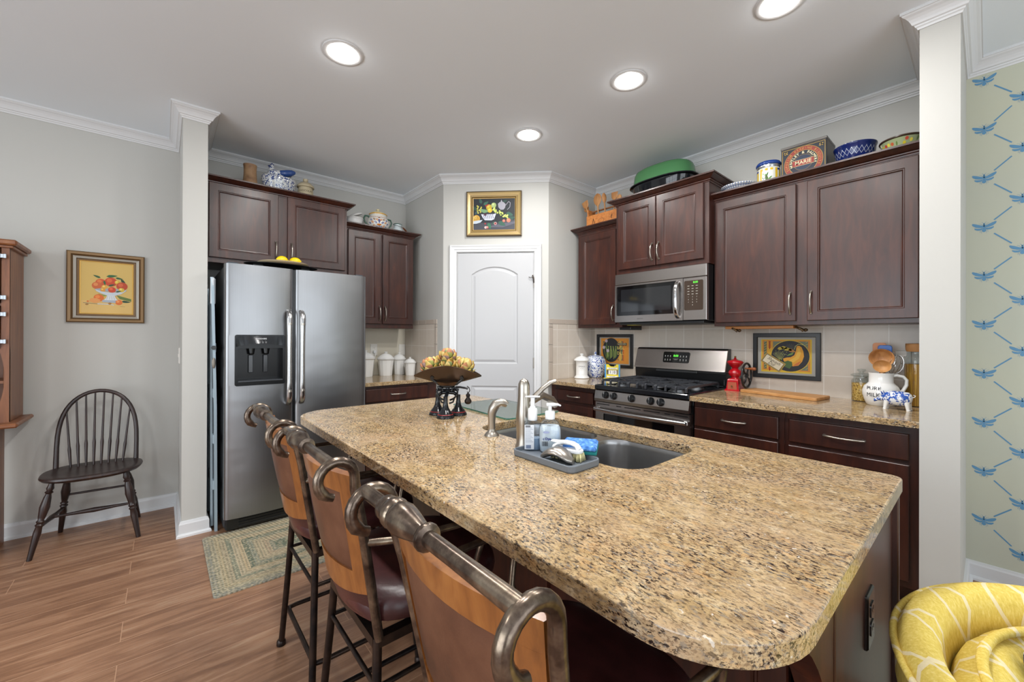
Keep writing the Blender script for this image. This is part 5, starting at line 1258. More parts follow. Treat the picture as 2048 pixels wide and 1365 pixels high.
    c.color('#a88e45'); c.poly([Rm(-.205, -.105), Rm(.205, -.105), Rm(.205, .105), Rm(-.205, .105)], Z + .0016); c.color('#54452a'); c.poly([Rm(-.185, -.086), Rm(.185, -.086), Rm(.185, .086), Rm(-.185, .086)], Z + .0018); c.color('#dcd3b8'); c.poly([Rm(-.175, -.078), Rm(.175, -.078), Rm(.175, .078), Rm(-.175, .078)], Z + .002)
    c.color('#2a241e'); x, y = Rm(.0, .032); c.text('Shguash', .085 * s, x, y, Z + .0023, rot=a, shear=.4, sx=.95); x, y = Rm(-.01, -.04); c.text('Dill', .085 * s, x, y, Z + .0023, rot=a, shear=.4)
frame_pic('framed_print', 'yellow squash print in a black frame hung on the tile right of the range', frB(XB - .008, .912, 1.150), .402, .316, .028, BLK, M_ptin, art_squash)
def art_onion(c, W, Hh):
    Z = .006; s = W / .5; P = lambda x, y: (x * s, y * s); hh = Hh / s
    c.color('#a5a39c'); c.box(-W, W, -Hh, Hh, 0, Z - .002); w2, h2 = .45, hh - .03
    c.color('#d98f33'); c.poly([P(-w2, -h2), P(w2, -h2), P(w2, h2), P(-w2, h2)], Z - .001); c.color('#c9672a'); c.poly([P(.26, -h2 + .08), P(.30, -h2 + .08), P(.30, h2 - .08), P(.26, h2 - .08)], Z - .0008)
    c.color('#5f6550'); c.poly([P(-w2 + .07, -h2 + .09), P(.02, -h2 + .09), P(.02, h2 - .08), P(-w2 + .07, h2 - .08)], Z - .0007); c.poly([P(.1, -h2 + .09), P(.26, -h2 + .09), P(.26, h2 - .08), P(.1, h2 - .08)], Z - .0007)
    c.color('#d4a64a'); c.disc(.18 * s, (h2 - .16) * s, .06 * s, .10 * s, Z - .0004); c.disc(.18 * s, (-h2 + .18) * s, .06 * s, .11 * s, Z - .0004)
    c.color('#cf8a2e'); c.disc(-.11 * s, .02 * s, .30 * s, .345 * s, Z - .0002, 36); c.color('#22252a'); c.disc(-.11 * s, .02 * s, .285 * s, .33 * s, Z, 36)
    for (x, y) in ((-.27, .27), (-.35, .09), (-.22, .0)): c.color('#b9a7b2'); c.disc(x * s, y * s, .045 * s, z=Z + .0004); c.color('#6f8d4a'); c.line([P(x, y - .04), P(x * .6 - .05, -.25)], .012 * s, Z + .0002)
    for k in range(9):
        x = -.26 + k * .04; c.color(['#8fa54f', '#a9b860', '#6d8a3d'][k % 3]); c.line([P(x, -.22 + (k % 3) * .03), P(x + .01, -.02), P(x - .03 + (k % 2) * .06, .13)], .018 * s, Z + .0003 + k * .00002)
    c.color('#3a3526'); c.poly([P(.06, .15), P(w2 - .06, .15), P(w2 - .06, .22), P(.06, .22)], Z + .0004); c.color('#d8cba0'); c.text('GARDEN', .080 * s, .235 * s, .187 * s, Z + .0007, sx=.85)
    c.color('#e3d36a'); c.text('BASIL', .12 * s, .20 * s, .08 * s, Z + .0007, sx=.8); c.text('DILL', .12 * s, .19 * s, -.06 * s, Z + .0007, sx=.85)
frame_pic('framed_print', 'orange herb and onion print in a black frame, behind the little calendar', frB(XB - .008, 2.318, 1.148), .405, .316, .028, BLK, M_ptin, art_onion)

# ---------------------------------------------------------------- hutch at the left edge
t = thing('wall_hutch', 'honey pine cupboard with zinc hinges, cut by the left edge of the picture', 'cupboard', (-.95, 3.83, 0))
HX, HY = -.665, 3.66
m = MB(); m.box(HX - .022, HX, HY, YA - .03, .778, 1.79, .002); part('side_panel', m, M_hutch, t)
m = MB(); m.box(-1.25, -1.228, HY, YA - .03, .778, 1.79, .002); part('side_panel', m, M_hutch, t)
for x_ in (-.735, -1.235):
    m = MB(); m.box(x_ - .02, x_, HY + .05, YA - .05, 0, .752, .003); part('leg_panel', m, M_hutch, t)
m = MB(); m.box(-1.28, HX + .032, HY - .035, YA - .03, 1.79, 1.822, .008); m.box(-1.265, HX + .016, HY - .018, YA - .03, 1.775, 1.79, .003); part('top_board', m, M_hutch, t)
m = MB(); m.box(-1.30, HX + .045, HY - .08, YA - .03, .752, .778, .008); part('shelf_board', m, M_hutch, t)
m = MB(); m.box(-1.228, HX - .022, YA - .045, YA - .03, .778, 1.775); part('back_board', m, M_hutch, t)
m = MB(frA(HX - .022, HY + .0))
c = MB(frA(0, HY)); x1 = HX; x0 = HX - .030
c.box(x0, x1, 1.20, 1.775, -.010, .006)
part('face_stile', c, M_hutch, t)
c = MB(frA(0, HY)); pts = [(HX, 1.20), (HX - .03, 1.20)] + [(HX - .008 - .085 * sin(pi * k / 10) ** 1.0 * 0 - (.03 - .022 * sin(pi * k / 10)), 1.20 - .33 * k / 10) for k in range(11)] + [(HX - .06, .83), (HX - .09, .80), (HX - .09, .778), (HX, .778)]
c.loft([[(p[0], p[1], d) for p in pts] for d in (-.018, .006)]); part('scroll_bracket', c, M_hutch, t)
for a, b_ in ((1.46, 1.77), (1.21, 1.44)):
    d = panel_door(frA(0, HY - .004), -1.225, HX - .034, a, b_, .018, .04); dd = part('door', d, M_hutch, t)
    for v in ((a + .03, b_ - .045)):
        h = MB(frA(0, HY - .022)); h.box(HX - .075, HX - .012, v - .010, v + .012, 0, .004, .001); h.tube([(HX - .034, v - .013, .005), (HX - .034, v + .015, .005)], .0045, 8); h.box(HX - .020, HX - .008, v - .012, v + .014, 0, .006, .002); part('hinge', h, M_galv, dd, 'zinc surface hinge')
m = MB(); m.box(-1.228, HX - .022, HY + .02, YA - .045, 1.0, 1.015); m.box(-1.228, HX - .022, HY + .02, YA - .045, 1.445, 1.46); part('inner_shelf', m, M_hutch, t)
for xx in (HX - .10,):
    m = MB(); n = 10; m.loft([[(xx + .02 + .018 * sin(pi * 1.5 * k / n), HY - .01, .752 - .752 * k / n), (xx + .05 - .0 + .018 * sin(pi * 1.5 * k / n), HY - .01, .752 - .752 * k / n), (xx + .05 + .018 * sin(pi * 1.5 * k / n), HY + .03, .752 - .752 * k / n), (xx + .02 + .018 * sin(pi * 1.5 * k / n), HY + .03, .752 - .752 * k / n)] for k in range(n + 1)], smooth=False); part('shaped_leg', m, M_hutch, t)

# ---------------------------------------------------------------- folded ladder beside the refrigerator
t = thing('step_ladder', 'folded pale blue metal step ladder standing between the wall end and refrigerator', 'step ladder', (.258, 3.45, 0))
M_alu = mat('pale blue painted aluminium', '#9fb0ba', .4, .2)
m = MB(); m.tube([(.268, 3.30, 0), (.262, 3.30, .8), (.246, 3.31, 1.60), (.242, 3.32, 1.66)], .016, 4, sq=(1.0, .7), smooth=False); m.tube([(.268, 3.70, 0), (.246, 3.70, 1.62)], .016, 4, sq=(1.0, .7), smooth=False); part('rail', m, M_alu, t)
m = MB(); m.tube([(.252, 3.36, .02), (.244, 3.38, 1.5)], .011, 8); m.tube([(.252, 3.66, .02), (.244, 3.66, 1.5)], .011, 8); part('rear_rail', m, M_alu, t)
for z_ in (.3, .6, .9, 1.2): m = MB(); m.box(.250, .266, 3.30, 3.70, z_ - .03, z_ + .03, .003); part('step', m, M_alu, t)
m = MB(); m.lathe([(.0, -.004), (.014, -.004), (.014, .004), (0, .004)], (0, 0, 0), 14); m.v = [Matrix.Translation((.252, 3.285, 1.20)) @ Matrix.Rotation(pi / 2, 4, 'X') @ v for v in m.v]; part('hinge_bolt', m, M_blackpl, t)
m = MB(); m.ball((.252, 3.285, 1.10), (.011, .006, .035)); part('latch', m, mat('grey latch', '#857f76', .4, .4), t)
m = MB(); m.box(.235, .262, 3.30, 3.335, 1.48, 1.66, .01); part('end_cap', m, mat('white plastic cap', '#cfd6db', .4), t)
# ---------------------------------------------------------------- canisters on the back counter
def canister(label, x, y, r, h, copyof=None):
    """faceted white canister with a domed lid and knob"""
    t = thing('ceramic_canister', label, 'canister', (x, y, CT), 0, 'white ceramic canisters on the back counter')
    n = 12; m = MB(TR(x, y, CT))
    def ring(rr_, z, k=n): return [(rr_ * cos(2 * pi * i / k + .26), rr_ * sin(2 * pi * i / k + .26), z) for i in range(k)]
    m.loft([ring(r * .74, 0), ring(r * .76, .004), ring(r * .95, h * .80), ring(r * .97, h * .84)], smooth=False); part('jar', m, M_white, t)
    m = MB(TR(x, y, CT)); m.lathe([(r * .97, h * .83), (r * 1.06, h * .85), (r * 1.08, h * .875), (r * 1.02, h * .89), (r * .99, h * .90)], n=28); part('rim', m, M_white, t)
    m = MB(TR(x, y, CT)); m.lathe([(r * 1.03, h * .90), (r * 1.05, h * .91), (r * .98, h * .93), (r * .92, h * .96), (r * .74, h * 1.05), (r * .5, h * 1.12), (r * .24, h * 1.16), (r * .12, h * 1.175), (r * .12, h * 1.19), (r * .22, h * 1.21), (r * .24, h * 1.235), (r * .14, h * 1.26), (.0, h * 1.268)], n=28); part('lid', m, M_white, t)
canister('large white canister half hidden behind the refrigerator door edge', 1.462, 3.865, .088, .200)
canister('second largest white canister, below the outlet with the plug', 1.664, 3.865, .080, .186)
canister('tall narrow white canister at the back, below the switch plate', 1.822, 3.905, .066, .176)
canister('smallest white canister, at the right end of the row by the corner', 1.862, 3.745, .058, .143)

# ---------------------------------------------------------------- on the refrigerator
m = MB(); m.lathe([(.0, 0), (.12, 0), (.155, .006), (.160, .012), (.157, .014), (.13, .010), (.0, .009)], (.655, 3.30, 1.7835), 40); solo('serving_plate', m, mat('pale wood plate', '#cdbb98', .5), 'round pale plate with two lemons on top of the refrigerator', 'plate')
m = MB(); m.lathe([(.0, 0), (.20, 0), (.222, .002), (.235, .006), (.235, .0078), (.225, .0065), (.19, .006), (0, .006)], (.655, 3.34, 1.737), 40, sy=.62); m.v = [Vector((v.x, v.y, v.z + .0385)) for v in m.v]
solo('serving_tray', m, M_blackpl, 'black oval tray under the pale plate on top of the refrigerator', 'tray')
m = MB()
for x_ in (.50, .80): m.box(x_ - .03, x_ + .03, 3.30, 3.38, 1.738, 1.776, .003)
solo('tray_stand', m, M_blackpl, 'low black stand under the oval tray on the refrigerator', 'stand')
def lemon(label, x, y, rz):
    m = MB(TR(x, y, 1.793 + .0262, rz)); m.tube([(-.040, 0, 0), (-.035, 0, 0), (-.029, 0, 0), (-.016, 0, 0), (0, 0, 0), (.016, 0, 0), (.029, 0, 0), (.034, 0, 0), (.040, 0, 0)], [.003, .007, .016, .0235, .0262, .0235, .016, .007, .004], 18); solo('lemon', m, M_lemon, label, 'lemon', 'lemons on the plate above the refrigerator')
lemon('left lemon on the pale plate on top of the refrigerator', .640, 3.262, .2); lemon('right lemon on the pale plate on top of the refrigerator', .722, 3.262, -.35)
g = MB(); g.tube([(.672, 3.25, 1.800), (.685, 3.245, 1.812), (.70, 3.25, 1.804)], [.002, .005, .002], 6, sq=(1.6, .5)); g.tube([(.68, 3.252, 1.798), (.69, 3.262, 1.810)], [.004, .002], 6, sq=(1.6, .5)); solo('leaf_sprig', g, mat('dark green leaf', '#2f4f27', .5), 'small green leaf sprig between the two lemons', 'leaf')

# ---------------------------------------------------------------- on the cabinet above the refrigerator (top z 2.385)
ZA = 2.3855
m = MB(); m.lathe([(.052, 0), (.060, .004), (.062, .03), (.052, .055), (.046, .09), (.043, .13), (.042, .17), (.045, .198), (.046, .205), (.041, .205), (.038, .19), (.038, .12), (0, .1)], (.505, 3.70, ZA), 26); solo('stoneware_jug', m, M_stone, 'small brown stoneware jug above the refrigerator, left of the hen dish', 'jug')
t = thing('hen_dish', 'blue and white lidded dish shaped like a sitting hen, above the refrigerator', 'covered dish', (.70, 3.70, ZA))
m = MB(); m.lathe([(.085, 0), (.090, .006), (.105, .05), (.116, .095), (.118, .105), (.121, .110), (.121, .150), (.112, .152), (.110, .12), (0, .1)], (.70, 3.70, ZA), 36, sx=1.0, sy=.72); part('base_dish', m, M_bwdish, t)
m = MB(smooth=True); cx, cy, cz = .70, 3.70, ZA + .150
# hen: body with wing on the right, neck and head to the left
m.loft([[(cx + x, cy + ry * cos(a), cz + zc + rz_ * sin(a)) for a in [2 * pi * k / 14 for k in range(14)]] for x, ry, rz_, zc in ((-.088, .03, .008, .006), (-.075, .055, .026, .018), (-.045, .065, .036, .026), (0, .066, .036, .028), (.045, .055, .034, .032), (.075, .036, .026, .044), (.095, .02, .016, .054), (.108, .006, .008, .058))], smooth=True); part('hen_body', m, M_bwdish, t)
m = MB(smooth=True); m.tube([(cx - .048, cy, cz + .02), (cx - .052, cy, cz + .045), (cx - .050, cy, cz + .07), (cx - .048, cy, cz + .088), (cx - .050, cy, cz + .098)], [.034, .028, .019, .0165, .010], 14)
hb = part('hen_head', m, M_bwdish, t)
m = MB(); m.tube([(cx - .064, cy, cz + .088), (cx - .080, cy, cz + .083)], [.007, .001], 8); m.tube([(cx - .060, cy, cz + .100), (cx - .048, cy, cz + .106), (cx - .036, cy, cz + .099)], [.003, .007, .003], 8, sq=(.6, 1.0)); m.ball((cx - .068, cy, cz + .076), (.004, .003, .008), 8, 5); part('comb_and_beak', m, M_bluenam, hb)
m = MB(smooth=True); m.loft([[(cx + x, cy - .045 + ry * cos(a), cz + zc + rz_ * sin(a)) for a in [2 * pi * k / 12 for k in range(12)]] for x, ry, rz_, zc in ((-.02, .006, .006, .03), (.0, .024, .022, .032), (.04, .028, .028, .040), (.08, .022, .026, .052), (.108, .008, .01, .060))], smooth=True); part('wing', m, mat('cobalt wing glaze', '#2c4a86', .2), t)
t = thing('stoneware_jar', 'small cream stoneware jar lettered in black, right of the hen dish', 'jar', (.895, 3.70, ZA))
m = MB(); m.lathe([(.050, 0), (.056, .004), (.058, .04), (.058, .10), (.052, .115), (.053, .120)], (.895, 3.70, ZA), 28); part('jar', m, M_cream, t)
m = MB(); m.lathe([(.058, .120), (.066, .123), (.066, .132), (.060, .142), (.040, .160), (.016, .168), (.013, .174), (.020, .182), (.019, .194), (0, .198)], (.895, 3.70, ZA), 28); part('lid', m, M_cream, t)
def wrap_text(mb_target, body, size, cx, cy, z, r, a0, col):
    """letters set round a jar of radius r, facing angle a0"""
    tm = MB(); tm.text(body, size, 0, 0, 0)
    base_i = len(mb_target.v)
    for v in tm.v:
        a = a0 + v.x / r; mb_target.v.append(Vector((cx + (r + .0006) * cos(a), cy + (r + .0006) * sin(a), z + v.y)))
    for f_ in tm.F: mb_target.F.append(tuple(i + base_i for i in f_)); mb_target.sm.append(False); mb_target.cl.append(lin(col)); mb_target.mi.append(0)
m = MB(); wrap_text(m, 'CHOCOLAT', .021, .895, 3.70, ZA + .085, .058, radians(-103), '#2a2320'); part('lettering', m, M_art, t)

# ---------------------------------------------------------------- on the cabinet right of the refrigerator (top z 2.255)
ZB = 2.2555
t = thing('enamel_basin', 'white enamel basin with a lid leaning in it, right of the refrigerator cabinet', 'basin', (1.315, 3.765, ZB))
m = MB(); m.lathe([(.052, 0), (.056, .004), (.074, .07), (.078, .088), (.083, .092), (.083, .096), (.072, .094), (.05, .012), (0, .01)], (1.315, 3.765, ZB), 30); part('bowl', m, M_white, t)
m = MB(); m.lathe([(.0, 0), (.07, .0), (.074, .006), (.07, .012), (.03, .022), (0, .024)], n=28); m.v = [Matrix.Translation((1.325, 3.765, ZB + .118)) @ Matrix.Rotation(radians(-24), 4, 'Y') @ v for v in m.v]; part('lid', m, M_white, t)
def tureen():
    t = thing('tureen', 'two handled faience tureen painted in blue, orange and yellow, with a lid', 'tureen', (1.535, 3.755, ZB)); c = (1.535, 3.755, ZB)
    P_ = [(.055, 0), (.060, .006), (.085, .03), (.100, .065), (.102, .09), (.092, .12), (.078, .142), (.074, .150), (.080, .158), (.080, .162), (.066, .160), (.0, .12)]
    m = MB(); m.lathe(P_, c, 36); part('bowl', m, mat('tin glazed white', '#dcdad2', .2), t)
    d = MB(smooth=False); base_a = radians(-106)
    def prad(z):
        for (r0, z0), (r1, z1) in zip(P_, P_[1:]):
            if z0 <= z <= z1 and z1 > z0: return r0 + (r1 - r0) * (z - z0) / (z1 - z0)
        return .1
    def onb(pts, col, o=.0008):
        tm = []
        for u, v in pts: r = prad(v) + o; a = base_a + u / .1; tm.append(d.P((c[0] + r * cos(a), c[1] + r * sin(a), c[2] + v)))
        d.col = lin(col); d.face(tm)
    def blob(u, v, ru, rv, col, o=.0008, a=0): onb([(u + ru * cos(q) * cos(a) - rv * sin(q) * sin(a), v + ru * cos(q) * sin(a) + rv * sin(q) * cos(a)) for q in [2 * pi * k / 10 for k in range(10)]], col, o)
    for s_ in (-1, 1):
        for k, (u, v, col) in enumerate(((.018, .035, '#2c4a90'), (.045, .045, '#c9782c'), (.07, .04, '#2c4a90'), (.03, .075, '#2c4a90'), (.06, .078, '#c9782c'), (.085, .07, '#2c4a90'), (.016, .1, '#c9782c'), (.045, .105, '#8a5b2a'), (.075, .1, '#2c4a90'))):
            blob(s_ * u, v, .013, .008, col, .001 + k * .0001, s_ * .6); blob(s_ * u, v, .005, .003, '#e6e2d4', .0022, s_ * .6)
    blob(0, .055, .008, .028, '#2c4a90', .0016); blob(0, .055, .022, .008, '#c9782c', .002); blob(0, .09, .01, .014, '#2c4a90', .002); blob(0, .12, .012, .004, '#8a4a28', .002)
    for k in range(-5, 6): blob(k * .02, .128, .008, .003, '#b0623a', .0012)
    part('painted_pattern', d, M_glaze, t)
    m = MB(); m.lathe([(.072, .160), (.082, .161), (.083, .168), (.076, .172)], c, 32); part('rim_band', m, mat('yellow rim glaze', '#cf9a22', .2), t)
    m = MB(); m.lathe([(.074, .166), (.070, .178), (.050, .190), (.022, .196), (.010, .199), (.009, .204), (.017, .210), (.018, .218), (.010, .224), (0, .225)], c, 30); part('lid', m, mat('cream lid glaze', '#d8cda6', .25), t)
    for s_ in (-1, 1):
        m = MB(); m.tube([(c[0] + s_ * .078, c[1], c[2] + .128), (c[0] + s_ * .098, c[1] - .0, c[2] + .142), (c[0] + s_ * .122, c[1], c[2] + .140), (c[0] + s_ * .134, c[1], c[2] + .115), (c[0] + s_ * .124, c[1], c[2] + .085), (c[0] + s_ * .104, c[1], c[2] + .062), (c[0] + s_ * .112, c[1], c[2] + .048)], [.008, .008, .008, .0075, .007, .006, .004], 10); part('handle', m, mat('green and ochre handle', '#3d5f50', .25), t)
tureen()
t = thing('enamel_pail', 'small white enamel pail with a wood grip bail handle, beside the tureen', 'pail', (1.735, 3.765, ZB)); c = (1.735, 3.765, ZB)
m = MB(); m.lathe([(.040, 0), (.048, .004), (.054, .03), (.052, .06), (.036, .082), (.034, .10), (.040, .112), (.040, .118), (.033, .116), (.030, .09), (0, .05)], c, 28); part('pail_body', m, mat('white enamel', '#c9d2d4', .15), t)
m = MB(); m.lathe([(.0405, .112), (.0425, .115), (.0405, .119)], c, 28, caps=(False, False)); part('rim_line', m, mat('green enamel rim', '#35584a', .3), t)
m = MB(); m.tube([(c[0] - .040, c[1] - .01, c[2] + .105), (c[0] - .02, c[1] - .045, c[2] + .095), (c[0] + .02, c[1] - .06, c[2] + .08), (c[0] + .05, c[1] - .05, c[2] + .068)], .0018, 6); h = part('bail', m, M_darkiron, t)
m = MB(); m.tube([(c[0] + .030, c[1] - .058, c[2] + .078), (c[0] + .05, c[1] - .05, c[2] + .068), (c[0] + .085, c[1] - .03, c[2] + .05)], [.006, .0085, .007], 10); part('grip', m, mat('brown wood grip', '#6b3a20', .4), h)

# ---------------------------------------------------------------- on the narrow cabinet left of the microwave (top z 2.262)
ZC = 2.2625
t = thing('utensil_crate', 'small orange wooden crate full of wooden spoons, above the narrow wall cabinet', 'crate', (3.06, 2.30, ZC))
x0, x1, y0, y1 = 2.985, 3.115, 2.075, 2.44
for n_, b_ in (('side_board', (x0, x0 + .010, y0, y1, ZC, ZC + .135)), ('side_board', (x1 - .010, x1, y0, y1, ZC, ZC + .135)), ('end_board', (x0 + .010, x1 - .010, y0, y0 + .012, ZC, ZC + .200)), ('end_board', (x0 + .010, x1 - .010, y1 - .012, y1, ZC, ZC + .200)), ('bottom_board', (x0 + .010, x1 - .010, y0 + .012, y1 - .012, ZC, ZC + .008))):
    m = MB(); m.box(*b_, .002); part(n_, m, M_crate, t)
m = MB(); m.tube([(3.05, y0 + .005, ZC + .185), (3.05, y1 - .005, ZC + .185)], .008, 10); part('carry_bar', m, M_paddle, t)
m = MB(frB(x0 - .0005, 2.27, ZC + .07), col='#5a3218')
for k in range(14): q = 2 * pi * k / 14; m.disc(.028 * cos(q), .018 * sin(q), .0035, z=0, n=6)
m.line([(-.10, -.02), (-.09, .03), (-.078, -.01), (-.085, -.03)], .006); m.line([(.10, .0), (.115, .03), (.11, -.01)], .005); part('stamp', m, M_art, t)
def spoon(label, x, y, lean_y, lean_x, length, bw, bl, kind='spoon', mt=None, rz=0):
    mt = mt or M_spoon
    R = Matrix.Translation((x, y, ZC + .012)) @ Matrix.Rotation(lean_y, 4, 'X') @ Matrix.Rotation(lean_x, 4, 'Y') @ Matrix.Rotation(rz, 4, 'Z')
    t = thing('wooden_spoon' if kind == 'spoon' else 'wooden_spatula', label, 'wooden spoon' if kind == 'spoon' else 'spatula', (x, y, ZC), 0, 'wooden utensils in the crate')
    m = MB(R); m.tube([(0, 0, 0), (0, 0, length * .5), (0, 0, length)], [.0055, .006, .007], 8); part('handle', m, mt, t)
    m = MB(R, smooth=True)
    if kind == 'spoon':
        m.loft([[(.006 * sin(pi * min(q * 1.0, 1)) * 0 + .008 * k_ * cos(a), bw * w_ * sin(a), length + bl * q) for a in [2 * pi * j / 14 for j in range(14)]] for q, w_, k_ in ((0, .16, .8), (.12, .4, .8), (.3, .8, 1), (.55, 1, 1), (.8, .82, .9), (.94, .45, .7), (1, .1, .4))], smooth=True)
    else:
        m.loft([[(.004 * cos(a), (bw * w_) * (abs(sin(a)) ** .5) * (1 if sin(a) > 0 else -1), length + bl * q) for a in [2 * pi * j / 12 for j in range(12)]] for q, w_ in ((0, .2), (.15, .6), (.35, .9), (.95, 1.0), (1, .92))], smooth=True)
    part('blade' if kind != 'spoon' else 'bowl', m, mt, t)
spoon('square ended wooden spatula leaning left in the crate', 3.03, 2.40, -.30, -.05, .225, .036, .07, 'spatula')
spoon('wooden spoon leaning far left behind the square spatula', 3.06, 2.41, -.36, -.04, .20, .030, .065)
spoon('largest wooden spoon with a broad oval bowl, in the crate', 3.03, 2.33, -.02, -.06, .20, .046, .12)
spoon('slim wooden spoon seen edge on, right of the largest spoon', 3.03, 2.25, -.06, -.04, .21, .022, .10, rz=.9)
spoon('small wooden spatula standing upright near the right of the crate', 3.06, 2.19, .05, -.03, .23, .036, .07, 'spatula')
spoon('short round wooden spoon leaning right at the end of the crate', 3.03, 2.13, .12, -.05, .17, .028, .085)

# ---------------------------------------------------------------- on the cabinet above the microwave (top z 2.385)
t = thing('roasting_pan', 'oval roasting pan with a green enamel body and black speckled lid, above the microwave', 'roasting pan', (3.03, 1.70, 2.386))
def oval(f_, z, a=.252, b=.155, n=44, e=.8): return [(3.04 + b * f_ * (abs(cos(q)) ** e) * (1 if cos(q) > 0 else -1), 1.70 + a * f_ * (abs(sin(q)) ** e) * (1 if sin(q) > 0 else -1), 2.386 + z * 1.08) for q in [2 * pi * k / n for k in range(n)]]
m = MB(smooth=True); m.loft([oval(.72, 0), oval(.80, .004), oval(.95, .06), oval(1.0, .108), oval(1.10, .113), oval(1.10, .120), oval(.97, .121)], smooth=True); part('lid', m, mat('black enamel lid', '#14161a', .08), t)
m = MB(smooth=True); m.loft([oval(.95, .122), oval(.98, .126), oval(.94, .195), oval(.89, .218), oval(.80, .228), oval(.4, .232)], smooth=True); part('pan', m, M_green, t)
# ---------------------------------------------------------------- on the wide cabinet right of the microwave (top z 2.26)
ZD = 2.2605
t = thing('pie_plate', 'blue and white checked pie plate at the left end of the wide wall cabinet', 'plate', (3.04, 1.12, ZD))
m = MB(); m.lathe([(.07, 0), (.074, .004), (.108, .052), (.118, .058), (.118, .064), (.104, .060), (.07, .012), (0, .010)], (3.04, 1.13, ZD), 36); part('dish', m, mat('white dish', '#d6d8d8', .2), t)
m = MB(col='#39507e')
for k in range(44):
    a = 2 * pi * k / 44
    for z0_, z1_, r0, r1 in ((.056, .064, .1190, .1190),): m.loft([[((3.04 + r0 * cos(a + d_)), 1.13 + r0 * sin(a + d_), ZD + z_) for z_ in (z0_ - .004, z1_)] for d_ in (-.02, .02)], closed=False)
    m.loft([[((3.04 + r_ * cos(a + d_)), 1.13 + r_ * sin(a + d_), ZD + z_) for r_, z_ in ((.080, .010), (.1115, .0525))] for d_ in (-.014, .014)], closed=False)
for z_, r_ in ((.020, .0872), (.034, .0975), (.047, .1072)): m.lathe([(r_, z_), (r_ + .002, z_ + .003)], (3.04, 1.13, ZD), 36, caps=(False, False))
part('check_pattern', m, M_art, t)
t = thing('storage_jar', 'yellow and white striped jar with a blue lid and an olive sprig', 'jar', (3.02, .945, ZD)); c = (3.02, .945, ZD)
m = MB(); m.lathe([(.060, 0), (.066, .005), (.066, .115), (.060, .128), (.060, .130)], c, 40); part('jar', m, mat('white jar glaze', '#d9dcd2', .2), t)
m = MB(col='#d8b32c')
def wrapq(m, c, r, a0, a1, z0, z1, o=.0006, n=3):
    m.loft([[(c[0] + (r + o) * cos(a0 + (a1 - a0) * k / n), c[1] + (r + o) * sin(a0 + (a1 - a0) * k / n), c[2] + z) for z in (z0, z1)] for k in range(n + 1)], closed=False)
for k in range(14): a = 2 * pi * k / 14; wrapq(m, c, .066, a, a + .24, .004, .112)
m.color('#e2e4dc'); A0 = radians(193); wrapq(m, c, .066, A0 - .5, A0 + .5, .006, .098, .0012, 6); m.color('#4f7f3e')
def lf(u, v, l, ang, col):
    m.color(col); pts = [(0, 0), (.3, .16), (.7, .12), (1, 0), (.7, -.12), (.3, -.16)]; ix = []
    for p, q in pts:
        x = u + l * (p * cos(ang) - q * sin(ang)); y = v + l * (p * sin(ang) + q * cos(ang)); a = A0 - x / .066; ix.append(m.P((c[0] + .0680 * cos(a), c[1] + .0680 * sin(a), c[2] + y)))
    m.face(ix)
for (u, v, l, an, col) in ((-.02, .02, .04, .4, '#3f6f35'), (.0, .035, .035, 2.4, '#5b8a46'), (.0, .045, .035, .3, '#3f6f35'), (.005, .06, .03, 1.9, '#3f6f35'), (.005, .065, .03, .6, '#5b8a46'), (-.01, .03, .02, -1, '#2a2c3c'), (.015, .05, .014, -.6, '#2a2c3c'), (-.002, .02, .06, 1.35, '#56683c')): lf(u, v, l, an, col)
m.color('#22418e'); wrapq(m, c, .066, A0 - 1.2, A0 - .9, .098, .110, .001); wrapq(m, c, .066, A0 + .9, A0 + 1.2, .098, .110, .001)
part('painted_pattern', m, M_glaze, t)
m = MB(); m.lathe([(.062, .118), (.066, .124), (.066, .138)], c, 36); part('neck_band', m, mat('steel lid band', '#b9bdc0', .2, .8), t)
m = MB(); m.lathe([(.066, .138), (.071, .142), (.072, .150), (.066, .162), (.05, .167), (0, .168)], c, 36); part('lid', m, mat('blue lid', '#1f3f86', .2), t)
# biscuit tin
t = thing('biscuit_tin', 'square antique biscuit tin with a red and navy round label', 'tin', (3.06, .73, ZD))
BX, BY0, BY1, BH = 3.005, .868, .630, .225
m = MB(); m.box(BX, BX + .20, BY1, BY0, ZD, ZD + BH, .003); part('box', m, mat('worn tin side', '#4b4642', .4, .6), t)
m = MB(); m.box(BX - .002, BX + .202, BY1 - .002, BY0 + .002, ZD + BH - .012, ZD + BH + .003, .002); m.box(BX + .04, BX + .16, BY1 + .04, BY0 - .04, ZD + BH, ZD + BH + .006, .002)
part('lid', m, mat('scuffed lid tin', '#6a6764', .35, .7), t)
m = MB(frB(BX - .0008, (BY0 + BY1) / 2, ZD + .105)); Z = 0; hw_ = .117; hh_ = .104
m.color('#161a26'); m.box(-hw_, hw_, -hh_, hh_, -.0005, 0); 
for a, b_, col in ((.112, .100, '#a98a3a'), (.109, .097, '#18202f')): m.color(col); m.box(-a, a, -b_, b_, 0, .0002 if col != '#18202f' else .0003)
for sx_ in (-1, 1):
    for sy_ in (-1, 1):
        m.color('#b39243')
        for k in range(4): m.disc(sx_ * (.098 - .012 * (k % 2)), sy_ * (.086 - .010 * (k // 2)), .006, .003, z=.0006, n=8, a=k); m.line([(sx_ * .104, sy_ * .07), (sx_ * .09, sy_ * .09), (sx_ * .075, sy_ * .092)], .002, .0006)
for r_, col, z in ((.102, '#a98a3a', .0008), (.0995, '#8f3129', .0010), (.077, '#b99a4a', .0012), (.0745, '#141d30', .0014), (.050, '#8a6d38', .0016), (.048, '#1d2b45', .0018)): m.color(col); m.disc(0, 0, r_, r_ * .97, z, 44)
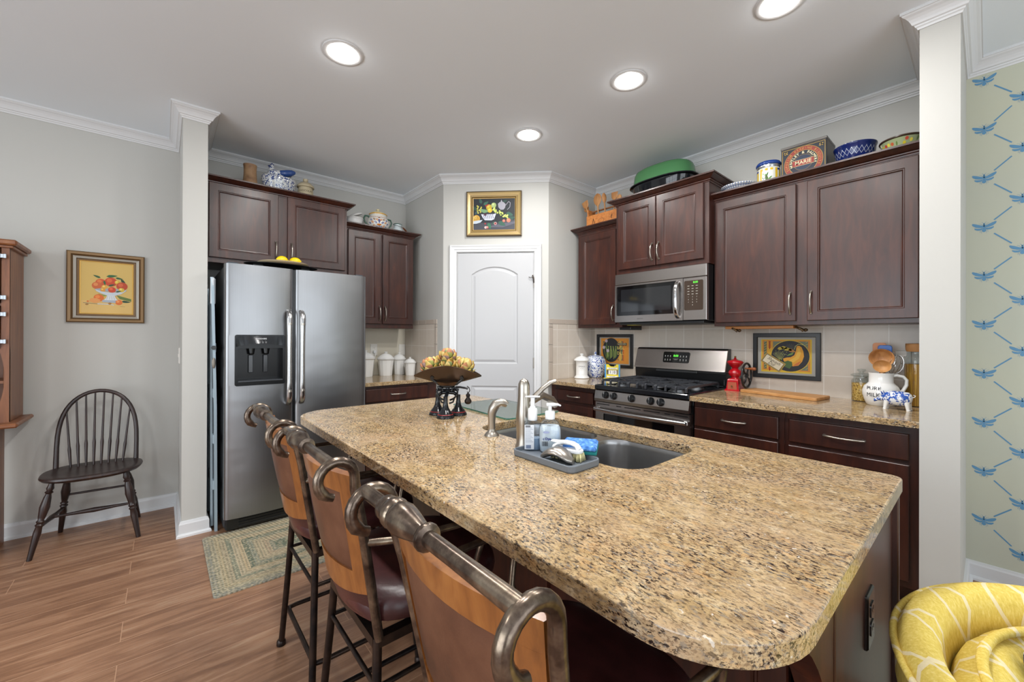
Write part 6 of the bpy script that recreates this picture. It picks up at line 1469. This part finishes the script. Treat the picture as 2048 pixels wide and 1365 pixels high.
def arc_text(body, r, size, a_mid, col, z, spread, bold=0):
    n = len(body)
    for i, ch in enumerate(body):
        if ch == ' ': continue
        a = a_mid + spread * (.5 - (i + .5) / n); m.color(col); m.text(ch, size, r * cos(a), r * sin(a) * .97, z, rot=a - pi / 2, bold=bold)
arc_text('SUPERIOR READING BISCUITS', .087, .017, pi / 2, '#c9a24c', .0022, radians(232))
arc_text('HUNTLEY & PALMERS', .062, .021, pi / 2, '#d9cfa8', .0022, radians(220), .0006)
m.color('#c9b98a'); m.poly([(-.0585, -.019), (.0585, -.019), (.0585, .019), (-.0585, .019)], .0022); m.color('#94302a'); m.poly([(-.056, -.0165), (.056, -.0165), (.056, .0165), (-.056, .0165)], .0024); m.color('#d9cfa8'); m.text('MARIE', .031, 0, 0, .0027, bold=.0005)
arc_text('READING', .062, .017, -pi / 2, '#c9a24c', .0022, radians(-90)) if False else None
part('printed_label', m, M_art, t)
m = MB(frB(BX + .0, (BY0 + BY1) / 2, ZD + .105)); part_ = None
m = MB(); m.prism([(2.955, .60), (3.16, .60), (3.17, .45), (3.17, .42), (3.12, .405), (3.04, .405), (2.97, .43)], ZD, ZD + .020, .004); solo('bread_board', m, M_paddle, 'worn round shouldered bread board lying under the cobalt bowl', 'board')
t = thing('mixing_bowl', 'cobalt blue enamel bowl with a white lattice band, right of the biscuit tin', 'bowl', (3.06, .505, ZD + .0205)); c = (3.06, .508, ZD + .0205)
BP = [(.058, 0), (.064, .004), (.083, .03), (.092, .065), (.096, .098), (.100, .102), (.100, .110), (.092, .110), (.085, .06), (.06, .012), (0, .010)]
m = MB(); m.lathe(BP, c, 40); part('bowl', m, M_bluenam, t)
m = MB(col='#b9c2d2')
def rb(z):
    for (r0, z0), (r1, z1) in zip(BP, BP[1:]):
        if z0 <= z <= z1 and z1 > z0: return r0 + (r1 - r0) * (z - z0) / (z1 - z0)
for k in range(26):
    for sg in (-1, 1):
        a0_ = 2 * pi * k / 26; pts = []
        for j in range(5):
            q = j / 4; z = .042 + .040 * q; a = a0_ + sg * .26 * q; pts.append((a, z))
        m.loft([[(c[0] + (rb(z) + .0008) * cos(a + d_), c[1] + (rb(z) + .0008) * sin(a + d_), c[2] + z) for d_ in (-.010, .010)] for a, z in pts], closed=False)
part('lattice_band', m, M_glaze, t)
t = thing('toleware_bowl', 'shallow flowered tin bowl at the right end of the wide wall cabinet', 'bowl', (3.04, .318, ZD)); c = (3.045, .308, ZD)
TP = [(.050, 0), (.054, .004), (.078, .050), (.088, .082), (.092, .086), (.092, .091), (.084, .088), (.05, .012), (0, .010)]
m = MB(); m.lathe(TP, c, 36); part('bowl', m, mat('pale green tin', '#9aa57e', .25), t)
m = MB(); m.lathe([(.0885, .082), (.0935, .086), (.0930, .092), (.090, .0925)], c, 36, caps=(False, False)); part('rim', m, mat('dark rim line', '#3c2c20', .3), t)
m = MB(); rr = random.Random(8)
for k in range(34):
    a = 2 * pi * k / 34 + rr.uniform(-.05, .05); z = rr.uniform(.03, .072); r = (.054 + (z - .004) * .522 if z < .05 else .078 + (z - .05) * .3125) + .0014; m.color(['#c9b62c', '#b5402a', '#d9c94a', '#b9562e', '#5f7a3c', '#e0ddc0'][k % 6]); da, dz = .085, .009
    if k % 6 == 4: da, dz = .04, .012
    m.face([m.P((c[0] + (r + .42 * dz * sin(q)) * cos(a + da * cos(q)), c[1] + (r + .42 * dz * sin(q)) * sin(a + da * cos(q)), c[2] + z + dz * sin(q))) for q in [2 * pi * j / 8 for j in range(8)]])
part('painted_flowers', m, M_glaze, t)

# ---------------------------------------------------------------- left counter by the range
t = thing('lidded_canister', 'white pedestal canister with small grey lettering, left of the ginger jar', 'canister', (2.965, 2.475, CT)); c = (2.960, 2.470, CT)
m = MB(); m.lathe([(.064, 0), (.070, .004), (.068, .012), (.058, .022), (.054, .032), (.054, .150), (.058, .158), (.060, .162)], c, 36); part('jar', m, M_white, t)
m = MB(); m.lathe([(.060, .162), (.072, .165), (.073, .172), (.066, .180), (.050, .194), (.026, .204), (.012, .208), (.010, .214), (.016, .218), (.017, .226), (.010, .230), (0, .231)], c, 36); part('lid', m, M_white, t)
m = MB(); wrap_text(m, 'CEREALES', .015, c[0], c[1], CT + .112, .054, radians(219), '#5b5d60'); wrap_text(m, '~ ~', .020, c[0], c[1], CT + .094, .054, radians(219), '#77797c'); wrap_text(m, '.  .  .', .014, c[0], c[1], CT + .124, .054, radians(219), '#77797c'); part('lettering', m, M_art, t)
t = thing('ginger_jar', 'round blue and white ginger jar with floral glaze, left of the calendar', 'jar', (3.15, 2.44, CT)); c = (3.140, 2.452, CT)
m = MB(); m.lathe([(.064, 0), (.070, .003), (.076, .02), (.092, .06), (.100, .10), (.102, .135), (.096, .165), (.080, .188), (.074, .192)], c, 40); part('jar', m, M_bw, t)
m = MB(); m.lathe([(.074, .191), (.076, .194), (.070, .200), (.04, .210), (.012, .214), (.010, .222), (.013, .232), (.009, .244), (0, .247)], c, 36); part('lid', m, M_bw, t)
t = thing('block_calendar', 'yellow and blue perpetual block calendar reading 10, in front of the herb print', 'calendar', (3.12, 2.235, CT))
KM = Matrix.Translation((3.105, 2.232, CT)) @ Matrix.Rotation(radians(22), 4, 'Z') @ Matrix(((0, 0, -1, 0), (-1, 0, 0, 0), (0, 1, 0, 0), (0, 0, 0, 1)))
m = MB(KM); m.box(-.078, .078, 0, .010, -.045, .018, .002); m.color('#e3cf1e'); part('base', m, mat('yellow paint', '#e0cc20', .4), t)
m = MB(KM); n = 10; arc = [(.070, .135), (.034, .135)] + [(.034 * cos(q), .135 - .020 * sin(q)) for q in [pi * k / n for k in range(1, n)]] + [(-.034, .135), (-.070, .135), (-.070, .010), (.070, .010)]
hole_ = [(-.052, .042), (.052, .042), (.052, .084), (-.052, .084)]
m.tess([arc, hole_], .006); m.tess([arc, hole_], -.006); m.loft([[(p[0], p[1], d) for p in arc] for d in (-.006, .006)], caps=(False, False)); m.loft([[(p[0], p[1], d) for p in hole_] for d in (-.006, .006)], caps=(False, False)); part('front_board', m, mat('yellow board', '#e3d01c', .4), t)
m = MB(KM, col='#4c93cf')
for s_ in (-1, 1): m.box(s_ * .070, s_ * .056, .010, .135, .006, .0072)
m.box(-.078, .078, -.0005 + .001, .004, .018, .0185)
m.color('#e8e8e6'); m.box(-.048, .048, .092, .106, .006, .010); m.box(-.048, .048, .016, .030, .006, .010); m.color('#26282c'); m.text('MTWTFSS', .011, 0, .099, .0103, sx=1.3); m.text('OCTOBER', .011, 0, .023, .0103); m.color('#e9e9e4'); m.text('1', .022, .022, .119, .0075); part('painted_panels', m, M_art, t)
for i, (u, d_) in enumerate(((-.019, '1'), (.019, '0'))):
    m = MB(KM); m.box(u - .018, u + .018, .043, .083, -.030, .002, .001); b_ = part('number_block', m, mat('white block', '#e6e7e6', .4), t)
    m = MB(KM, col='#1c1c1e'); m.text(d_, .034, u, .063, .0025, bold=.0004); part('number', m, M_art, b_)

# ---------------------------------------------------------------- right counter
t = thing('coffee_grinder', 'red cast iron coffee grinder with a black flywheel, right of the range', 'coffee grinder', (3.14, 1.19, CT))
GM = TR(3.145, 1.196, CT)
m = MB(GM); B_ = [(-.052, -.042), (.052, -.042), (.052, .042), (-.052, .042)]
m.loft([[(p[0] * f_, p[1] * f_, z) for p in B_] for f_, z in ((1.18, 0), (1.16, .008), (1.0, .012), (.86, .075), (.78, .082), (.55, .088))], smooth=False); part('base', m, M_red, t)
m = MB(GM); m.loft([[(-.056 + .0, y, z) for y, z in ((-.032, .010), (.032, .010), (.028, .062), (-.028, .062))], [(-.050, y, z) for y, z in ((-.032, .010), (.032, .010), (.028, .062), (-.028, .062))]]); dw = part('drawer', m, mat('weathered red drawer front', '#a5533a', .4), t)
m = MB(GM); m.tube([(-.057, 0, .034), (-.066, 0, .034)], [.003, .006], 10); part('knob', m, M_copper, dw)
m = MB(GM); m.lathe([(.030, .085), (.026, .092), (.030, .10), (.042, .112), (.046, .128), (.040, .142), (.026, .152), (.020, .160), (.028, .170), (.044, .186), (.054, .200), (.054, .206), (.046, .214), (.024, .220), (.010, .226), (.006, .236), (0, .238)], n=30); part('hopper', m, M_red, t)
m = MB(GM); m.lathe([(.006, .235), (.008, .240), (.006, .247), (0, .249)], n=12); part('lid_knob', m, M_copper, t)
m = MB(GM); m.tube([(0, .058, .124), (0, -.078, .124)], [.006, .006], 10); part('axle', m, M_blackpl, t)
WM = GM @ Matrix.Translation((0, -.078, .112)) @ Matrix.Rotation(pi / 2, 4, 'X')
WM = GM @ Matrix.Translation((0, -.076, .112)) @ Matrix.Rotation(radians(90), 4, 'X')
m = MB(WM); m.tube([(.086 * cos(q), .086 * sin(q), 0) for q in [2 * pi * k / 36 for k in range(36)]], .0075, 8, closed=True, up=(0, 0, 1)); m.lathe([(.016, -.008), (.016, .008)], n=14)
for k in range(4): q = pi / 4 + k * pi / 2; m.tube([(.012 * cos(q), .012 * sin(q), 0), (.05 * cos(q + .25), .05 * sin(q + .25), 0), (.083 * cos(q), .083 * sin(q), 0)], .006, 8)
fw_ = part('flywheel', m, M_blackframe, t)
m = MB(WM); m.turned((-.04, .052, .005), (-.04, .052, .075), [(0, .005), (.2, .0055), (.5, .008), (.8, .0115), (.95, .010), (1, .004)], 12); part('crank_handle', m, mat('varnished crank grip', '#8a4a24', .3), fw_)
m = MB(); P_ = [(3.115, 1.118), (3.10, .70), (2.978, .668), (2.955, 1.10)]
P_ = [(2.935, 1.118), (2.975, .665), (3.150, .668), (3.225, 1.112)]
P_ = [(3.06, 1.135), (2.955, .668), (3.155, .640), (3.235, 1.10)]
m.prism(rounded(P_, .015, 3), CT, CT + .020, .004); solo('cutting_board', m, M_board, 'rectangular wooden cutting board lying flat below the squash print', 'cutting board')
# jar of small pasta
def glass_jar(name, label, x, y, r, h, fill, fmat, knob=None, bulge=0):
    t = thing(name, label, 'jar', (x, y, CT)); c = (x, y, CT)
    m = MB(); m.lathe([(r * .96, 0), (r, .004), (r, h * .80), (r * .96, h * .86), (r * .78, h * .90), (r * .78, h * .97), (r * .84, h)], c, 32, caps=(True, False)); part('glass_body', m, M_thinjar, t)
    m = MB(); m.lathe([(r * .93, .004), (r * .965, .008), (r * .965, fill), (0, fill + .002)], c, 32); part('contents', m, fmat, t)
    return t, c
t, c = glass_jar('pasta_jar', 'short glass jar of small pasta behind the white pitcher', 3.205, .500, .048, .150, .108, M_grain)
m = MB(); m.lathe([(.044, .149), (.052, .152), (.052, .158), (.036, .166), (.012, .170), (.012, .176), (.022, .182), (.02, .192), (0, .195)], c, 24); part('glass_lid', m, M_thinjar, t)
m = MB(); m.tube([(c[0] - .035, c[1] - .03, c[2] + .146), (c[0] - .05, c[1] - .0, c[2] + .138), (c[0] - .046, c[1] - .01, c[2] + .118)], .0022, 6); part('wire_clasp', m, M_chrome, t)
t, c = glass_jar('spaghetti_jar', 'tall glass jar of spaghetti with a cork lid at the end of the counter', 3.190, .262, .050, .315, .235, M_pasta)
m = MB(); m.lathe([(.040, .305), (.044, .316), (.045, .345), (.043, .350), (0, .350)], c, 26); part('cork_lid', m, mat('cork', '#b98552', .7), t)
# pitcher
t = thing('milk_pitcher', 'white ceramic pitcher lettered PURE MILK, full of wooden scoops', 'pitcher', (3.09, .385, CT)); c = (3.085, .396, CT); PR = [(.058, 0), (.064, .004), (.074, .03), (.082, .06), (.082, .085), (.074, .108), (.058, .124), (.054, .130), (.053, .17), (.056, .184), (.050, .184), (.047, .16), (.047, .13), (.07, .08), (.05, .01), (0, .01)]
m = MB(); m.lathe(PR, c, 44); part('body', m, M_white, t)
hd = Vector((.28, -.96, 0)).normalized(); hp = lambda o, z: (c[0] + hd.x * o, c[1] + hd.y * o, c[2] + z)
m = MB(); m.tube([hp(.048, .168), hp(.066, .172), (hp(.092, .166)), hp(.106, .148), hp(.106, .120), hp(.094, .092), hp(.080, .072), hp(.070, .062)], [.011, .0105, .010, .010, .010, .0105, .011, .009], 14, sq=(1.25, .85)); part('handle', m, M_white, t)
m = MB(); A_ = radians(163)
wrap_text(m, 'PURE', .030, c[0], c[1], c[2] + .098, .0795, A_, '#1a1b1e'); wrap_text(m, 'MILK', .030, c[0], c[1], c[2] + .062, .0825, A_, '#1a1b1e'); part('lettering', m, M_art, t)
def scoop_(label, name, cat, x, y, z, rx, rz_, ry, mt, tilt=.0, hcol=None, hl=.18):
    t = thing(name, label, cat, (x, y, CT + .02), 0, None)
    M_ = Matrix.Translation((x, y, z)) @ Matrix.Rotation(tilt, 4, 'Y')
    m = MB(M_, smooth=True); m.loft([[(d_, ry * f_ * cos(q), rz_ * f_ * sin(q)) for q in [2 * pi * k / 24 for k in range(24)]] for d_, f_ in ((rx, .25), (rx * .8, .62), (rx * .3, .92), (0, 1.0), (-.003, 1.0), (-.001, .92), (rx * .3, .80), (rx * .7, .5), (rx * .85, .1))], smooth=True); part('bowl', m, mt, t)
    m = MB(); m.tube([(x + .004, y, z - rz_ * .9), (x + .0, y * .5 + c[1] * .5, z - rz_ - .03), (c[0] + .0, c[1] + (y - c[1]) * .4, CT + .03)], [.006, .0065, .006], 8); part('handle', m, mt, t)
scoop_('largest wooden ladle with a deep oval bowl, in the white pitcher', 'wooden_ladle', 'ladle', 3.065, .392, CT + .268, .035, .052, .056, M_spoon)
scoop_('small pale wooden ladle in front of the largest one, in the pitcher', 'wooden_ladle', 'ladle', 3.040, .386, CT + .223, .022, .034, .040, wood('pale beech', '#a87440', '#c69258', '#d8aa74', (14, 14, 4), .5))
t = thing('wooden_paddle', 'tall brown wooden paddle at the back of the pitcher', 'spatula', (3.10, .40, CT + .02)); m = MB(); m.tube([(3.09, .395, CT + .02), (3.128, .406, CT + .275)], .006, 8); part('handle', m, M_spoon, t); m = MB(frB(3.130, .408, CT + .268)); m.prism([(p[0], p[1]) for p in rrect(-.030, .030, 0, .085, .014, 4)], 0, .006, .001); part('blade', m, mat('copper toned wood', '#b9784a', .45), t)
t = thing('silicone_spatula', 'blue silicone spatula standing behind the wooden ladles', 'spatula', (3.08, .38, CT + .02)); m = MB(); m.tube([(3.08, .385, CT + .02), (3.112, .383, CT + .28)], .005, 8); part('handle', m, M_spoon, t); m = MB(frB(3.115, .383, CT + .272)); m.prism(rrect(-.031, .031, 0, .068, .014, 4), 0, .008, .003); part('blade', m, mat('blue silicone', '#1858a8', .35), t)
t = thing('wire_whisk', 'wire balloon whisk at the right of the pitcher', 'whisk', (3.10, .37, CT + .02)); m = MB(); m.tube([(3.09, .375, CT + .02), (3.105, .352, CT + .18)], .006, 8); part('handle', m, M_chrome, t)
m = MB(Matrix.Translation((3.105, .352, CT + .18)) @ Matrix.Rotation(radians(12), 4, 'X'))
for k in range(6):
    q = pi * k / 6; m.tube([(.034 * sin(pi * j / 10) ** .8 * cos(q) * (1 if True else 1) * (1 - 0), .034 * sin(pi * j / 10) ** .8 * sin(q), .105 * (1 - cos(pi * j / 10)) / 2) if False else (.036 * cos(q) * sin(2 * pi * j / 20 * 1.0), .036 * sin(q) * sin(2 * pi * j / 20), .055 * (1 - cos(2 * pi * j / 20))) for j in range(21)], .0010, 4)
part('wires', m, M_chrome, t)
# pig
t = thing('pig_figurine', 'blue and white glazed pig figurine in front of the pitcher', 'figurine', (2.955, .325, CT))
PM = TR(2.955, .325, CT, radians(-90 + 4))   # x forward is towards -y; the head looks to the left (+y)
PM = Matrix.Translation((2.955, .325, CT)) @ Matrix.Rotation(radians(84), 4, 'Z')
m = MB(PM, smooth=True); m.loft([[(x, ry * cos(q), zc + rz_ * sin(q)) for q in [2 * pi * k / 18 for k in range(18)]] for x, ry, rz_, zc in ((-.070, .004, .004, .066), (-.067, .018, .020, .064), (-.055, .030, .034, .062), (-.03, .035, .039, .060), (.0, .036, .039, .060), (.025, .032, .035, .062), (.042, .022, .023, .062), (.052, .017, .017, .058), (.065, .011, .011, .050), (.078, .0085, .0085, .043), (.084, .0085, .009, .041), (.085, .002, .002, .041))], smooth=True)
part('body', m, M_bwpig, t)
for sx_, x in ((1, .028), (-1, -.050)):
    for sy_ in (-1, 1):
        m = MB(PM); m.tube([(x, sy_ * .016, .045), (x + .004 * sx_, sy_ * .019, .024), (x + .006 * sx_, sy_ * .020, .008), (x + .008 * sx_, sy_ * .020, 0)], [.013, .0095, .0075, .009], 12); part('leg', m, M_white, t)
for sy_ in (-1, 1):
    m = MB(PM); m.loft([[(.040, sy_ * .010, .078), (.048, sy_ * .018, .074), (.044, sy_ * .016, .082)], [(.050, sy_ * .020, .094), (.052, sy_ * .022, .092), (.052, sy_ * .021, .095)]]); part('ear', m, mat('blue ear glaze', '#2f55a6', .2), t)
m = MB(PM); m.tube([(-.069, 0, .07), (-.078, .004, .074), (-.080, -.004, .08), (-.073, 0, .084)], .0022, 6); part('tail', m, M_white, t)
m = MB(PM, col='#1c2230'); m.line([(0, 0), (0, 0)], .001); 
for sy_ in (-1, 1): m.ball((.058, sy_ * .0135, .060), .0018, 6, 4)
m.tube([(.083, .006, .034), (.075, .0095, .036), (.068, .010, .040)], .0008, 4); part('face_marks', m, M_art, t)
# wooden paper towel bar below the wide cabinet
t = thing('paper_towel_bar', 'wooden towel bar on iron brackets fixed under the wide wall cabinet', 'towel bar', (3.03, 1.0, 1.33))
m = MB(); m.box(3.005, 3.10, .80, 1.21, 1.336, 1.3545, .002); part('mounting_board', m, mat('golden oak board', '#b9783a', .4), t)
for y in (.80, 1.185):
    m = MB(); m.tube([(3.02, y - .01, 1.345), (2.995, y - .035, 1.335), (3.0, y - .05, 1.322), (3.02, y - .045, 1.316)], [.006, .007, .006, .004], 8); m.tube([(3.05, y - .0, 1.345), (3.06, y - .03, 1.33), (3.05, y - .055, 1.318)], [.006, .008, .005], 8); m.ball((3.03, y - .06, 1.325), (.012, .012, .010), 10, 6); part('bracket', m, mat('bronze leaf bracket', '#57432c', .4, .6), t)
# black under cabinet box left of the microwave
m = MB(); m.box(2.97, 3.14, 1.955, 2.065, 1.340, 1.3615, .002)
solo('under_cabinet_box', m, M_blackpl, 'small flat black box fixed under the narrow wall cabinet beside the microwave', 'box')

# ---------------------------------------------------------------- yellow armchair
ACX, ACY = 1.142, -.306
t = thing('armchair', 'yellow barrel armchair with a cream lattice pattern at the lower right', 'armchair', (ACX, ACY, 0))
AM = TR(ACX, ACY, 0)
A1, A2 = radians(-52), radians(232); NA = 56
def arc_loft(m, sec, rx=1.0, n=NA, a1=A1, a2=A2, zf=lambda q: 0, rf=lambda q: 0):
    L_ = []
    for k in range(n + 1):
        q = k / n; a = a1 + (a2 - a1) * q; dz = zf(q); dr = rf(q)
        L_.append([((r + dr) * 1.02 * cos(a), (r + dr) * .985 * sin(a), z + dz * (1 if z > .3 else 0)) for r, z in sec])
    m.loft(L_, smooth=True)
zf = lambda q: .016 - .10 * abs(2 * q - 1) ** 2.4
wr = lambda q: .004 * sin(q * 37) + .003 * sin(q * 71)
m = MB(AM, smooth=True); arc_loft(m, [(.30, .16), (.350, .16), (.398, .40), (.435, .62), (.436, .678), (.424, .703), (.404, .712), (.382, .704), (.370, .680), (.362, .62), (.350, .42)], zf=zf); part('barrel_back', m, M_yellow, t)
def ring_path(r, z, n=NA, a1=A1, a2=A2, w=0): return [((r + w * sin(k * 1.3)) * 1.02 * cos(a1 + (a2 - a1) * k / n), (r + w * sin(k * 1.3)) * .985 * sin(a1 + (a2 - a1) * k / n), z + zf(k / n)) for k in range(n + 1)]
m = MB(AM); m.tube(ring_path(.4375, .686), .0062, 8); part('piping', m, M_yellow, t)
m = MB(AM, smooth=True); b1, b2 = radians(-40), radians(222)
arc_loft(m, [(.30, .40), (.352, .42), (.366, .56), (.362, .630), (.350, .662), (.325, .678), (.295, .670), (.270, .640), (.258, .58), (.262, .46)], a1=b1, a2=b2, zf=lambda q: -.085 * abs(2 * q - 1) ** 2.2 + .004 * sin(q * 60), rf=wr); part('inner_cushion', m, M_yellow, t)
m = MB(AM); m.tube([((.318 + .002 * sin(k)) * 1.02 * cos(b1 + (b2 - b1) * k / 50), .318 * .985 * sin(b1 + (b2 - b1) * k / 50), .684 - .085 * abs(2 * k / 50 - 1) ** 2.2) for k in range(51)], .0085, 8); part('piping', m, M_yellow, t)
m = MB(AM, smooth=True); L_ = []
for f_, z in ((.9, .30), (.98, .32), (1, .38), (1, .43), (.96, .46), (.8, .475), (.4, .48), (.05, .48)): L_.append([(.265 * f_ * cos(q), -.03 + .29 * f_ * sin(q), z) for q in [2 * pi * k / 36 for k in range(36)]])
m.loft(L_, smooth=True); part('seat_cushion', m, M_yellow, t)
m = MB(AM, smooth=True); m.loft([[(.36 * cos(q) * f_, -.02 + .35 * sin(q) * f_, z) for q in [2 * pi * k / 36 for k in range(36)]] for f_, z in ((.9, .12), (1, .14), (1, .30))], smooth=True); part('seat_base', m, M_yellow, t)
for a in (40, 140, 220, 320):
    m = MB(AM); m.tube([(.28 * cos(radians(a)), .28 * sin(radians(a)), .14), (.30 * cos(radians(a)), .30 * sin(radians(a)), 0)], [.022, .013], 10); part('leg', m, M_chairwood, t)
m = MB(TR(1.278, -.162, .594, radians(-36)) @ Matrix.Rotation(radians(62), 4, 'X'), smooth=True); L_ = []
for k in range(-6, 7):
    q = k / 6; L_.append([(.155 * x, .155 * y, q * .055 * 1) for x, y in []]) if False else None
m.grid(lambda u, v: ((2 * u - 1) * .13 * (1 - .06 * (2 * v - 1) ** 2), (2 * v - 1) * .13 * (1 - .06 * (2 * u - 1) ** 2), .055 * (max(1 - (2 * u - 1) ** 4, 0) * max(1 - (2 * v - 1) ** 4, 0)) ** .6), 16, 16)
m.grid(lambda u, v: ((2 * u - 1) * .13 * (1 - .06 * (2 * v - 1) ** 2), (2 * v - 1) * .13 * (1 - .06 * (2 * u - 1) ** 2), -.055 * (max(1 - (2 * u - 1) ** 4, 0) * max(1 - (2 * v - 1) ** 4, 0)) ** .6), 16, 16)
solo('throw_pillow', m, M_navy, 'navy and white patterned throw pillow in the yellow armchair, at the right edge', 'pillow')
